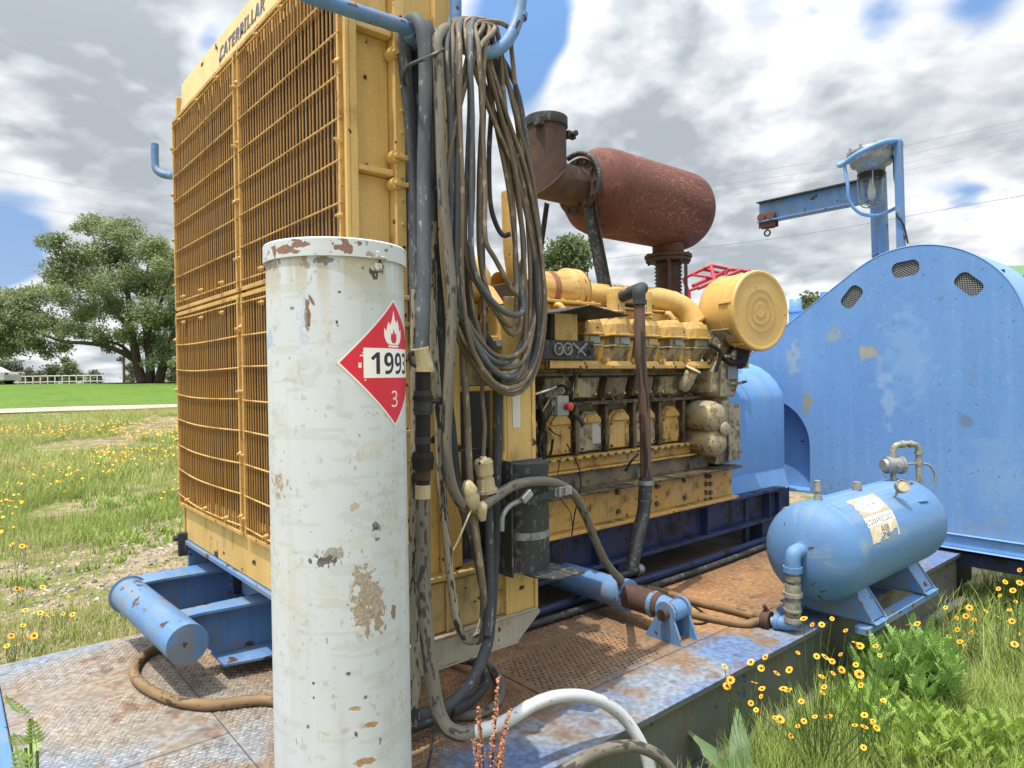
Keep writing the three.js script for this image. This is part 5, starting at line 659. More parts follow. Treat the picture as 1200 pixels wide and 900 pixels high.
  one('support_frame', [bx(4.8, 5.9, 0.19, 0.37, 3.1, 3.13), bx(5.0, 5.04, 0.0, 0.37, 3.0, 3.04), bx(5.5, 5.54, 0.0, 0.37, 2.98, 3.02)], M.blueDirty, 'dark frame under the coupling guard', 'frame');
}
{ // davit crane: post, I-beam jib, trolley
  const L = 6.9, b = pL(1040, 292, L), top = pL(1028.5, 203, L), t = thing('davit_crane', 'blue crane post carrying an I-beam jib with a rusty trolley', 'crane', b.clone().setY(YD));
  part('post', cyl(b.clone().setY(YD), top, 0.078, 0.074, 28), M.blueRough, t);
  const A = pL(1012, 222, L), e = pL(890, 254, L), d = e.clone().sub(A).setY(0).normalize(), A2 = A.clone().addScaledVector(d, -0.1), E2 = A2.clone().addScaledVector(d, e.clone().sub(A2).dot(d)), hw = 0.2, mv = (h) => [A2.clone().setY(A.y + h), E2.clone().setY(A.y + h)];
  const side = d.clone().cross(UPV);
  part('web', bar(...mv(-0.02), hw, 0.012), M.blueRough, t); part('top_flange', bar(...mv(hw / 2 - 0.014), 0.014, 0.13), M.black, t); part('bottom_flange', bar(...mv(-hw / 2 - 0.026), 0.014, 0.13), M.blueRough, t);
  part('brace', bar(pL(1012, 230, L), pL(1036, 258, L), 0.05, 0.05), M.blueRough, t);
  const q = E2.clone().addScaledVector(d, -0.07); const tr = thing('trolley_hook', 'rusty trolley with a hanging shackle at the tip of the crane jib', 'trolley', q.clone().setY(A.y - 0.2)); const y = A.y;
  for (const s of [1, -1]) { part('side_plate', bar(q.clone().addScaledVector(side, s * 0.03).addScaledVector(d, -0.13).setY(y - 0.12), q.clone().addScaledVector(side, s * 0.03).addScaledVector(d, 0.06).setY(y - 0.12), 0.15, 0.014), M.rust, tr); for (const f of [-0.09, 0.02]) part('wheel', cyl(q.clone().addScaledVector(side, s * 0.012).addScaledVector(d, f).setY(y - 0.085), q.clone().addScaledVector(side, s * 0.065).addScaledVector(d, f).setY(y - 0.085), 0.042, 0.042, 18), M.rust, tr); }
  part('shackle', tube(arcpts(q.clone().addScaledVector(d, -0.02).setY(y - 0.25), UPV, d, 0.032, 0, 6.283, 16).map((p, i) => p.setY(p.y)), 0.009, 32, 6), M.black, tr); part('block', bar(q.clone().addScaledVector(d, -0.1).setY(y - 0.18), q.clone().setY(y - 0.18), 0.05, 0.04), M.rustDark, tr);
}
{ // work light on its own post, inside hoops
  const L = 6.6, b = pL(1060, 286, L), top = pL(1052.5, 166, L), t = thing('light_post', 'thin blue post with pipe hoops guarding a work light', 'light post', b.clone().setY(YD));
  part('post', bar(b.clone().setY(YD + 1), top, 0.06, 0.06, V(1, 0, 0)), M.blueRough, t);
  const c = pL(1021, 190, L), rt = CAMX.clone().setY(0).normalize(), fw = V(-rt.z, 0, rt.x), at = (x, y, z) => c.clone().addScaledVector(rt, x).addScaledVector(UPV, y).addScaledVector(fw, z);
  part('hoop', tube([pL(1054, 167, L), at(0.17, 0.135, 0.16), at(-0.02, 0.10, 0.24), at(-0.2, 0.03, 0.18), at(-0.265, -0.02, 0.02), at(-0.2, 0.04, -0.18), at(0, 0.11, -0.24), at(0.17, 0.15, -0.16), pL(1056, 170, L)], 0.024, 60, 10), M.blue, t); part('arm', bar(pL(1034, 173, L), pL(1056, 167, L), 0.06, 0.05), M.blue, t);
  part('guard_rod', tube([at(-0.262, -0.02, 0.02), at(-0.25, -0.22, 0.06), at(-0.23, -0.37, 0.05), at(-0.13, -0.48, 0.05), at(0.02, -0.50, 0.04), at(0.17, -0.45, 0), pL(1056, 240, L)], 0.016, 50, 8), M.blue, t);
  part('cable', tube([at(0.08, 0.1, 0.1), at(0.12, 0, 0.14), at(0.16, -0.2, 0.1), at(0.25, -0.42, 0.06), pL(1051, 252, L - 0.05), pL(1058, 262, L - 0.04), pL(1064, 285, L - 0.04)], 0.009, 50, 6), M.dark, t);
  const f = thing('work_light', 'grey domed explosion-proof work light with a glass jar on the blue post', 'work light', at(0, -0.4, 0));
  part('housing', lathe([[0.0, -0.10], [0.11, -0.10], [0.125, -0.05], [0.17, -0.03], [0.185, 0.02], [0.188, 0.075], [0.195, 0.08], [0.195, 0.105], [0.18, 0.115], [0.12, 0.12], [0.05, 0.16], [0, 0.165]].map(([r, y]) => [r, y + 0.4]), at(0, -0.4, 0), UPV, 40), M.galv, f); for (let i = 0; i < 10; i++) { const a = i * 0.6283; part('lug', cyl(at(Math.cos(a) * 0.196, 0.07, Math.sin(a) * 0.196), at(Math.cos(a) * 0.196, 0.125, Math.sin(a) * 0.196), 0.012, 0.012, 8), M.galv, f); }
  part('reflector_neck', cyl(at(0, -0.155, 0), at(0, -0.09, 0), 0.105, 0.11, 28), M.dark, f);
  const gl = new THREE.MeshPhysicalMaterial({ color: 0xe8eeee, transmission: 1, thickness: 0, roughness: 0.15 }); part('glass_jar', lathe([[0.1, 0], [0.098, -0.1], [0.085, -0.2], [0.07, -0.235], [0, -0.24]].map(([r, y]) => [r, y + 0.25]), at(0, -0.40, 0), UPV, 32), gl, f);
  part('lamp_bulb', lathe([[0, 0], [0.03, 0.02], [0.035, 0.08], [0.02, 0.16], [0.02, 0.2]], at(0, -0.35, 0), UPV, 16), M.white, f); for (let i = 0; i < 4; i++) { const a = i * 1.57 + 0.4; part('jar_guard', tube([at(Math.cos(a) * 0.115, -0.1, Math.sin(a) * 0.115), at(Math.cos(a) * 0.11, -0.25, Math.sin(a) * 0.11), at(Math.cos(a) * 0.08, -0.40, Math.sin(a) * 0.08), at(0, -0.42, 0)], 0.006, 16, 6), M.galv, f); }
}
// ---------------------------------------------------------------- compressed air tank on its brackets at the deck edge
const TW = 1.8, TH = 0.41, TR = 0.275, T0 = 3.7, T1 = 4.9;
{
  const t = thing('air_tank', 'pale blue compressed air tank with a torn white label on the deck edge', 'air tank', P(4.3, 0.02, TW));
  const prof = []; for (let i = 0; i <= 12; i++) { const a = i / 12 * Math.PI / 2; prof.push([TR * Math.sin(a), -0.165 * Math.cos(a)]); } prof.push([TR, 0.03], [TR + 0.0015, 0.04], [TR, 0.05], [TR, 0.6], [TR, T1 - T0 - 0.05], [TR + 0.0015, T1 - T0 - 0.04], [TR, T1 - T0 - 0.03]); for (let i = 0; i <= 12; i++) { const a = i / 12 * Math.PI / 2; prof.push([TR * Math.cos(a), T1 - T0 + 0.165 * Math.sin(a)]); }
  part('shell', lathe(prof, P(T0, TH, TW), V(1, 0, 0), 80), M.tank, t);
  const on = (L, a, r = TR) => P(L, TH + Math.sin(a) * r, TW - Math.cos(a) * r);                 // a: 0 towards the near side, pi/2 on top
  // label: a photo panel above the words, torn at the foot
  const cv = document.createElement('canvas'); cv.width = 512; cv.height = 640; const x = cv.getContext('2d');
  x.fillStyle = '#f1f0ea'; x.fillRect(0, 0, 512, 640); x.fillStyle = '#a39d8c'; x.fillRect(8, 8, 496, 300); x.fillStyle = '#fbfbf8'; x.beginPath(); x.ellipse(262, 148, 222, 118, 0, 0, 7); x.fill(); x.fillStyle = '#84868a'; x.beginPath(); x.moveTo(180, 150); x.lineTo(262, 132); x.lineTo(214, 186); x.fill(); x.beginPath(); x.moveTo(290, 160); x.lineTo(330, 120); x.lineTo(372, 150); x.lineTo(340, 200); x.lineTo(318, 168); x.fill();
  x.fillStyle = '#3a3936'; x.font = 'bold 86px sans-serif'; x.save(); x.translate(10, 415); x.scale(0.83, 1.2); x.fillText('COMPRESSED', 0, 0); x.restore();
  { const im = x.getImageData(0, 0, 512, 640), r = rngOf(4); for (let j = 0; j < 640; j++) for (let i = 0; i < 512; i++) { const o = (j * 512 + i) * 4, n = fbm3(i / 60, j / 60, 3, 5); if (j > 425) { const k = sstep(0.35, 0.6, n); im.data[o] = mix(205, 186, k); im.data[o + 1] = mix(198, 176, k); im.data[o + 2] = mix(176, 152, k); } if (fbm3(i / 34, j / 34, 9, 4) > 0.7) { im.data[o] = mix(im.data[o], 190, 0.6); im.data[o + 1] = mix(im.data[o + 1], 182, 0.6); im.data[o + 2] = mix(im.data[o + 2], 166, 0.6); } const torn = j > 500 + 90 * fbm3(i / 50, 7, 1, 4) && i > 130 + 20 * fbm3(j / 20, 1, 4, 3) && i < 470 && fbm3(i / 45, j / 45, 21, 4) > 0.44; if (torn || j > 632 - 14 * noise3(i / 30, 1, 1) || (i < 14 * noise3(j / 20, 2, 1)) || i > 505 - 10 * noise3(j / 24, 3, 2)) im.data[o + 3] = 0; } x.putImageData(im, 0, 0); }
  x.fillStyle = '#4c4a44'; x.font = 'bold 92px sans-serif'; x.fillText('AIR', 190, 525); x.fillStyle = 'rgba(110,110,104,0.8)'; x.fillRect(206, 530, 26, 60); x.fillRect(290, 522, 30, 74);
  const tx = new THREE.CanvasTexture(cv); tx.colorSpace = THREE.SRGBColorSpace; const lm = new THREE.MeshStandardMaterial({ map: tx, roughness: 0.6, alphaTest: 0.5 });
  const pos = [], uv = [], idx = [], nu = 10, nv = 14; for (let j = 0; j <= nv; j++) for (let i = 0; i <= nu; i++) { const p = on(mix(3.885, 4.26, i / nu) - 0.09 * (j / nv), mix(1.24, 0.22, j / nv), TR + 0.0018); pos.push(p.x, p.y, p.z); uv.push(i / nu, 1 - j / nv); } for (let j = 0; j < nv; j++) for (let i = 0; i < nu; i++) { const a = j * (nu + 1) + i, b = a + 1, c = a + nu + 1; idx.push(a, c, b, b, c, c + 1); } const lg = new THREE.BufferGeometry(); lg.setAttribute('position', new THREE.Float32BufferAttribute(pos, 3)); lg.setAttribute('uv', new THREE.Float32BufferAttribute(uv, 2)); lg.setIndex(idx); lg.computeVertexNormals();
  part('label', clean(lg), lm, t, 'torn white label reading compressed air');
  // gauge, plug, relief valve, small bracket
  { const p = on(4.4, 1.0, TR), n = V(0, Math.sin(1.0), Math.cos(1.0)), q = p.clone().addScaledVector(n, 0.05), f = V(-0.55, 0.45, 0.7).normalize(); const g = part('pressure_gauge', [cyl(p, q, 0.009, 0.009, 10), lathe([[0, -0.02], [0.036, -0.018], [0.038, 0.012], [0.041, 0.013], [0.041, 0.02], [0.033, 0.021], [0.033, 0.014], [0, 0.014]], q.clone().addScaledVector(n, 0.03), f, 28)], M.fitting, t); part('gauge_face', cyl(q.clone().addScaledVector(n, 0.03).addScaledVector(f, 0.0145), q.clone().addScaledVector(n, 0.03).addScaledVector(f, 0.016), 0.032, 0.032, 24), M.cream, g); }
  part('plug', [cyl(on(4.24, 1.57), on(4.24, 1.57, TR + 0.03), 0.028, 0.028, 16), hexbolt(on(4.24, 1.57, TR + 0.03), UPV, 0.025, 0.02)], M.fitting, t);
  part('relief_valve', [cyl(on(3.76, 1.6), on(3.76, 1.6, TR + 0.03), 0.022, 0.022, 12), cyl(on(3.76, 1.6, TR + 0.025), on(3.76, 1.6, TR + 0.06), 0.013), cyl(on(3.76, 1.6, TR + 0.05), on(3.76, 1.6, TR + 0.085), 0.02, 0.019), cyl(on(3.76, 1.6, TR + 0.08), on(3.76, 1.6, TR + 0.11), 0.016, 0.018)], M.fitting, t);
  part('name_plate_bracket', bar(on(4.62, 0.72, TR + 0.004), on(4.74, 0.68, TR + 0.004), 0.008, 0.02), M.tank, t); 
  // pressure switch with its looped pipe
  { const k = thing('pressure_switch', 'grey pressure switch with a looped pipe on top of the air tank', 'pressure switch', on(4.79, 1.57)); const o = on(4.79, 1.57), s = (dx, dy, dz = 0) => o.clone().add(V(dx, dy, dz)); const ax = V(0.83, 0, 0.55).normalize(), e = (d, y) => o.clone().addScaledVector(ax, d).add(V(0, y, 0));
    part('stem', cyl(e(0, 0), e(0, 0.07), 0.018, 0.018, 12), M.fitting, k); part('body', [cyl(e(-0.055, 0.1), e(0.04, 0.1), 0.055, 0.055, 28), cyl(e(0.04, 0.1), e(0.06, 0.1), 0.06, 0.06, 28), cyl(e(-0.075, 0.1), e(-0.055, 0.1), 0.038, 0.045, 20)], M.galv, k); part('cap', [cyl(e(0.06, 0.1), e(0.08, 0.1), 0.03, 0.024, 16), hexbolt(e(-0.01, 0.1).add(V(-0.03, 0, 0.055)), V(-0.5, 0, 0.85), 0.012, 0.008)], M.galv, k);
    part('pipe', tube([e(0, 0.14), e(0, 0.2), e(0.015, 0.225), e(0.05, 0.235), e(0.13, 0.235), e(0.165, 0.225), e(0.18, 0.2), e(0.18, 0.1), e(0.185, -0.03)], 0.019, 60, 14), M.fitting, k); for (const [a, b] of [[e(0, 0.15), e(0, 0.175)], [e(0.05, 0.235), e(0.075, 0.235)], [e(0.115, 0.235), e(0.13, 0.235)], [e(0.18, 0.185), e(0.18, 0.165)], [e(0.18, 0.12), e(0.18, 0.10)]]) part('coupling', cyl(a, b, 0.025, 0.025, 16), M.fitting, k);
    part('tubing', tube([e(0.08, 0.1), e(0.11, 0.105), e(0.18, 0.105), e(0.26, 0.09), e(0.3, 0.02), e(0.285, -0.06)], 0.008, 40, 8), M.galv, k); }
  // saddle brackets reaching out from the deck
  for (const L of [3.78, 4.52]) { const sh = [[1.52, 0.055], [2.02, 0.055], [1.95, 0.22], [1.62, 0.2]], g = part('saddle', [plateL(sh, L, 0.012, 0.001), bx(L + 0.013, L + 0.159, 0.043, 0.055, 1.51, 2.06), plateL(sh, L + 0.16, 0.012, 0.001)], M.blueRough, t); part('saddle_rib', bar(P(L + 0.086, 0.06, 1.54), P(L + 0.086, 0.2, 1.63), 0.14, 0.01, V(1, 0, 0)), M.blueRough, g); }
  part('base_channel', [bx(3.72, 4.76, 0.002, 0.042, 1.53, 1.6), bx(3.72, 4.76, 0.002, 0.042, 1.95, 2.02)], M.blueRough, t);
}
{ // outlet elbow, standing pipe with unions, and the clamp where two hoses start
  const t = thing('outlet_pipe', 'blue elbow and worn pipe dropping from the tank end to the deck', 'pipe', P(3.5, 0, 1.81)); 
  part('elbow', [tube([P(3.57, 0.44, 1.8), P(3.52, 0.44, 1.805), P(3.485, 0.43, 1.81), P(3.475, 0.40, 1.812), P(3.475, 0.35, 1.812)], 0.041, 30, 20), lathe([[0.0, 0], [0.066, 0], [0.066, 0.025], [0.045, 0.035]], P(3.575, 0.44, 1.8), V(-1, 0, 0), 24), cyl(P(3.475, 0.335, 1.812), P(3.475, 0.365, 1.812), 0.05, 0.05, 22)], M.tank, t);
  const q = (h) => P(3.475 + (0.35 - h) * 0.04, h, 1.812 + (0.35 - h) * 0.03); part('pipe', cyl(q(0.345), q(0.07), 0.033, 0.033, 20), M.fitting, t); for (const [a, b, r] of [[0.32, 0.29, 0.04], [0.27, 0.21, 0.041], [0.225, 0.205, 0.05], [0.18, 0.10, 0.041], [0.135, 0.125, 0.047], [0.09, 0.065, 0.046]]) part('union', cyl(q(a), q(b), r, r, 18), M.fitting, t);
  part('low_elbow', [tube([q(0.09), q(0.06), q(0.045).add(V(0, 0, -0.03)), q(0.042).add(V(-0.01, 0, -0.08))], 0.036, 24, 16), cyl(q(0.042).add(V(-0.01, 0, -0.07)), q(0.042).add(V(-0.012, 0, -0.095)), 0.041, 0.041, 18)], M.tank, t);
  const e = q(0.042).add(V(-0.02, 0, -0.115)), m = thing('hose_clamp', 'rusty tee and clamp joining two brown hoses to the outlet pipe', 'pipe fitting', e.clone()); part('nipple', cyl(q(0.042).add(V(-0.01, 0, -0.09)), e, 0.022, 0.022, 14), M.fitting, m); part('clamp', [cyl(e.clone(), e.clone().add(V(-0.005, 0, -0.045)), 0.05, 0.05, 22), cyl(e.clone().add(V(0, 0.05, -0.02)), e.clone().add(V(-0.02, 0.08, -0.03)), 0.011, 0.011, 8)], M.rustDark, m);
  globalThis.HOSEEND = e.clone().add(V(-0.005, 0, -0.04));
}

// ---------------------------------------------------------------- white standpipe in the foreground
{
  const c = pD(396.5, 460, 2.075), L = c.x, W = -c.z, R = 0.2035, H0 = -0.02, H1 = 1.755, t = thing('fuel_standpipe', 'white painted steel standpipe with chipped lid and red placard in the foreground', 'standpipe', P(L, 0, W));
  // angle round the pipe of a point seen on it: 0 faces the eye, positive to the right
  const toEye = Math.atan2(EYE.z - c.z, EYE.x - L);
  const pt = (a, h, r = R) => { const q = toEye - a; return V(L + Math.cos(q) * r, YD + h, c.z + Math.sin(q) * r); };
  const w = 2048, hg = 2048, TH = H1 - H0;
  const spots = [], A = (u, v) => { const x = clamp((u - 396.5) / 85.5, -0.99, 0.99), a = Math.asin(x * 0.985); const p = pt(a, 0); const d = p.clone().sub(EYE).dot(CAMZ) * -1; return [a, 1.4 - (v - 443) * d / FOC - 0.006]; };
  // marks of wear: [u, v, half width, half height in pixels, colour, strength, roughness of outline, tilt]
  const B = [120, 96, 76], T = [166, 134, 96], K = [62, 58, 54], Y = [196, 186, 156];
  const marks = [[363, 366, 3.5, 19, B, 1, 0.5, 0], [368, 349, 2, 6, B, 0.9, 0.5, 0.5], [443, 313, 10, 8, K, 0.9, 0.9, 0], [443, 311, 8, 5, [196, 192, 180], 1, 0.6, 0], [430, 694, 12, 36, [160, 148, 132], 0.95, 0.8, 0.3], [422, 716, 13, 20, [156, 142, 122], 0.9, 0.8, 0.1], [440, 722, 7, 14, [152, 138, 118], 0.85, 1, 0], [383, 645, 17, 7, [130, 124, 116], 0.7, 1.1, -0.1], [377, 652, 12, 5, K, 0.7, 1.4, 0], [412, 632, 20, 9, Y, 0.45, 1.2, 0], [458, 710, 2.5, 9, B, 0.8, 0.7, 0], [428, 845, 9, 3, T, 1, 0.5, -0.1], [410, 826, 6, 2.5, T, 0.9, 0.5, 0], [420, 888, 11, 4, T, 0.95, 0.7, -0.15], [369, 855, 7, 4.5, Y, 0.9, 1, 0], [368, 885, 6, 3.5, Y, 0.8, 1, 0], [386, 813, 5, 3, Y, 0.8, 0.9, 0], [402, 784, 3, 2, K, 0.7, 0.6, 0], [362, 795, 1.5, 2, K, 0.8, 0.5, 0], [362, 812, 1.2, 2, K, 0.8, 0.5, 0], [422, 812, 2, 2, K, 0.6, 0.6, 0], [410, 856, 1.6, 3, K, 0.8, 0.6, 0], [439, 863, 2, 4, K, 0.5, 0.8, 0], [355, 846, 1.4, 2, K, 0.6, 0.6, 0], [437, 614, 4, 5, K, 0.8, 1, 0], [441, 627, 3, 2, K, 0.6, 0.8, 0], [325, 563, 10, 9, [150, 128, 104], 0.65, 1.2, 0], [413, 588, 6, 4, T, 0.5, 0.9, 0], [421, 576, 5, 4, Y, 0.7, 1, 0], [436, 521, 14, 6, Y, 0.6, 1.3, -0.2], [400, 339, 2, 1.4, K, 0.9, 0.4, 0], [396, 374, 1.2, 2, K, 0.9, 0.4, 0], [397, 378, 1, 1.2, K, 0.8, 0.4, 0], [345, 357, 2, 1.5, K, 0.5, 0.8, 0], [413, 310, 12, 10, Y, 0.55, 1.2, 0], [362, 303, 4, 9, [128, 118, 102], 0.6, 1, 0], [380, 302, 10, 3, K, 0.5, 1.2, 0], [316, 306, 7, 6, K, 0.4, 1.2, 0], [316, 394, 6, 10, [150, 176, 212], 0.6, 1, 0], [385, 372, 4, 28, Y, 0.5, 1, 0.04], [357, 372, 5, 30, [170, 190, 220], 0.4, 1.1, 0], [335, 690, 16, 40, Y, 0.3, 1.4, 0.1], [380, 690, 12, 20, Y, 0.4, 1.4, 0.1], [455, 590, 12, 20, [180, 176, 166], 0.4, 1.4, 0], [468, 820, 8, 14, [182, 178, 168], 0.5, 1.5, 0]].map(([u, v, a, b, c2, s, ro, ti]) => { const [an, h] = A(u, v), k = 1 / (FOC / 1.9); return { x: an * R, h, a: a * k / Math.max(0.35, Math.cos(an)), b: b * k, c: c2, s: c2 === Y ? s * 0.5 : s, ro, ti }; });
  const tex = texOf(hg, null, (u, v) => {
    const x = (u - 0.5) * 6.2832 * R, h = H0 + v * TH, n = fbm3(x * 4, h * 3, 2, 4), f = noise3(x * 260, h * 260, 3), st = fbm3(x * 26, h * 1.6, 5, 3), g = fbm3(x * 16, h * 16, 9, 4);
    let c = lerp3([190, 198, 206], [208, 214, 219], n); c = lerp3(c, [178, 176, 168], sstep(0.54, 0.78, st) * 0.22); c = lerp3(c, [176, 174, 166], sstep(0.58, 0.76, g) * 0.25); c = lerp3(c, [160, 156, 146], sstep(0.72, 0.78, fbm3(x * 40, h * 40, 30, 3)) * 0.35); c = lerp3(c, [140, 132, 120], sstep(0.79, 0.84, fbm3(x * 70, h * 50, 33, 3)) * 0.6); c = lerp3(c, [172, 170, 160], sstep(0.62, 0.66, fbm3(x * 14 + fbm3(x * 9, h * 9, 70, 3) * 3, h * 50, 60, 3)) * 0.22);
    const hi = sstep(1.60, 1.73, h); c = lerp3(c, [172, 158, 128], hi * sstep(0.42, 0.66, fbm3(x * 30, h * 3, 13, 3)) * 0.6);
    let ch = 0; const wob = fbm3(x * 70, h * 70, 6, 4) - 0.5, wb2 = fbm3(x * 200, h * 90, 16, 3) - 0.5;
    for (const m of marks) { let dx = x - m.x, dh = h - m.h; if (Math.abs(dx) > m.a * 2.6 + 0.01 || Math.abs(dh) > m.b * 2.6 + 0.01) continue; dx += dh * m.ti; const q = Math.hypot(dx / m.a, dh / m.b) + (wob * 2.6 + wb2 * 1.2) * m.ro; const k = (1 - sstep(0.9, 1.12, q)) * m.s; if (k > 0) { c = lerp3(c, [m.c[0] * (0.85 + f * 0.3), m.c[1] * (0.85 + f * 0.3), m.c[2] * (0.85 + f * 0.3)], k); ch = Math.max(ch, k); } }
    return [...c, 0.42 + ch * 0.4 + (g - 0.5) * 0.3, 0.6 - ch * 0.4 + (g - 0.5) * 0.12 + (n - 0.5) * 0.1];
  }, w);
  const wrap = (r, h0, h1, n = 96, m = 1, f = null) => { const pos = [], nor = [], uv = [], idx = []; for (let j = 0; j <= m; j++) for (let i = 0; i <= n; i++) { const a = (i / n - 0.5) * 6.2832, h = mix(h0, h1, j / m), rr = r, p = pt(a, h, rr), o = pt(a, h, rr + 1).sub(p); pos.push(p.x, p.y, p.z); nor.push(o.x, 0, o.z); uv.push(i / n, (h - H0) / TH); } for (let j = 0; j < m; j++) for (let i = 0; i < n; i++) { const a = j * (n + 1) + i, b = a + n + 1; idx.push(a, a + 1, b, a + 1, b + 1, b); } const g = new THREE.BufferGeometry(); g.setAttribute('position', new THREE.Float32BufferAttribute(pos, 3)); g.setAttribute('normal', new THREE.Float32BufferAttribute(nor, 3)); g.setAttribute('uv', new THREE.Float32BufferAttribute(uv, 2)); g.setIndex(idx); return clean(g); };
  part('pipe_body', wrap(R, H0, H1), mat(tex, { bump: 0.0015 }), t);
  // lid: a shallow cap slightly wider than the pipe
  const l0 = 1.742, l1 = 1.79, chips = [[-0.72, 1.764, 0.055, 0.011], [-0.5, 1.772, 0.03, 0.012], [-0.62, 1.757, 0.03, 0.008], [0.13, 1.768, 0.03, 0.016], [0.3, 1.781, 0.01, 0.004], [-0.9, 1.762, 0.008, 0.012], [0.72, 1.77, 0.012, 0.008]];
  const lt = texOf(256, null, (u, v) => { const a = (u - 0.5) * 6.2832, h = mix(l0, l1, v), g = fbm3(a * 5, h * 30, 3, 4), f = noise3(a * 60, h * 300, 2); let c = lerp3([190, 198, 204], [206, 212, 216], g); let k = 0; for (const [ca, chh, w2, h2] of chips) { const q = Math.hypot((a - ca) * R / w2, (h - chh) / h2) + (fbm3(a * R * 80, h * 80, 8, 3) - 0.5) * 2.2; k = Math.max(k, 1 - sstep(0.85, 1.05, q)); } c = lerp3(c, [118 + f * 30, 92 + f * 26, 80 + f * 24], k); c = lerp3(c, [120, 110, 96], sstep(0.7, 0.76, fbm3(a * 12, h * 60, 5, 4)) * 0.6); return [...c, 0.45 + k * 0.4, 0.6 - k * 0.4]; }, 2048);
  const lid = wrap(R + 0.0075, l0, l1, 96, 1); { const uv = lid.attributes.uv; for (let i = 0; i < uv.count; i++) uv.setY(i, (uv.getY(i) * TH + H0 - l0) / (l1 - l0)); }
  const lidm = mat(lt, { bump: 0.0012 }); part('lid', [lid, lathe([[R + 0.0075, 0], [R + 0.005, 0.004], [R * 0.6, 0.006], [0, 0.008]], P(L, l1, W), UPV, 64), lathe([[R - 0.002, 0], [R + 0.0074, 0]], P(L, l0, W), UPV, 64)], lidm, t);
  part('hinge', [bar(pt(0.62, 1.745, R + 0.012), pt(0.70, 1.745, R + 0.012), 0.008, 0.01), bar(pt(0.54, 1.752, R + 0.011), pt(0.6, 1.752, R + 0.011), 0.02, 0.006), bar(pt(0.54, 1.72, R + 0.003), pt(0.66, 1.72, R + 0.003), 0.022, 0.008)], mat(paint(128, 0.1, { base: [206, 204, 196], fade: [220, 218, 212], dirt: [90, 82, 70], dirtAt: 0.5, dirtMax: 0.8, chips: 0.7, seed: 66 })), t);
  part('base_ring', lathe([[R, 0], [R + 0.012, 0], [R + 0.012, 0.02], [R, 0.02]], P(L, 0.001, W), UPV, 48), M.white, t);
  // placard: a square on its corner, 1993 over a flame, class 3
  const S = 1024, cv = document.createElement('canvas'); cv.width = cv.height = S; const x = cv.getContext('2d'), dm = (k, col) => { x.fillStyle = col; x.beginPath(); x.moveTo(S / 2, S / 2 - k); x.lineTo(S / 2 + k, S / 2); x.lineTo(S / 2, S / 2 + k); x.lineTo(S / 2 - k, S / 2); x.closePath(); x.fill(); };
  dm(508, '#efe6e2'); dm(488, '#d2263c');
  x.fillStyle = '#f2f0ee'; x.fillRect(250, 398, 524, 232); x.beginPath(); x.moveTo(120, 512 - 114); x.fill(); x.fillStyle = '#f4f2f0'; x.fillRect(206, 398, 612, 232);
  x.fillStyle = '#23242c'; x.font = 'bold 236px sans-serif'; x.textAlign = 'center'; x.save(); x.translate(512, 600); x.scale(0.98, 1); x.fillText('1993', 0, 0); x.restore();
  x.fillStyle = '#f6dcdc'; x.font = '178px sans-serif'; x.fillText('3', 512, 862);
  x.fillStyle = '#f6eeee'; x.beginPath(); const fl = [[512, 92], [530, 170], [556, 196], [566, 160], [590, 216], [604, 262], [628, 236], [626, 306], [604, 350], [570, 368], [454, 368], [420, 350], [398, 306], [396, 236], [420, 262], [434, 216], [448, 186], [466, 214], [490, 170]]; fl.forEach(([a, b], i) => (i ? x.lineTo(a, b) : x.moveTo(a, b))); x.fill(); x.fillStyle = '#d2263c'; x.beginPath(); [[512, 240], [530, 284], [548, 276], [552, 326], [534, 356], [490, 356], [472, 326], [476, 276], [494, 288]].forEach(([a, b], i) => (i ? x.lineTo(a, b) : x.moveTo(a, b))); x.fill(); x.fillStyle = '#f6eeee'; x.fillRect(442, 374, 140, 14);
  x.fillStyle = '#f3e6e4'; for (const [a, b, w2, h2] of [[178, 452, 30, 12], [196, 430, 22, 10], [166, 512, 24, 40], [212, 640, 14, 10], [690, 300, 6, 5]]) x.fillRect(a, b, w2, h2);
  const tx = new THREE.CanvasTexture(cv); tx.colorSpace = THREE.SRGBColorSpace; const [a0, h0] = A(464.5, 422), half = 0.188;
  const g = new THREE.BufferGeometry(), pos = [], uv = [], idx = [], n = 28; for (let j = 0; j <= n; j++) for (let i = 0; i <= n; i++) { const X = (i / n * 2 - 1), Yv = (j / n * 2 - 1), p = pt(a0 + X * half / R, h0 + Yv * half, R + 0.0012); pos.push(p.x, p.y, p.z); uv.push(i / n, j / n); }
  for (let j = 0; j < n; j++) for (let i = 0; i < n; i++) { const a = j * (n + 1) + i; idx.push(a, a + 1, a + n + 1, a + 1, a + n + 2, a + n + 1); } g.setAttribute('position', new THREE.Float32BufferAttribute(pos, 3)); g.setAttribute('uv', new THREE.Float32BufferAttribute(uv, 2)); g.setIndex(idx); g.computeVertexNormals();
  part('placard', clean(g), new THREE.MeshStandardMaterial({ map: tx, roughness: 0.4, alphaTest: 0.5 }), t, 'red and white diamond placard reading 1993 and 3');
}
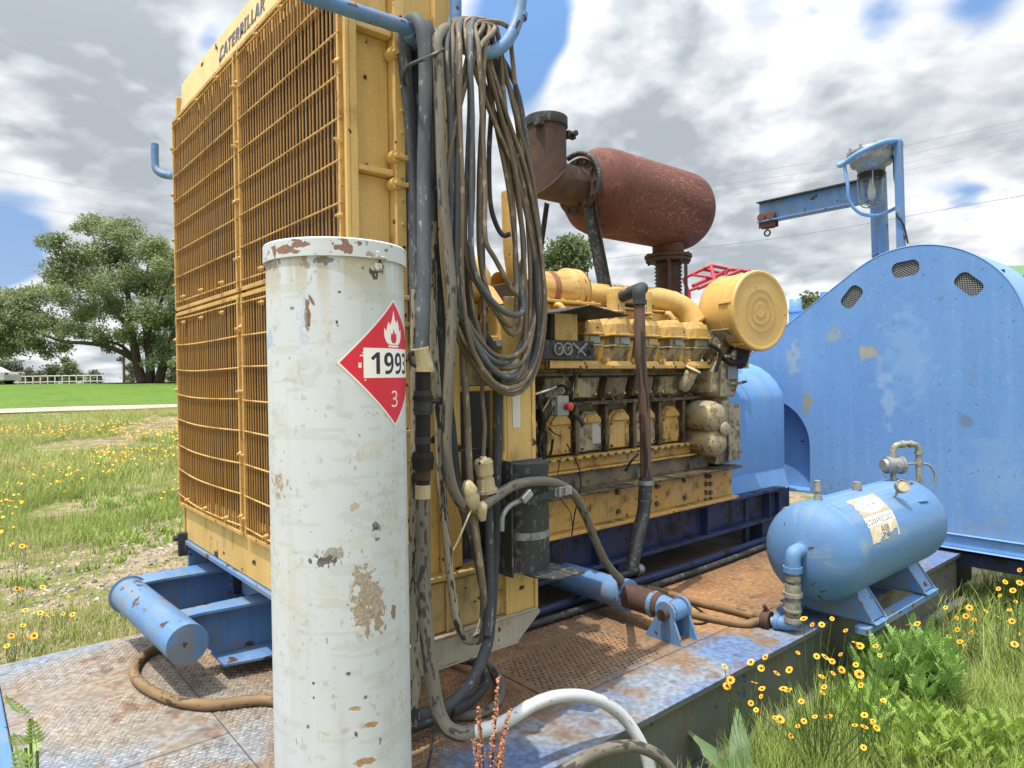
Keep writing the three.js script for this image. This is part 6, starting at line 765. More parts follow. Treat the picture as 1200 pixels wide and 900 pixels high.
// ---------------------------------------------------------------- hoses and cables on the rack
{
  const H = (label, pts, r, m, name = 'hose', cat = 'hose', seg = 110) => one(name, tube(pts.map(([u, v, W]) => pW(u, v, W)), r, seg, 12), m, label, cat);
  // two thick black hoses folded over the bar
  H('thick black hose over the bar nearest the radiator, ending at the camlock fitting', [[488, 400, 2.17], [485, 280, 2.19], [481, 190, 2.2], [477, 110, 2.19], [474, 60, 2.17], [476, 34, 2.14], [484, 23, 2.08], [493, 30, 2.04], [498, 60, 2.03], [499, 110, 2.03], [497, 200, 2.04], [497, 300, 2.03], [496, 370, 2.02], [494, 410, 2.01]], 0.0255, M.hoseBlue);
  H('thick black hose behind the first, folded over the bar and dropping to the right', [[498, 380, 2.17], [491, 260, 2.2], [487, 120, 2.2], [489, 60, 2.18], [492, 34, 2.13], [499, 28, 2.08], [504, 40, 2.06], [506, 100, 2.07], [506, 225, 2.09], [508, 290, 2.09], [514, 355, 2.09], [517, 400, 2.09], [520, 440, 2.1], [528, 500, 2.12], [534, 560, 2.12], [548, 610, 2.1], [558, 640, 2.08], [566, 680, 2.06], [574, 720, 2.03], [572, 752, 2.0], [560, 785, 1.98], [540, 815, 1.97]], 0.021, M.hoseBlack);
  H('worn dark and white hose hanging in a long narrow bend beside the brown sleeve', [[507, 260, 2.07], [508, 330, 2.07], [508, 390, 2.06], [511, 440, 2.05], [514, 490, 2.05], [515, 530, 2.05], [518, 575, 2.05], [522, 620, 2.05], [527, 670, 2.05], [531, 700, 2.05], [536, 730, 2.05], [545, 749, 2.06], [556, 750, 2.08], [563, 738, 2.1], [567, 715, 2.11], [565, 680, 2.11], [560, 640, 2.11], [555, 605, 2.1]], 0.0155, M.hoseWorn);
  H('long thick pale grey hose hanging from the rack and bending right to the deck', [[516, 150, 2.02], [510, 62, 2.02], [532, 36, 2.14], [521, 34, 2.07], [512, 50, 2.02], [514, 95, 2.0], [516, 150, 1.99], [519, 225, 1.99], [525, 290, 1.99], [529, 340, 1.98], [529, 380, 1.98], [527, 430, 1.98], [524, 480, 1.98], [523, 525, 1.98], [526, 552, 1.98], [533, 578, 1.98], [545, 594, 1.99], [560, 596, 2.0], [580, 583, 2.01], [602, 569, 2.02], [630, 564, 2.03], [653, 567, 2.04], [672, 579, 2.06], [686, 604, 2.1], [698, 634, 2.16], [712, 662, 2.23], [728, 680, 2.27]].slice(2), 0.0195, M.hoseGrey, 'hose', 'hose', 160);
  H('black hose arching out of the radiator frame and falling beside the cream plug', [[548, 385, 2.24], [560, 387, 2.18], [571, 398, 2.14], [579, 420, 2.13], [583, 450, 2.12], [583, 520, 2.12], [581, 600, 2.1], [579, 660, 2.08], [577, 700, 2.05], [572, 748, 2.0], [562, 779, 1.96], [551, 800, 1.94], [537, 816, 1.93], [520, 830, 1.92], [490, 838, 1.92]], 0.02, M.hoseBlack);
  H('speckled thin hose running straight down next to the standpipe', [[486, 340, 2.1], [485, 440, 2.1], [486, 520, 2.1], [484, 620, 2.09], [485, 720, 2.07], [488, 800, 2.0], [484, 850, 1.97]], 0.015, M.hoseWorn);
  H('thin cable drooping from the rack into the cream plug', [[566, 330, 2.13], [567, 375, 2.12], [567, 420, 2.11], [565, 460, 2.1], [568, 500, 2.08], [567, 520, 2.07], [566, 541, 2.06]], 0.0085, M.hoseBrown, 'cable', 'cable');
  H('brown hose hanging between the pale hose and the frame, ending in taped splice', [[537, 120, 2.08], [538, 250, 2.09], [541, 340, 2.09], [543, 420, 2.07], [547, 480, 2.06], [549, 530, 2.05], [551, 570, 2.03], [555, 610, 2.02], [561, 650, 2.01], [567, 700, 2.02], [568, 735, 2.05], [560, 752, 2.09], [550, 746, 2.12]], 0.0135, M.hoseBrown);
  // camlock, reducers and the long sleeve below
  const t = thing('hose_coupling', 'black hose coupling with a speckled camlock elbow beside the standpipe', 'hose coupling', pW(495, 700, 2.0)); const q = (v, u = 496) => pW(u, v, 2.0), C = (n, v0, v1, r0, r1, m, u = 495.5) => part(n, cyl(pW(u, v0, 2.0), pW(u, v1, 2.0), r0, r1, 24), m, t);
  part('camlock', [cyl(q(408, 492), q(432, 497), 0.031, 0.035, 22), cyl(q(430, 497), q(436, 497), 0.037, 0.037, 22)], M.cream, t); part('cam_arm', tube([q(416, 486), q(412, 483), q(418, 480), q(426, 483), q(430, 490)], 0.008, 20, 8), M.black, t); C('sleeve', 434, 468, 0.026, 0.026, M.dark); C('collar', 458, 486, 0.032, 0.032, M.black); C('ring', 464, 469, 0.036, 0.036, M.dark); C('clamp', 476, 482, 0.034, 0.034, M.black); C('sleeve', 486, 530, 0.026, 0.026, M.dark); C('reducer', 512, 520, 0.028, 0.028, M.black); C('reducer', 530, 536, 0.035, 0.038, M.dark); C('reducer', 536, 550, 0.04, 0.036, M.dark); C('reducer', 550, 562, 0.028, 0.026, M.rustDark); C('nipple', 558, 572, 0.024, 0.024, M.dark); C('white_band', 568, 584, 0.0275, 0.0275, M.cream); part('side_clamp', [cyl(q(470, 505), q(470, 515), 0.009, 0.009, 8), cyl(pW(514, 470, 2.01), pW(520, 470, 2.02), 0.014, 0.014, 10)], M.black, t);
  one('hose', tube([[495.5, 580, 2.0], [496, 640, 2.0], [497, 700, 1.99], [501, 755, 1.96], [507, 800, 1.93], [514, 835, 1.9], [524, 853, 1.87], [540, 860, 1.84], [556, 858, 1.81]].map(([u, v, W]) => pW(u, v, W)), 0.0255, 90, 16), M.hoseGrey, 'long grey-brown hose falling from the coupling to the deck beside the standpipe', 'hose');
  one('hose', tube([[550, 859, 1.82], [575, 853, 1.81], [600, 841, 1.81], [622, 827, 1.81], [645, 818, 1.8], [668, 815, 1.79], [690, 817, 1.77], [712, 826, 1.75], [731, 841, 1.73], [746, 862, 1.7], [757, 885, 1.67], [764, 915, 1.64], [768, 960, 1.6]].map(([u, v, W]) => pW(u, v, W)), 0.0235, 110, 16), M.hoseWhite, 'white hose looping over the near deck edge', 'hose');
  one('hose', tube([[660, 905, 1.62], [690, 886, 1.63], [715, 877, 1.63], [745, 875, 1.62], [770, 885, 1.6], [790, 905, 1.57]].map(([u, v, W]) => pW(u, v, W)), 0.022, 60, 14), M.hoseGrey, 'grey hose bending below the white hose at the bottom edge', 'hose');
  // cream plug and taped splice
  const k = thing('power_plug', 'cream coloured industrial plug joined in line on a hanging cable', 'plug', pW(571, 588, 2.04)); const kk = (v0, v1, r0, r1, n = 'plug_body') => part(n, cyl(pW(566.5 + (v0 - 540) * 0.1, v0, 2.04), pW(566.5 + (v1 - 540) * 0.1, v1, 2.04), r0, r1, 26), M.cream, k); kk(535, 541, 0.012, 0.02, 'gland'); kk(541, 556, 0.036, 0.034); kk(538, 542, 0.03, 0.037); kk(556, 561, 0.029, 0.029, 'neck'); kk(561, 575, 0.034, 0.037); kk(573, 577, 0.043, 0.043, 'locking_ring'); kk(577, 586, 0.028, 0.027, 'tail'); part('pin', cyl(pW(562, 543, 2.005), pW(562, 543, 1.995), 0.006, 0.006, 8), M.dark, k);
  one('hose', tube([[571.5, 585, 2.04], [573, 620, 2.04], [574, 660, 2.04], [574, 700, 2.02], [571, 745, 1.99]].map(([u, v, W]) => pW(u, v, W)), 0.0185, 40, 12), M.hoseBlack, 'black hose hanging straight down from the cream plug', 'hose');
  { const s = thing('taped_splice', 'cable splice wrapped in dirty cream tape with a loose stiff tail', 'cable splice', pW(553, 605, 1.98)); const prof = [[0.01, 0], [0.022, 0.012], [0.028, 0.03], [0.031, 0.05], [0.027, 0.065], [0.03, 0.075], [0.025, 0.09], [0.02, 0.1], [0.012, 0.112], [0, 0.114]]; const a = pW(556, 597, 1.975), b = pW(546, 560, 1.975); part('tape', lathe(prof, a, b.clone().sub(a), 14), M.cream, s); part('tape', lathe([[0.012, 0], [0.026, 0.02], [0.022, 0.04], [0.012, 0.075]], pW(562, 587, 1.99), pW(566, 610, 1.99).sub(pW(562, 587, 1.99)), 12), M.cream, s); part('tail', tube([pW(552, 598, 1.97), pW(545, 614, 1.965), pW(537, 633, 1.96), pW(531, 645, 1.96)], 0.004, 14, 6), M.cream, s); part('tie', tube([pW(549, 565, 1.965), pW(556, 572, 1.955), pW(560, 583, 1.955), pW(556, 592, 1.96)], 0.004, 14, 6), M.hoseBrown, s); }
  // the coil of brown cable: one long cable in many loops over the hooked end of the bar
  { const r = rngOf(17), pts = [], loops = [[532, 590, 628, 434], [524, 583, 635, 452], [552, 598, 616, 448], [536, 592, 637, 463], [562, 604, 612, 395], [547, 600, 606, 384], [530, 586, 631, 420], [522, 588, 622, 440], [568, 608, 603, 346], [541, 590, 636, 456]];
    loops.forEach(([xl, xb, xr, yb], i) => { const wf = 2.055 - i * 0.007 + (r() - 0.5) * 0.02, wb = 2.15 + (r() - 0.5) * 0.05, tl = 520 + ((i * 7) % 10) * 6.5, tr = tl + 8 + r() * 10, ty = 21 + Math.abs(tl - 545) * 0.22; 
      pts.push([tl, ty + 3, 2.1], [mix(tl, xl, 0.35) - 1, ty + 34, wf], [mix(tl, xl, 0.75) + (r() - 0.5) * 5, 120 + r() * 25, wf], [xl + (r() - 0.5) * 5, 205 + r() * 30, wf], [xl + (r() - 0.5) * 5 + 1, mix(210, yb, 0.55), wf], [mix(xl, xb, 0.3), yb - 42 - r() * 6, wf], [xb - 6, yb - 4, wf + 0.01], [mix(xb, xr, 0.55), yb - 9, wb - 0.06], [mix(xb, xr, 0.9), yb - 42 - r() * 8, wb - 0.02], [xr + (r() - 0.5) * 4, mix(yb, 200, 0.45), wb], [mix(xr, tr, 0.22) + (r() - 0.5) * 5, 205 + r() * 20, wb], [mix(xr, tr, 0.55) + (r() - 0.5) * 4, 120 + r() * 20, wb], [mix(xr, tr, 0.85), ty + 34, wb], [tr, ty + 4, 2.12]); });
    one('cable_coil', tube(pts.map(([u, v, W]) => pW(u, v, W)), 0.0098, 1100, 8), M.hoseBrown, 'large coil of thin brown cable hung over the hooked end of the rack', 'cable coil');
    const p2 = []; [[528, 586, 626, 428], [536, 594, 634, 445], [552, 600, 614, 372]].forEach(([xl, xb, xr, yb], i) => { const wf = 2.02 - i * 0.012, wb = 2.19, tl = 527 + i * 14, tr = tl + 20; p2.push([tl, 24, 2.1], [tl - 4, 60, wf], [mix(tl, xl, 0.6), 140, wf], [xl, 230, wf], [xl + 5, mix(240, yb, 0.6), wf], [xb - 14, yb - 10, wf], [xb + 12, yb - 6, wf + 0.06], [xr - 6, yb - 55, wb - 0.03], [xr, 300, wb], [xr - 14, 190, wb], [xr - 30, 100, wb], [tr, 28, 2.12]); });
    one('cable_coil', tube(p2.map(([u, v, W]) => pW(u, v, W)), 0.0115, 420, 8), M.hoseBlue, 'smaller coil of dark grey cable mixed in front of the brown coil', 'cable coil');
    const st = []; for (let i = 0; i < 8; i++) st.push([[540 + i * 9, 40, 2.16], [536 + i * 9.5 + r() * 4, 130, 2.17], [534 + i * 8 + r() * 8, 240, 2.18], [532 + i * 6 + r() * 10, 330, 2.18]]);
    H('dark cord hanging straight behind the coils, third from the right', [[566, 30, 2.15], [567, 120, 2.17], [565, 220, 2.18], [566, 300, 2.18], [567, 372, 2.16]], 0.0095, M.hoseBlack, 'cable', 'cable'); H('black cord hanging behind the coils next to the yellow pipe', [[574, 30, 2.17], [577, 100, 2.18], [573, 190, 2.2], [577, 250, 2.2], [590, 276, 2.18], [598, 274, 2.16]], 0.0105, M.hoseBlack, 'cable', 'cable'); H('dark cord hanging down the right limb of the coils past the frame', [[604, 100, 2.14], [616, 180, 2.15], [625, 260, 2.15], [629, 340, 2.12], [630, 400, 2.1], [618, 440, 2.09]], 0.01, M.hoseBlack, 'cable', 'cable'); H('black cord on the left limb of the coils beside the pale hose', [[535, 52, 2.1], [534, 130, 2.12], [538, 240, 2.12], [546, 330, 2.12], [552, 400, 2.12]], 0.013, M.hoseBlack, 'cable', 'cable'); }
  one('tie_strap', tube([[520, 58, 2.0], [504, 66, 1.99], [492, 71, 1.99], [481, 76, 2.0], [475, 84, 2.05], [473, 94, 2.12], [476, 100, 2.2]].map(([u, v, W]) => pW(u, v, W)), 0.0065, 40, 8), M.hoseBlack, 'thin black strap tied round the thick hoses below the bar', 'strap');
  // heap of hose on the deck behind the standpipe
  one('hose', tube([[470, 800, 2.0], [500, 772, 2.12], [530, 765, 2.14], [562, 772, 2.1], [582, 790, 2.02], [587, 812, 1.95], [575, 830, 1.9], [550, 838, 1.89], [515, 836, 1.92], [470, 835, 1.97]].map(([u, v]) => pH(u, v, 0.024)), 0.021, 90, 14), M.hoseGrey, 'loop of grey hose lying on the deck right of the standpipe', 'hose');
  one('hose', tube([[455, 862], [490, 850], [520, 838], [548, 824], [566, 805], [568, 790], [556, 776], [530, 772]].map(([u, v], i) => pH(u, v, 0.07 - (i === 0 || i === 7 ? 0.04 : 0))), 0.021, 70, 14), M.hoseBlack, 'dark hose lying over the grey loop right of the standpipe', 'hose'); { const t2 = thing('cable_tie', 'black cable tie knotted round the hose heap with a dangling tail', 'cable tie', pH(520, 845, 0.05)); part('band', tube(arcpts(pH(521, 834, 0.09), V(0.8, 0, 0.6), UPV, 0.036, 0, 6.283, 14), 0.006, 30, 6), M.dark, t2); part('tail', tube([pH(512, 848, 0.08), pH(507, 870, 0.05), pH(500, 905, 0.02)], 0.006, 14, 6), M.black, t2); part('tail', tube([pH(532, 842, 0.08), pH(538, 852, 0.03), pH(542, 856, 0.01)], 0.006, 10, 6), M.black, t2); }
  one('hose', tube([[330, 822], [310, 820], [285, 822], [250, 826], [215, 823], [186, 814], [165, 801], [157, 788], [162, 775], [176, 764], [196, 758], [225, 760]].map(([u, v]) => pH(u, v, 0.024)), 0.023, 90, 16), M.hoseTan, 'dusty brown hose curving on the deck under the tail roller', 'hose');
  // brown hoses from under the frame to the tank outlet
  const e = HOSEEND; one('hose', tube([pW(722, 674, 2.26), pH(742, 689, 0.03), pH(765, 691, 0.024), pH(815, 705, 0.024), pH(865, 717, 0.024), pH(890, 724, 0.026), e.clone().add(V(0.02, 0.0, -0.06)), e.clone().add(V(0.005, 0.01, 0))], 0.0215, 70, 14), M.hoseTan, 'upper of two dusty brown hoses running to the tank outlet', 'hose'); one('hose', tube([pH(740, 693, 0.024), pH(760, 700, 0.022), pH(787, 713, 0.022), pH(840, 726, 0.022), pH(875, 731, 0.022), e.clone().add(V(-0.04, -0.012, -0.03)), e.clone().add(V(-0.005, -0.01, 0))], 0.021, 60, 14), M.hoseTan, 'lower of two dusty brown hoses running to the tank outlet', 'hose');
  one('cable', tube([pH(800, 700, 0.008), pH(830, 726, 0.008), pH(820, 731, 0.008), pH(780, 724, 0.008)], 0.006, 30, 6), M.dark, 'thin dark cable lying under the brown hoses', 'cable');
}
{ // black steel tray on the frame corner, with strap and fitting
  const W = 2.11, t = thing('hose_tray', 'black steel holder with back plate and ledge bolted to the rear post', 'bracket', P(1.85, 0.58, 2.05));
  part('back_plate', bx(1.75, 1.99, 0.60, 1.05, W + 0.05, W + 0.06), M.black, t); part('round_cover', [cyl(P(1.872, 0.6, W + 0.045), P(1.872, 1.045, W + 0.045), 0.105, 0.105, 40)], M.black, t); part('side_plate', bx(1.725, 1.735, 0.60, 1.065, W - 0.05, W + 0.05), M.black, t); part('lip', cyl(P(1.872, 1.0, W + 0.045), P(1.872, 1.04, W + 0.045), 0.1075, 0.1075, 40), M.black, t);
  part('ledge', plateH([[1.80, 2.18], [1.80, 2.02], [1.86, 1.93], [2.0, 1.93], [2.01, 1.97], [1.98, 2.16]], 0.595, 0.008, 0.001), M.black, t); part('band', cyl(P(1.872, 0.735, W + 0.045), P(1.872, 0.765, W + 0.045), 0.1075, 0.1075, 40), M.steel, t);
  one('lever_clamp', [tube([pW(588, 622, 2.03), pW(589, 605, 2.03), pW(596, 594, 2.03), pW(606, 588, 2.03), pW(618, 583, 2.02)], 0.0105, 30, 10), bar(pW(612, 587, 2.01), pW(622, 576, 2.01), 0.03, 0.02)], M.galv, 'bright bent lever on the black holder', 'lever');
  const s = thing('ratchet_strap', 'short dark strap with a metal buckle under the arching hose', 'strap', pW(636, 582, 2.03)); part('webbing', bar(pW(618, 588, 2.03), pW(652, 577, 2.03), 0.028, 0.006), M.black, s); part('buckle', [bar(pW(650, 577, 2.025), pW(669, 574, 2.03), 0.036, 0.014), cyl(pW(656, 571, 2.01), pW(656, 582, 2.01), 0.007, 0.007, 10), cyl(pW(664, 570, 2.01), pW(664, 580, 2.01), 0.007, 0.007, 10)], M.galv, s);
}

// ---------------------------------------------------------------- grass and weeds
{
  const r = rngOf(91), blade = (h, w, lean) => { const p = [], n = 3; for (let i = 0; i < n; i++) { const a = i / n, b = (i + 1) / n, wa = w * (1 - a * 0.8), wb = w * (1 - b) * (i === n - 1 ? 0 : 1), y = (t) => h * t * (1 - 0.25 * lean * t), x = (t) => h * lean * t * t; p.push(-wa / 2, y(a), x(a), wa / 2, y(a), x(a), wb / 2, y(b), x(b)); if (i < n - 1) p.push(-wa / 2, y(a), x(a), wb / 2, y(b), x(b), -wb / 2, y(b), x(b)); } const g = new THREE.BufferGeometry(); g.setAttribute('position', new THREE.Float32BufferAttribute(p, 3)); g.computeVertexNormals(); return g; };
  const tuft = (n, h, w, spread) => mergeGeometries(Array.from({ length: n }, () => blade(h * (0.55 + r() * 0.6), w, 0.15 + r() * 0.6).rotateY(r() * 6.28).translate((r() - 0.5) * spread, 0, (r() - 0.5) * spread)));
  const tones = [[0.2, 0.32, 0.05], [0.32, 0.41, 0.09], [0.43, 0.43, 0.15], [0.5, 0.45, 0.26]];
  const tone = (k) => { const i = Math.min(2, Math.floor(k * 3)), f = k * 3 - i, c = lerp3(tones[i], tones[i + 1], f), b = 0.75 + r() * 0.5; return rgb(c[0] * b, c[1] * b, c[2] * b); };
  const scatter = (name, label, geo, n, pick, mat2 = M.grass) => { const items = []; let tries = 0; while (items.length < n && tries++ < n * 30) { const q = pick(); if (!q) continue; const [x, W, s, k] = q; items.push([V(x, gy(x, W) - 0.01, -W), turn((r() - 0.5) * 0.25, r() * 6.28, (r() - 0.5) * 0.25), s, tone(clamp(k))]); } const m = swarm(name, geo, mat2, items, null); tag(m, label, name.replace(/_/g, ' ')); m.name = numbered(name); return m; };
  const dens = (x, W) => fbm3(x * 0.55 + 3, W * 0.55, 71, 4);
  // meadow left of the skid
  const far = (x, W) => sstep(6.8, 9.5, W);
  const inWedge = (a, b) => { const W = Math.sqrt(mix(a * a, b * b, r())), x = mix(-0.14 * W - 0.8, 0.34 * W + 1.2, r()); return [x, W]; };
  const bare = (x, W) => sstep(5.9, 6.5, W) * sstep(9.8, 8.6, W + (fbm3(x * 0.9, W * 0.9, 3, 3) - 0.5) * 2.4);
  scatter('meadow_grass', 'rough green and straw meadow grass left of the skid', tuft(9, 0.26, 0.008, 0.22), 6200, () => { const [x, W] = inWedge(8.4, 14); const d = dens(x, W); if (r() < bare(x, W) * 0.93 || d < 0.38) return null; return [x, W, 0.4 + r() * 0.55, d * 0.45 + r() * 0.3 - 0.06]; });
  scatter('meadow_grass', 'taller green meadow grass between the skid and the gravel road', tuft(10, 0.4, 0.015, 0.5), 11000, () => { const [x, W] = inWedge(12, 30.2); const d = dens(x * 0.6, W * 0.6); if (d < 0.36) return null; return [x, W, (0.35 + r() * 0.5) * (1 - 0.4 * sstep(15, 30, W)), d * 0.9 + r() * 0.35 - 0.22]; });
  scatter('sparse_weeds', 'short dry and green weeds on the soil beside the deck nose', tuft(8, 0.15, 0.005, 0.16), 3800, () => { const [x, W] = inWedge(4.32, 9.2); if (x > 0.1 && W < 4.35) return null; const d = dens(x * 1.6, W * 1.6); if (r() < bare(x, W) * 0.88 || d < 0.4) return null; return [x, W, 0.5 + r() * 0.8, 0.3 + r() * 0.7]; });
  scatter('leafy_weeds', 'low bright green leafy weeds in clumps beside the skid', tuft(14, 0.15, 0.022, 0.2), 700, () => { const [x, W] = inWedge(4.8, 14); const d = fbm3(x * 1.1 + 30, W * 1.1, 15, 3); if (d < 0.58 && !(Math.hypot(x - 1.75, W - 8.4) < 0.7)) return null; return [x, W, 0.5 + r() * 0.6, r() * 0.35]; });
  { const hd = new THREE.CircleGeometry(0.019, 7).rotateX(-1.57), items = []; let guard = 0; while (items.length < 3600 && guard++ < 90000) { const [x, W] = inWedge(9, 22), d = fbm3(x * 0.7 + 60, W * 0.7, 33, 4); if (d < 0.47 || r() < bare(x, W)) continue; const y = gy(x, W) + 0.1 + r() * 0.16; items.push([V(x, y, -W), turn((r() - 0.5) * 1.6, r() * 6.28, (r() - 0.5) * 1.6), 0.5 + r() * 0.9, rgb(0.88, 0.36 + r() * 0.2, 0.015 + r() * 0.03)]); } const m = swarm('meadow_flowers', hd, new THREE.MeshStandardMaterial({ color: 0xffffff, roughness: 0.7, side: THREE.DoubleSide }), items, null); tag(m, 'many small yellow flowers scattered over the meadow on the left', 'flowers'); }
  // stones on the bare patch
  { const st = new THREE.DodecahedronGeometry(0.027, 0), items = []; for (let i = 0; i < 4200; i++) { const [x, W] = inWedge(4.3, 10); items.push([V(x, gy(x, W) + 0.002, -W), turn(r() * 3, r() * 6, r() * 3), V(0.3 + r() * 0.9, 0.2 + r() * 0.4, 0.3 + r() * 0.8), (() => { const k = 0.2 + r() * 0.25; return rgb(k * 1.1, k, k * 0.86); })()]); } const m = swarm('gravel_stones', st, new THREE.MeshStandardMaterial({ color: 0xffffff, roughness: 0.9 }), items, null); tag(m, 'pale loose stones on the bare soil beside the skid', 'stones'); }
  // right side, close to the camera
  const nearPick = (L0, L1, w0, w1, f) => () => { const x = mix(L0, L1, r()), W = mix(w0, w1, r()); if (W > 1.7 && x < 6.0) return null; return f(x, W); };
  scatter('near_grass', 'fresh green grass along the near side of the skid', tuft(10, 0.24, 0.0055, 0.12), 9000, nearPick(1.6, 6.5, -0.6, 1.74, (x, W) => { const d = fbm3(x * 1.3, W * 1.3, 5, 4); if (d < 0.46 - sstep(3.4, 2.2, x) * 0.1) return null; return [x, W, 0.5 + r() * 0.8, d * 0.35 + r() * 0.36 - 0.14]; }));
  scatter('near_grass', 'straw coloured dry grass mixed in beside the skid on the right', tuft(6, 0.2, 0.004, 0.14), 2200, nearPick(2, 9, -1.5, 1.74, (x, W) => [x, W, 0.4 + r() * 0.9, 0.55 + r() * 0.4]));
  scatter('near_grass', 'grass at the right edge beyond the air tank', tuft(9, 0.26, 0.008, 0.2), 5200, nearPick(4.4, 12, -1.8, 1.74, (x, W) => [x, W, 0.5 + r() * 0.8, r() * 0.42]));
  // feathery bright green weeds: divided leaves on upright stems
  const feather = (l) => { const gs = [], lf = leafGeo(l * 0.36, l * 0.1); for (let i = 0; i < 6; i++) { const y = l * (0.25 + i * 0.12); for (const s of [1, -1]) gs.push(lf.clone().scale(1, 1 - i * 0.1, 1).rotateZ(s * 0.95).translate(0, y, 0)); } gs.push(leafGeo(l, l * 0.05)); gs.push(lf.clone().translate(0, l * 0.75, 0)); return mergeGeometries(gs); };
  const weed = (name, label, base, h, rad, n, lsize, tn, seed, cat = 'weed', group) => { const q = rngOf(seed), t = thing(name, label, cat, base, group), st = [], it = []; for (let i = 0; i < n; i++) { const a = q() * 6.28, d = Math.sqrt(q()) * rad, hh = h * (0.55 + q() * 0.5) * (1 - 0.35 * d / rad), b = base.clone().add(V(Math.cos(a) * d * 0.45, 0, Math.sin(a) * d * 0.45)), e = base.clone().add(V(Math.cos(a) * d, hh, Math.sin(a) * d)), m = b.clone().lerp(e, 0.5).add(V(0, hh * 0.08, 0)); st.push(tube([b, m, e], 0.0028, 6, 4, false, false)); for (let k = 0; k < 11; k++) { const f = 0.25 + 0.75 * k / 10, p = b.clone().lerp(e, f), aa = k * 2.4 + q(); const c = lerp3(tn[0], tn[1], clamp(f * 0.6 + q() * 0.5)); it.push([p, turn(0.5 + q() * 0.7 - f * 0.3, aa, 0), 0.6 + q() * 0.6, rgb(c[0], c[1], c[2])]); } } part('stems', st, new THREE.MeshStandardMaterial({ color: rgb(0.1, 0.16, 0.04), roughness: 0.8 }), t); swarm('leaves', feather(lsize), M.grass, it, t); return t; };
  const gp = (u, v, hh = 0) => { const y = 0.02; const q = ray(u, v); const p = q.multiplyScalar((y - EYE.y) / q.y).add(EYE); p.y = gy(p.x, -p.z); return p; };
  globalThis.GP = gp;
  const bright = [[0.18, 0.32, 0.05], [0.36, 0.54, 0.11]], mid = [[0.16, 0.3, 0.06], [0.32, 0.5, 0.13]];
  weed('feathery_weed', 'big feathery bright green weed below the air tank brackets', gp(1062, 828), 0.52, 0.27, 95, 0.12, mid, 201);
  weed('feathery_weed', 'lower bright feathery weed in front of the big one, right of the flowers', gp(1030, 862), 0.3, 0.24, 70, 0.09, bright, 202);
  weed('feathery_weed', 'yellow-green feathery clump at the lower right corner', gp(1150, 905), 0.32, 0.3, 90, 0.085, [[0.16, 0.28, 0.03], [0.34, 0.48, 0.08]], 203);
  weed('feathery_weed', 'yellow-green feathery clump just left of the corner clump', gp(1085, 915), 0.24, 0.24, 60, 0.075, [[0.16, 0.28, 0.03], [0.34, 0.48, 0.08]], 205);
  { const b = pD(46, 915, 1.36); b.y = gy(b.x, -b.z); weed('feathery_weed', 'tip of a green feathery weed poking up at the lower left corner', b, 1.2, 0.08, 30, 0.07, bright, 204); }
  // broad-leaved dock under the deck edge
  { const b = gp(868, 935), t = thing('dock_plant', 'broad-leaved dock plant at the bottom below the deck edge', 'plant', b), q = rngOf(207), mk = (l, w) => { const pos = [], idx = [], n = 9; for (let i = 0; i <= n; i++) { const s = i / n, ww = w * Math.pow(Math.sin(Math.PI * Math.min(1, s * 0.9 + 0.08)), 0.75) * (1 - s * 0.25), wav = Math.sin(i * 2.3) * w * 0.12; for (const k of [-1, 0, 1]) pos.push(k * ww / 2, l * s - 0.35 * l * s * s * 0.5, l * 0.42 * s * s + Math.abs(k) * (w * 0.16 + wav * k)); } for (let i = 0; i < n; i++) for (let k = 0; k < 2; k++) { const a = i * 3 + k; idx.push(a, a + 1, a + 3, a + 1, a + 4, a + 3); } const g = new THREE.BufferGeometry(); g.setAttribute('position', new THREE.Float32BufferAttribute(pos, 3)); g.setIndex(idx); g.computeVertexNormals(); const gg = clean(g.toNonIndexed()); gg.setAttribute('uv', new THREE.Float32BufferAttribute(new Float32Array(gg.attributes.position.count * 2), 2)); return gg; };
    const dm = new THREE.MeshPhysicalMaterial({ color: rgb(0.12, 0.2, 0.075), roughness: 0.6, transmission: 0.2, thickness: 0, side: THREE.DoubleSide });
    for (const [a, tl, l, w] of [[2.2, 0.1, 0.44, 0.11], [3.3, 0.3, 0.4, 0.11], [1.1, 0.4, 0.27, 0.075], [4.4, 0.45, 0.26, 0.08], [5.4, 0.5, 0.2, 0.08], [0.2, 0.35, 0.25, 0.07], [2.8, 0.6, 0.24, 0.08]]) { const g = mk(l, w); g.rotateX(tl).rotateY(a).translate(b.x + (q() - 0.5) * 0.05, b.y, b.z + (q() - 0.5) * 0.05); part('leaf', g, dm, t); } }
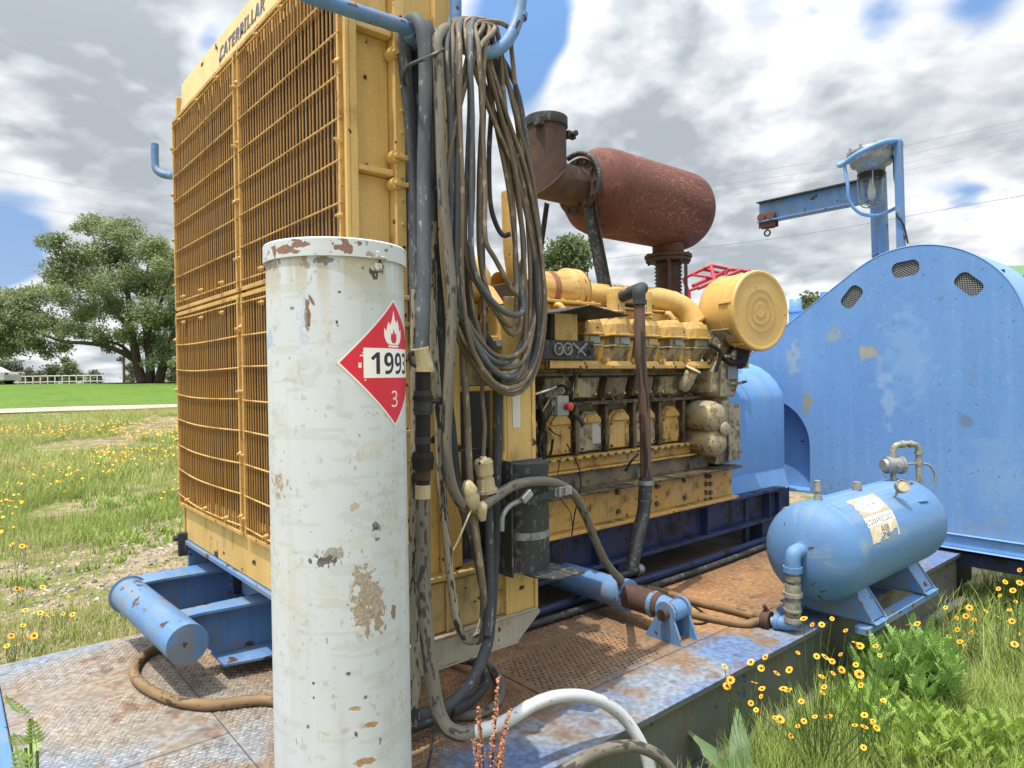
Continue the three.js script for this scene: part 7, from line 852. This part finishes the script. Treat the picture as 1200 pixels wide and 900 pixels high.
  // reddish dry seed stalk in front of the hoses
  { const low = pD(572, 960, 1.62), b = low.clone(); b.y = gy(b.x, -b.z); const t = thing('seed_stalk', 'reddish dry seed stalk standing in front of the hose heap', 'plant', b), q = rngOf(209), st = [], it = []; const sp = (u0, v0, u1, v1, dd) => { const p0 = pD(u0, v0, 1.62), p1 = pD(u1, v1, 1.62 + dd), m = p0.clone().lerp(p1, 0.5).add(V(0.004, 0, 0)); st.push(tube([p0, m, p1], 0.002, 8, 5)); for (let k = 0; k < 90; k++) { const f = Math.pow(k / 90, 0.8), p = p0.clone().lerp(p1, f), w = 0.0085 * (1.1 - f * 0.7); p.add(V((q() - 0.5) * 2 * w, (q() - 0.5) * w, (q() - 0.5) * 2 * w)); const c = lerp3([0.33, 0.12, 0.07], [0.5, 0.26, 0.16], q()); it.push([p, turn(q() * 3, q() * 6, 0), 0.7 + q() * 0.7, rgb(c[0], c[1], c[2])]); } }; st.push(tube([b, b.clone().lerp(low, 0.5).add(V(0.01, 0, 0)), low], 0.003, 10, 5), ...[[572, 940], [568, 930], [573, 930], [566, 930], [580, 935]].map(([u, v]) => tube([low.clone().add(V(0, -0.02, 0)), pD(u, v, 1.62)], 0.002, 4, 5))); sp(572, 940, 584, 792, 0.02); sp(568, 930, 560, 828, -0.02); sp(573, 930, 598, 800 + 30, 0.04); sp(566, 930, 555, 866, 0); sp(580, 935, 590, 868, -0.03); part('stem', st, M.rustDark, t); swarm('seed_heads', new THREE.OctahedronGeometry(0.0036, 0), new THREE.MeshStandardMaterial({ color: 0xffffff, roughness: 0.8 }), it, t); }
  // coreopsis: thin branching stems with yellow heads and dark centres
  const petal = (() => { const g = new THREE.BufferGeometry(), p = []; for (let i = 0; i < 8; i++) { const a = i / 8 * 6.2832, c = Math.cos(a), s = Math.sin(a), w = 0.44, q = (rr, t, y) => [Math.cos(a + t) * rr, y, Math.sin(a + t) * rr]; p.push(...q(0.2, -w * 0.9, 0), ...q(1, w * 0.72, 0.04 + (i % 3) * 0.04), ...q(1, -w * 0.72, 0.04 + (i % 3) * 0.04), ...q(0.2, -w * 0.9, 0), ...q(0.2, w * 0.9, 0), ...q(1, w * 0.72, 0.04 + (i % 3) * 0.04)); } g.setAttribute('position', new THREE.Float32BufferAttribute(p, 3)); g.computeVertexNormals(); return g; })(), ring = new THREE.CircleGeometry(0.42, 12).rotateX(-Math.PI / 2).translate(0, 0.075, 0), eye = new THREE.SphereGeometry(0.26, 10, 6, 0, 6.2832, 0, 1.57).translate(0, 0.03, 0);
  const pm = [rgb(0.86, 0.46, 0.015), rgb(0.88, 0.52, 0.02), rgb(0.82, 0.40, 0.012)].map((c) => new THREE.MeshStandardMaterial({ color: c, roughness: 0.65, side: THREE.DoubleSide })), rm = new THREE.MeshStandardMaterial({ color: rgb(0.34, 0.06, 0.012), roughness: 0.7, side: THREE.DoubleSide }), em = new THREE.MeshStandardMaterial({ color: rgb(0.07, 0.025, 0.012), roughness: 0.85 }), sm = new THREE.MeshStandardMaterial({ color: rgb(0.09, 0.15, 0.04), roughness: 0.8 });
  const plant = (label, group, base, heads, seed, sz) => { const q = rngOf(seed), t = thing('coreopsis_plant', label, 'wildflower', base, group), st = []; for (const h of heads) { const fork = base.clone().lerp(h, 0.35 + q() * 0.25).add(V((q() - 0.5) * 0.06, 0.02, (q() - 0.5) * 0.06)); st.push(tube([base.clone().add(V((q() - 0.5) * 0.04, 0, (q() - 0.5) * 0.04)), fork, h], 0.0017, 10, 4, false, false)); }
    for (let i = 0; i < heads.length * 3; i++) { const h = heads[Math.floor(q() * heads.length)], f = base.clone().lerp(h, 0.3 + q() * 0.5); st.push(tube([f, f.clone().add(V((q() - 0.5) * 0.1, 0.05 + q() * 0.07, (q() - 0.5) * 0.1))], 0.0011, 4, 3, false, false)); }
    part('stem', st, sm, t); for (const h of heads) { const s = sz * (0.65 + q() * 0.6), dir = EYE.clone().sub(h).normalize().multiplyScalar(0.5).add(V((q() - 0.5) * 1.5, 0.8, (q() - 0.5) * 1.5)).normalize(), qu = new THREE.Quaternion().setFromUnitVectors(UPV, dir), m = (g) => { const c = clean(g.clone()); if (c.attributes.uv) c.deleteAttribute('uv'); return c.scale(s, s, s).applyQuaternion(qu).translate(h.x, h.y, h.z); }; const f = part('flower', m(petal), pm[Math.floor(q() * 3)], t); part('flower_ring', m(ring), rm, f); part('flower_centre', m(eye), em, f); } return t; };
  const near = [[942, 725], [952, 732], [963, 732], [975, 725], [991, 739], [1002, 753], [1008, 757], [849, 781], [880, 776], [892, 783], [910, 789], [925, 785], [957, 769], [967, 770], [985, 767], [975, 775], [986, 785], [1003, 779], [1007, 790], [1009, 803], [963, 793], [856, 797], [852, 804], [884, 800], [893, 807], [892, 816], [918, 807], [924, 809], [886, 832], [880, 824], [966, 805], [964, 812], [976, 789], [1031, 768], [1026, 757], [1066, 733], [1075, 731], [1035, 821], [1002, 850], [1023, 849], [1027, 853], [1013, 852], [955, 840], [971, 840], [1012, 876], [914, 843], [908, 841], [942, 845], [935, 851], [927, 862], [926, 898], [939, 822], [935, 765], [897, 770], [1013, 838], [1023, 845]];
  const rr2 = rngOf(230), plants = Array.from({ length: 11 }, () => []); const root = [[865, 880], [895, 875], [915, 872], [945, 872], [965, 868], [985, 862], [1005, 862], [1030, 850], [960, 905], [1020, 905], [1065, 830]].map(([u, v]) => gp(u, v));
  for (const [u, v] of near) { const p = pD(u, v, 2.55 + rr2() * 0.5 + Math.max(0, (790 - v) / 200)); let b = 0, bd = 1e9; root.forEach((q, i) => { const d = Math.hypot(q.x - p.x, q.z - p.z); if (d < bd) { bd = d; b = i; } }); plants[b].push(p); }
  plants.forEach((h, i) => h.length && plant('yellow coreopsis with dark-centred flowers on thin stems by the near deck edge', 'coreopsis by the near deck edge', root[i], h, 240 + i, 0.0148));
  const side2 = [[1108, 712], [1121, 724], [1132, 722], [1122, 738], [1138, 741], [1112, 746], [1136, 712], [1142, 726], [1170, 690], [1178, 682], [1172, 698], [1187, 692], [1190, 705], [1183, 715], [1195, 683], [1125, 752], [1142, 760], [1155, 716], [1168, 722], [1186, 728], [1193, 742], [1189, 755], [1120, 758], [1130, 756], [1168, 712], [1195, 668]];
  const ro = [[1118, 765], [1140, 770], [1172, 765], [1192, 770]].map(([u, v]) => gp(u, v)), pl2 = ro.map(() => []); for (const [u, v] of side2) { const b = u < 1128 ? 0 : u < 1158 ? 1 : u < 1182 ? 2 : 3; const d = ro[b].clone().sub(EYE).dot(CAMZ) * -1; pl2[b].push(pD(u, v, d - 0.2 + rr2() * 0.4)); }
  pl2.forEach((h, i) => plant('yellow coreopsis flowering beyond the air tank at the right edge', 'coreopsis beyond the air tank', ro[i], h, 260 + i, 0.0175));
  // left meadow, nearest ones
  const lf = [[10, 770], [18, 771], [20, 756], [30, 746], [38, 748], [27, 733], [52, 720], [60, 722], [80, 699], [85, 720], [40, 745], [30, 715], [13, 745], [47, 718], [62, 712], [144, 716], [74, 719], [8, 757], [25, 690], [14, 638], [20, 690], [33, 690], [50, 688], [30, 640], [26, 640]];
  const rl = [[14, 790], [45, 770], [75, 750], [145, 735], [22, 715]].map(([u, v]) => gp(u, v)), pl3 = rl.map(() => []); for (const [u, v] of lf) { const b = v < 700 ? 4 : u < 30 ? 0 : u < 60 ? 1 : u < 100 ? 2 : 3; const d = rl[b].clone().sub(EYE).dot(CAMZ) * -1; pl3[b].push(pD(u, v, d - 0.1 + rr2() * 0.3)); }
  pl3.forEach((h, i) => plant('yellow coreopsis flowering in the weeds left of the deck nose', 'coreopsis left of the deck', rl[i], h, 280 + i, 0.02));
}

renderer.render(scene, camera);
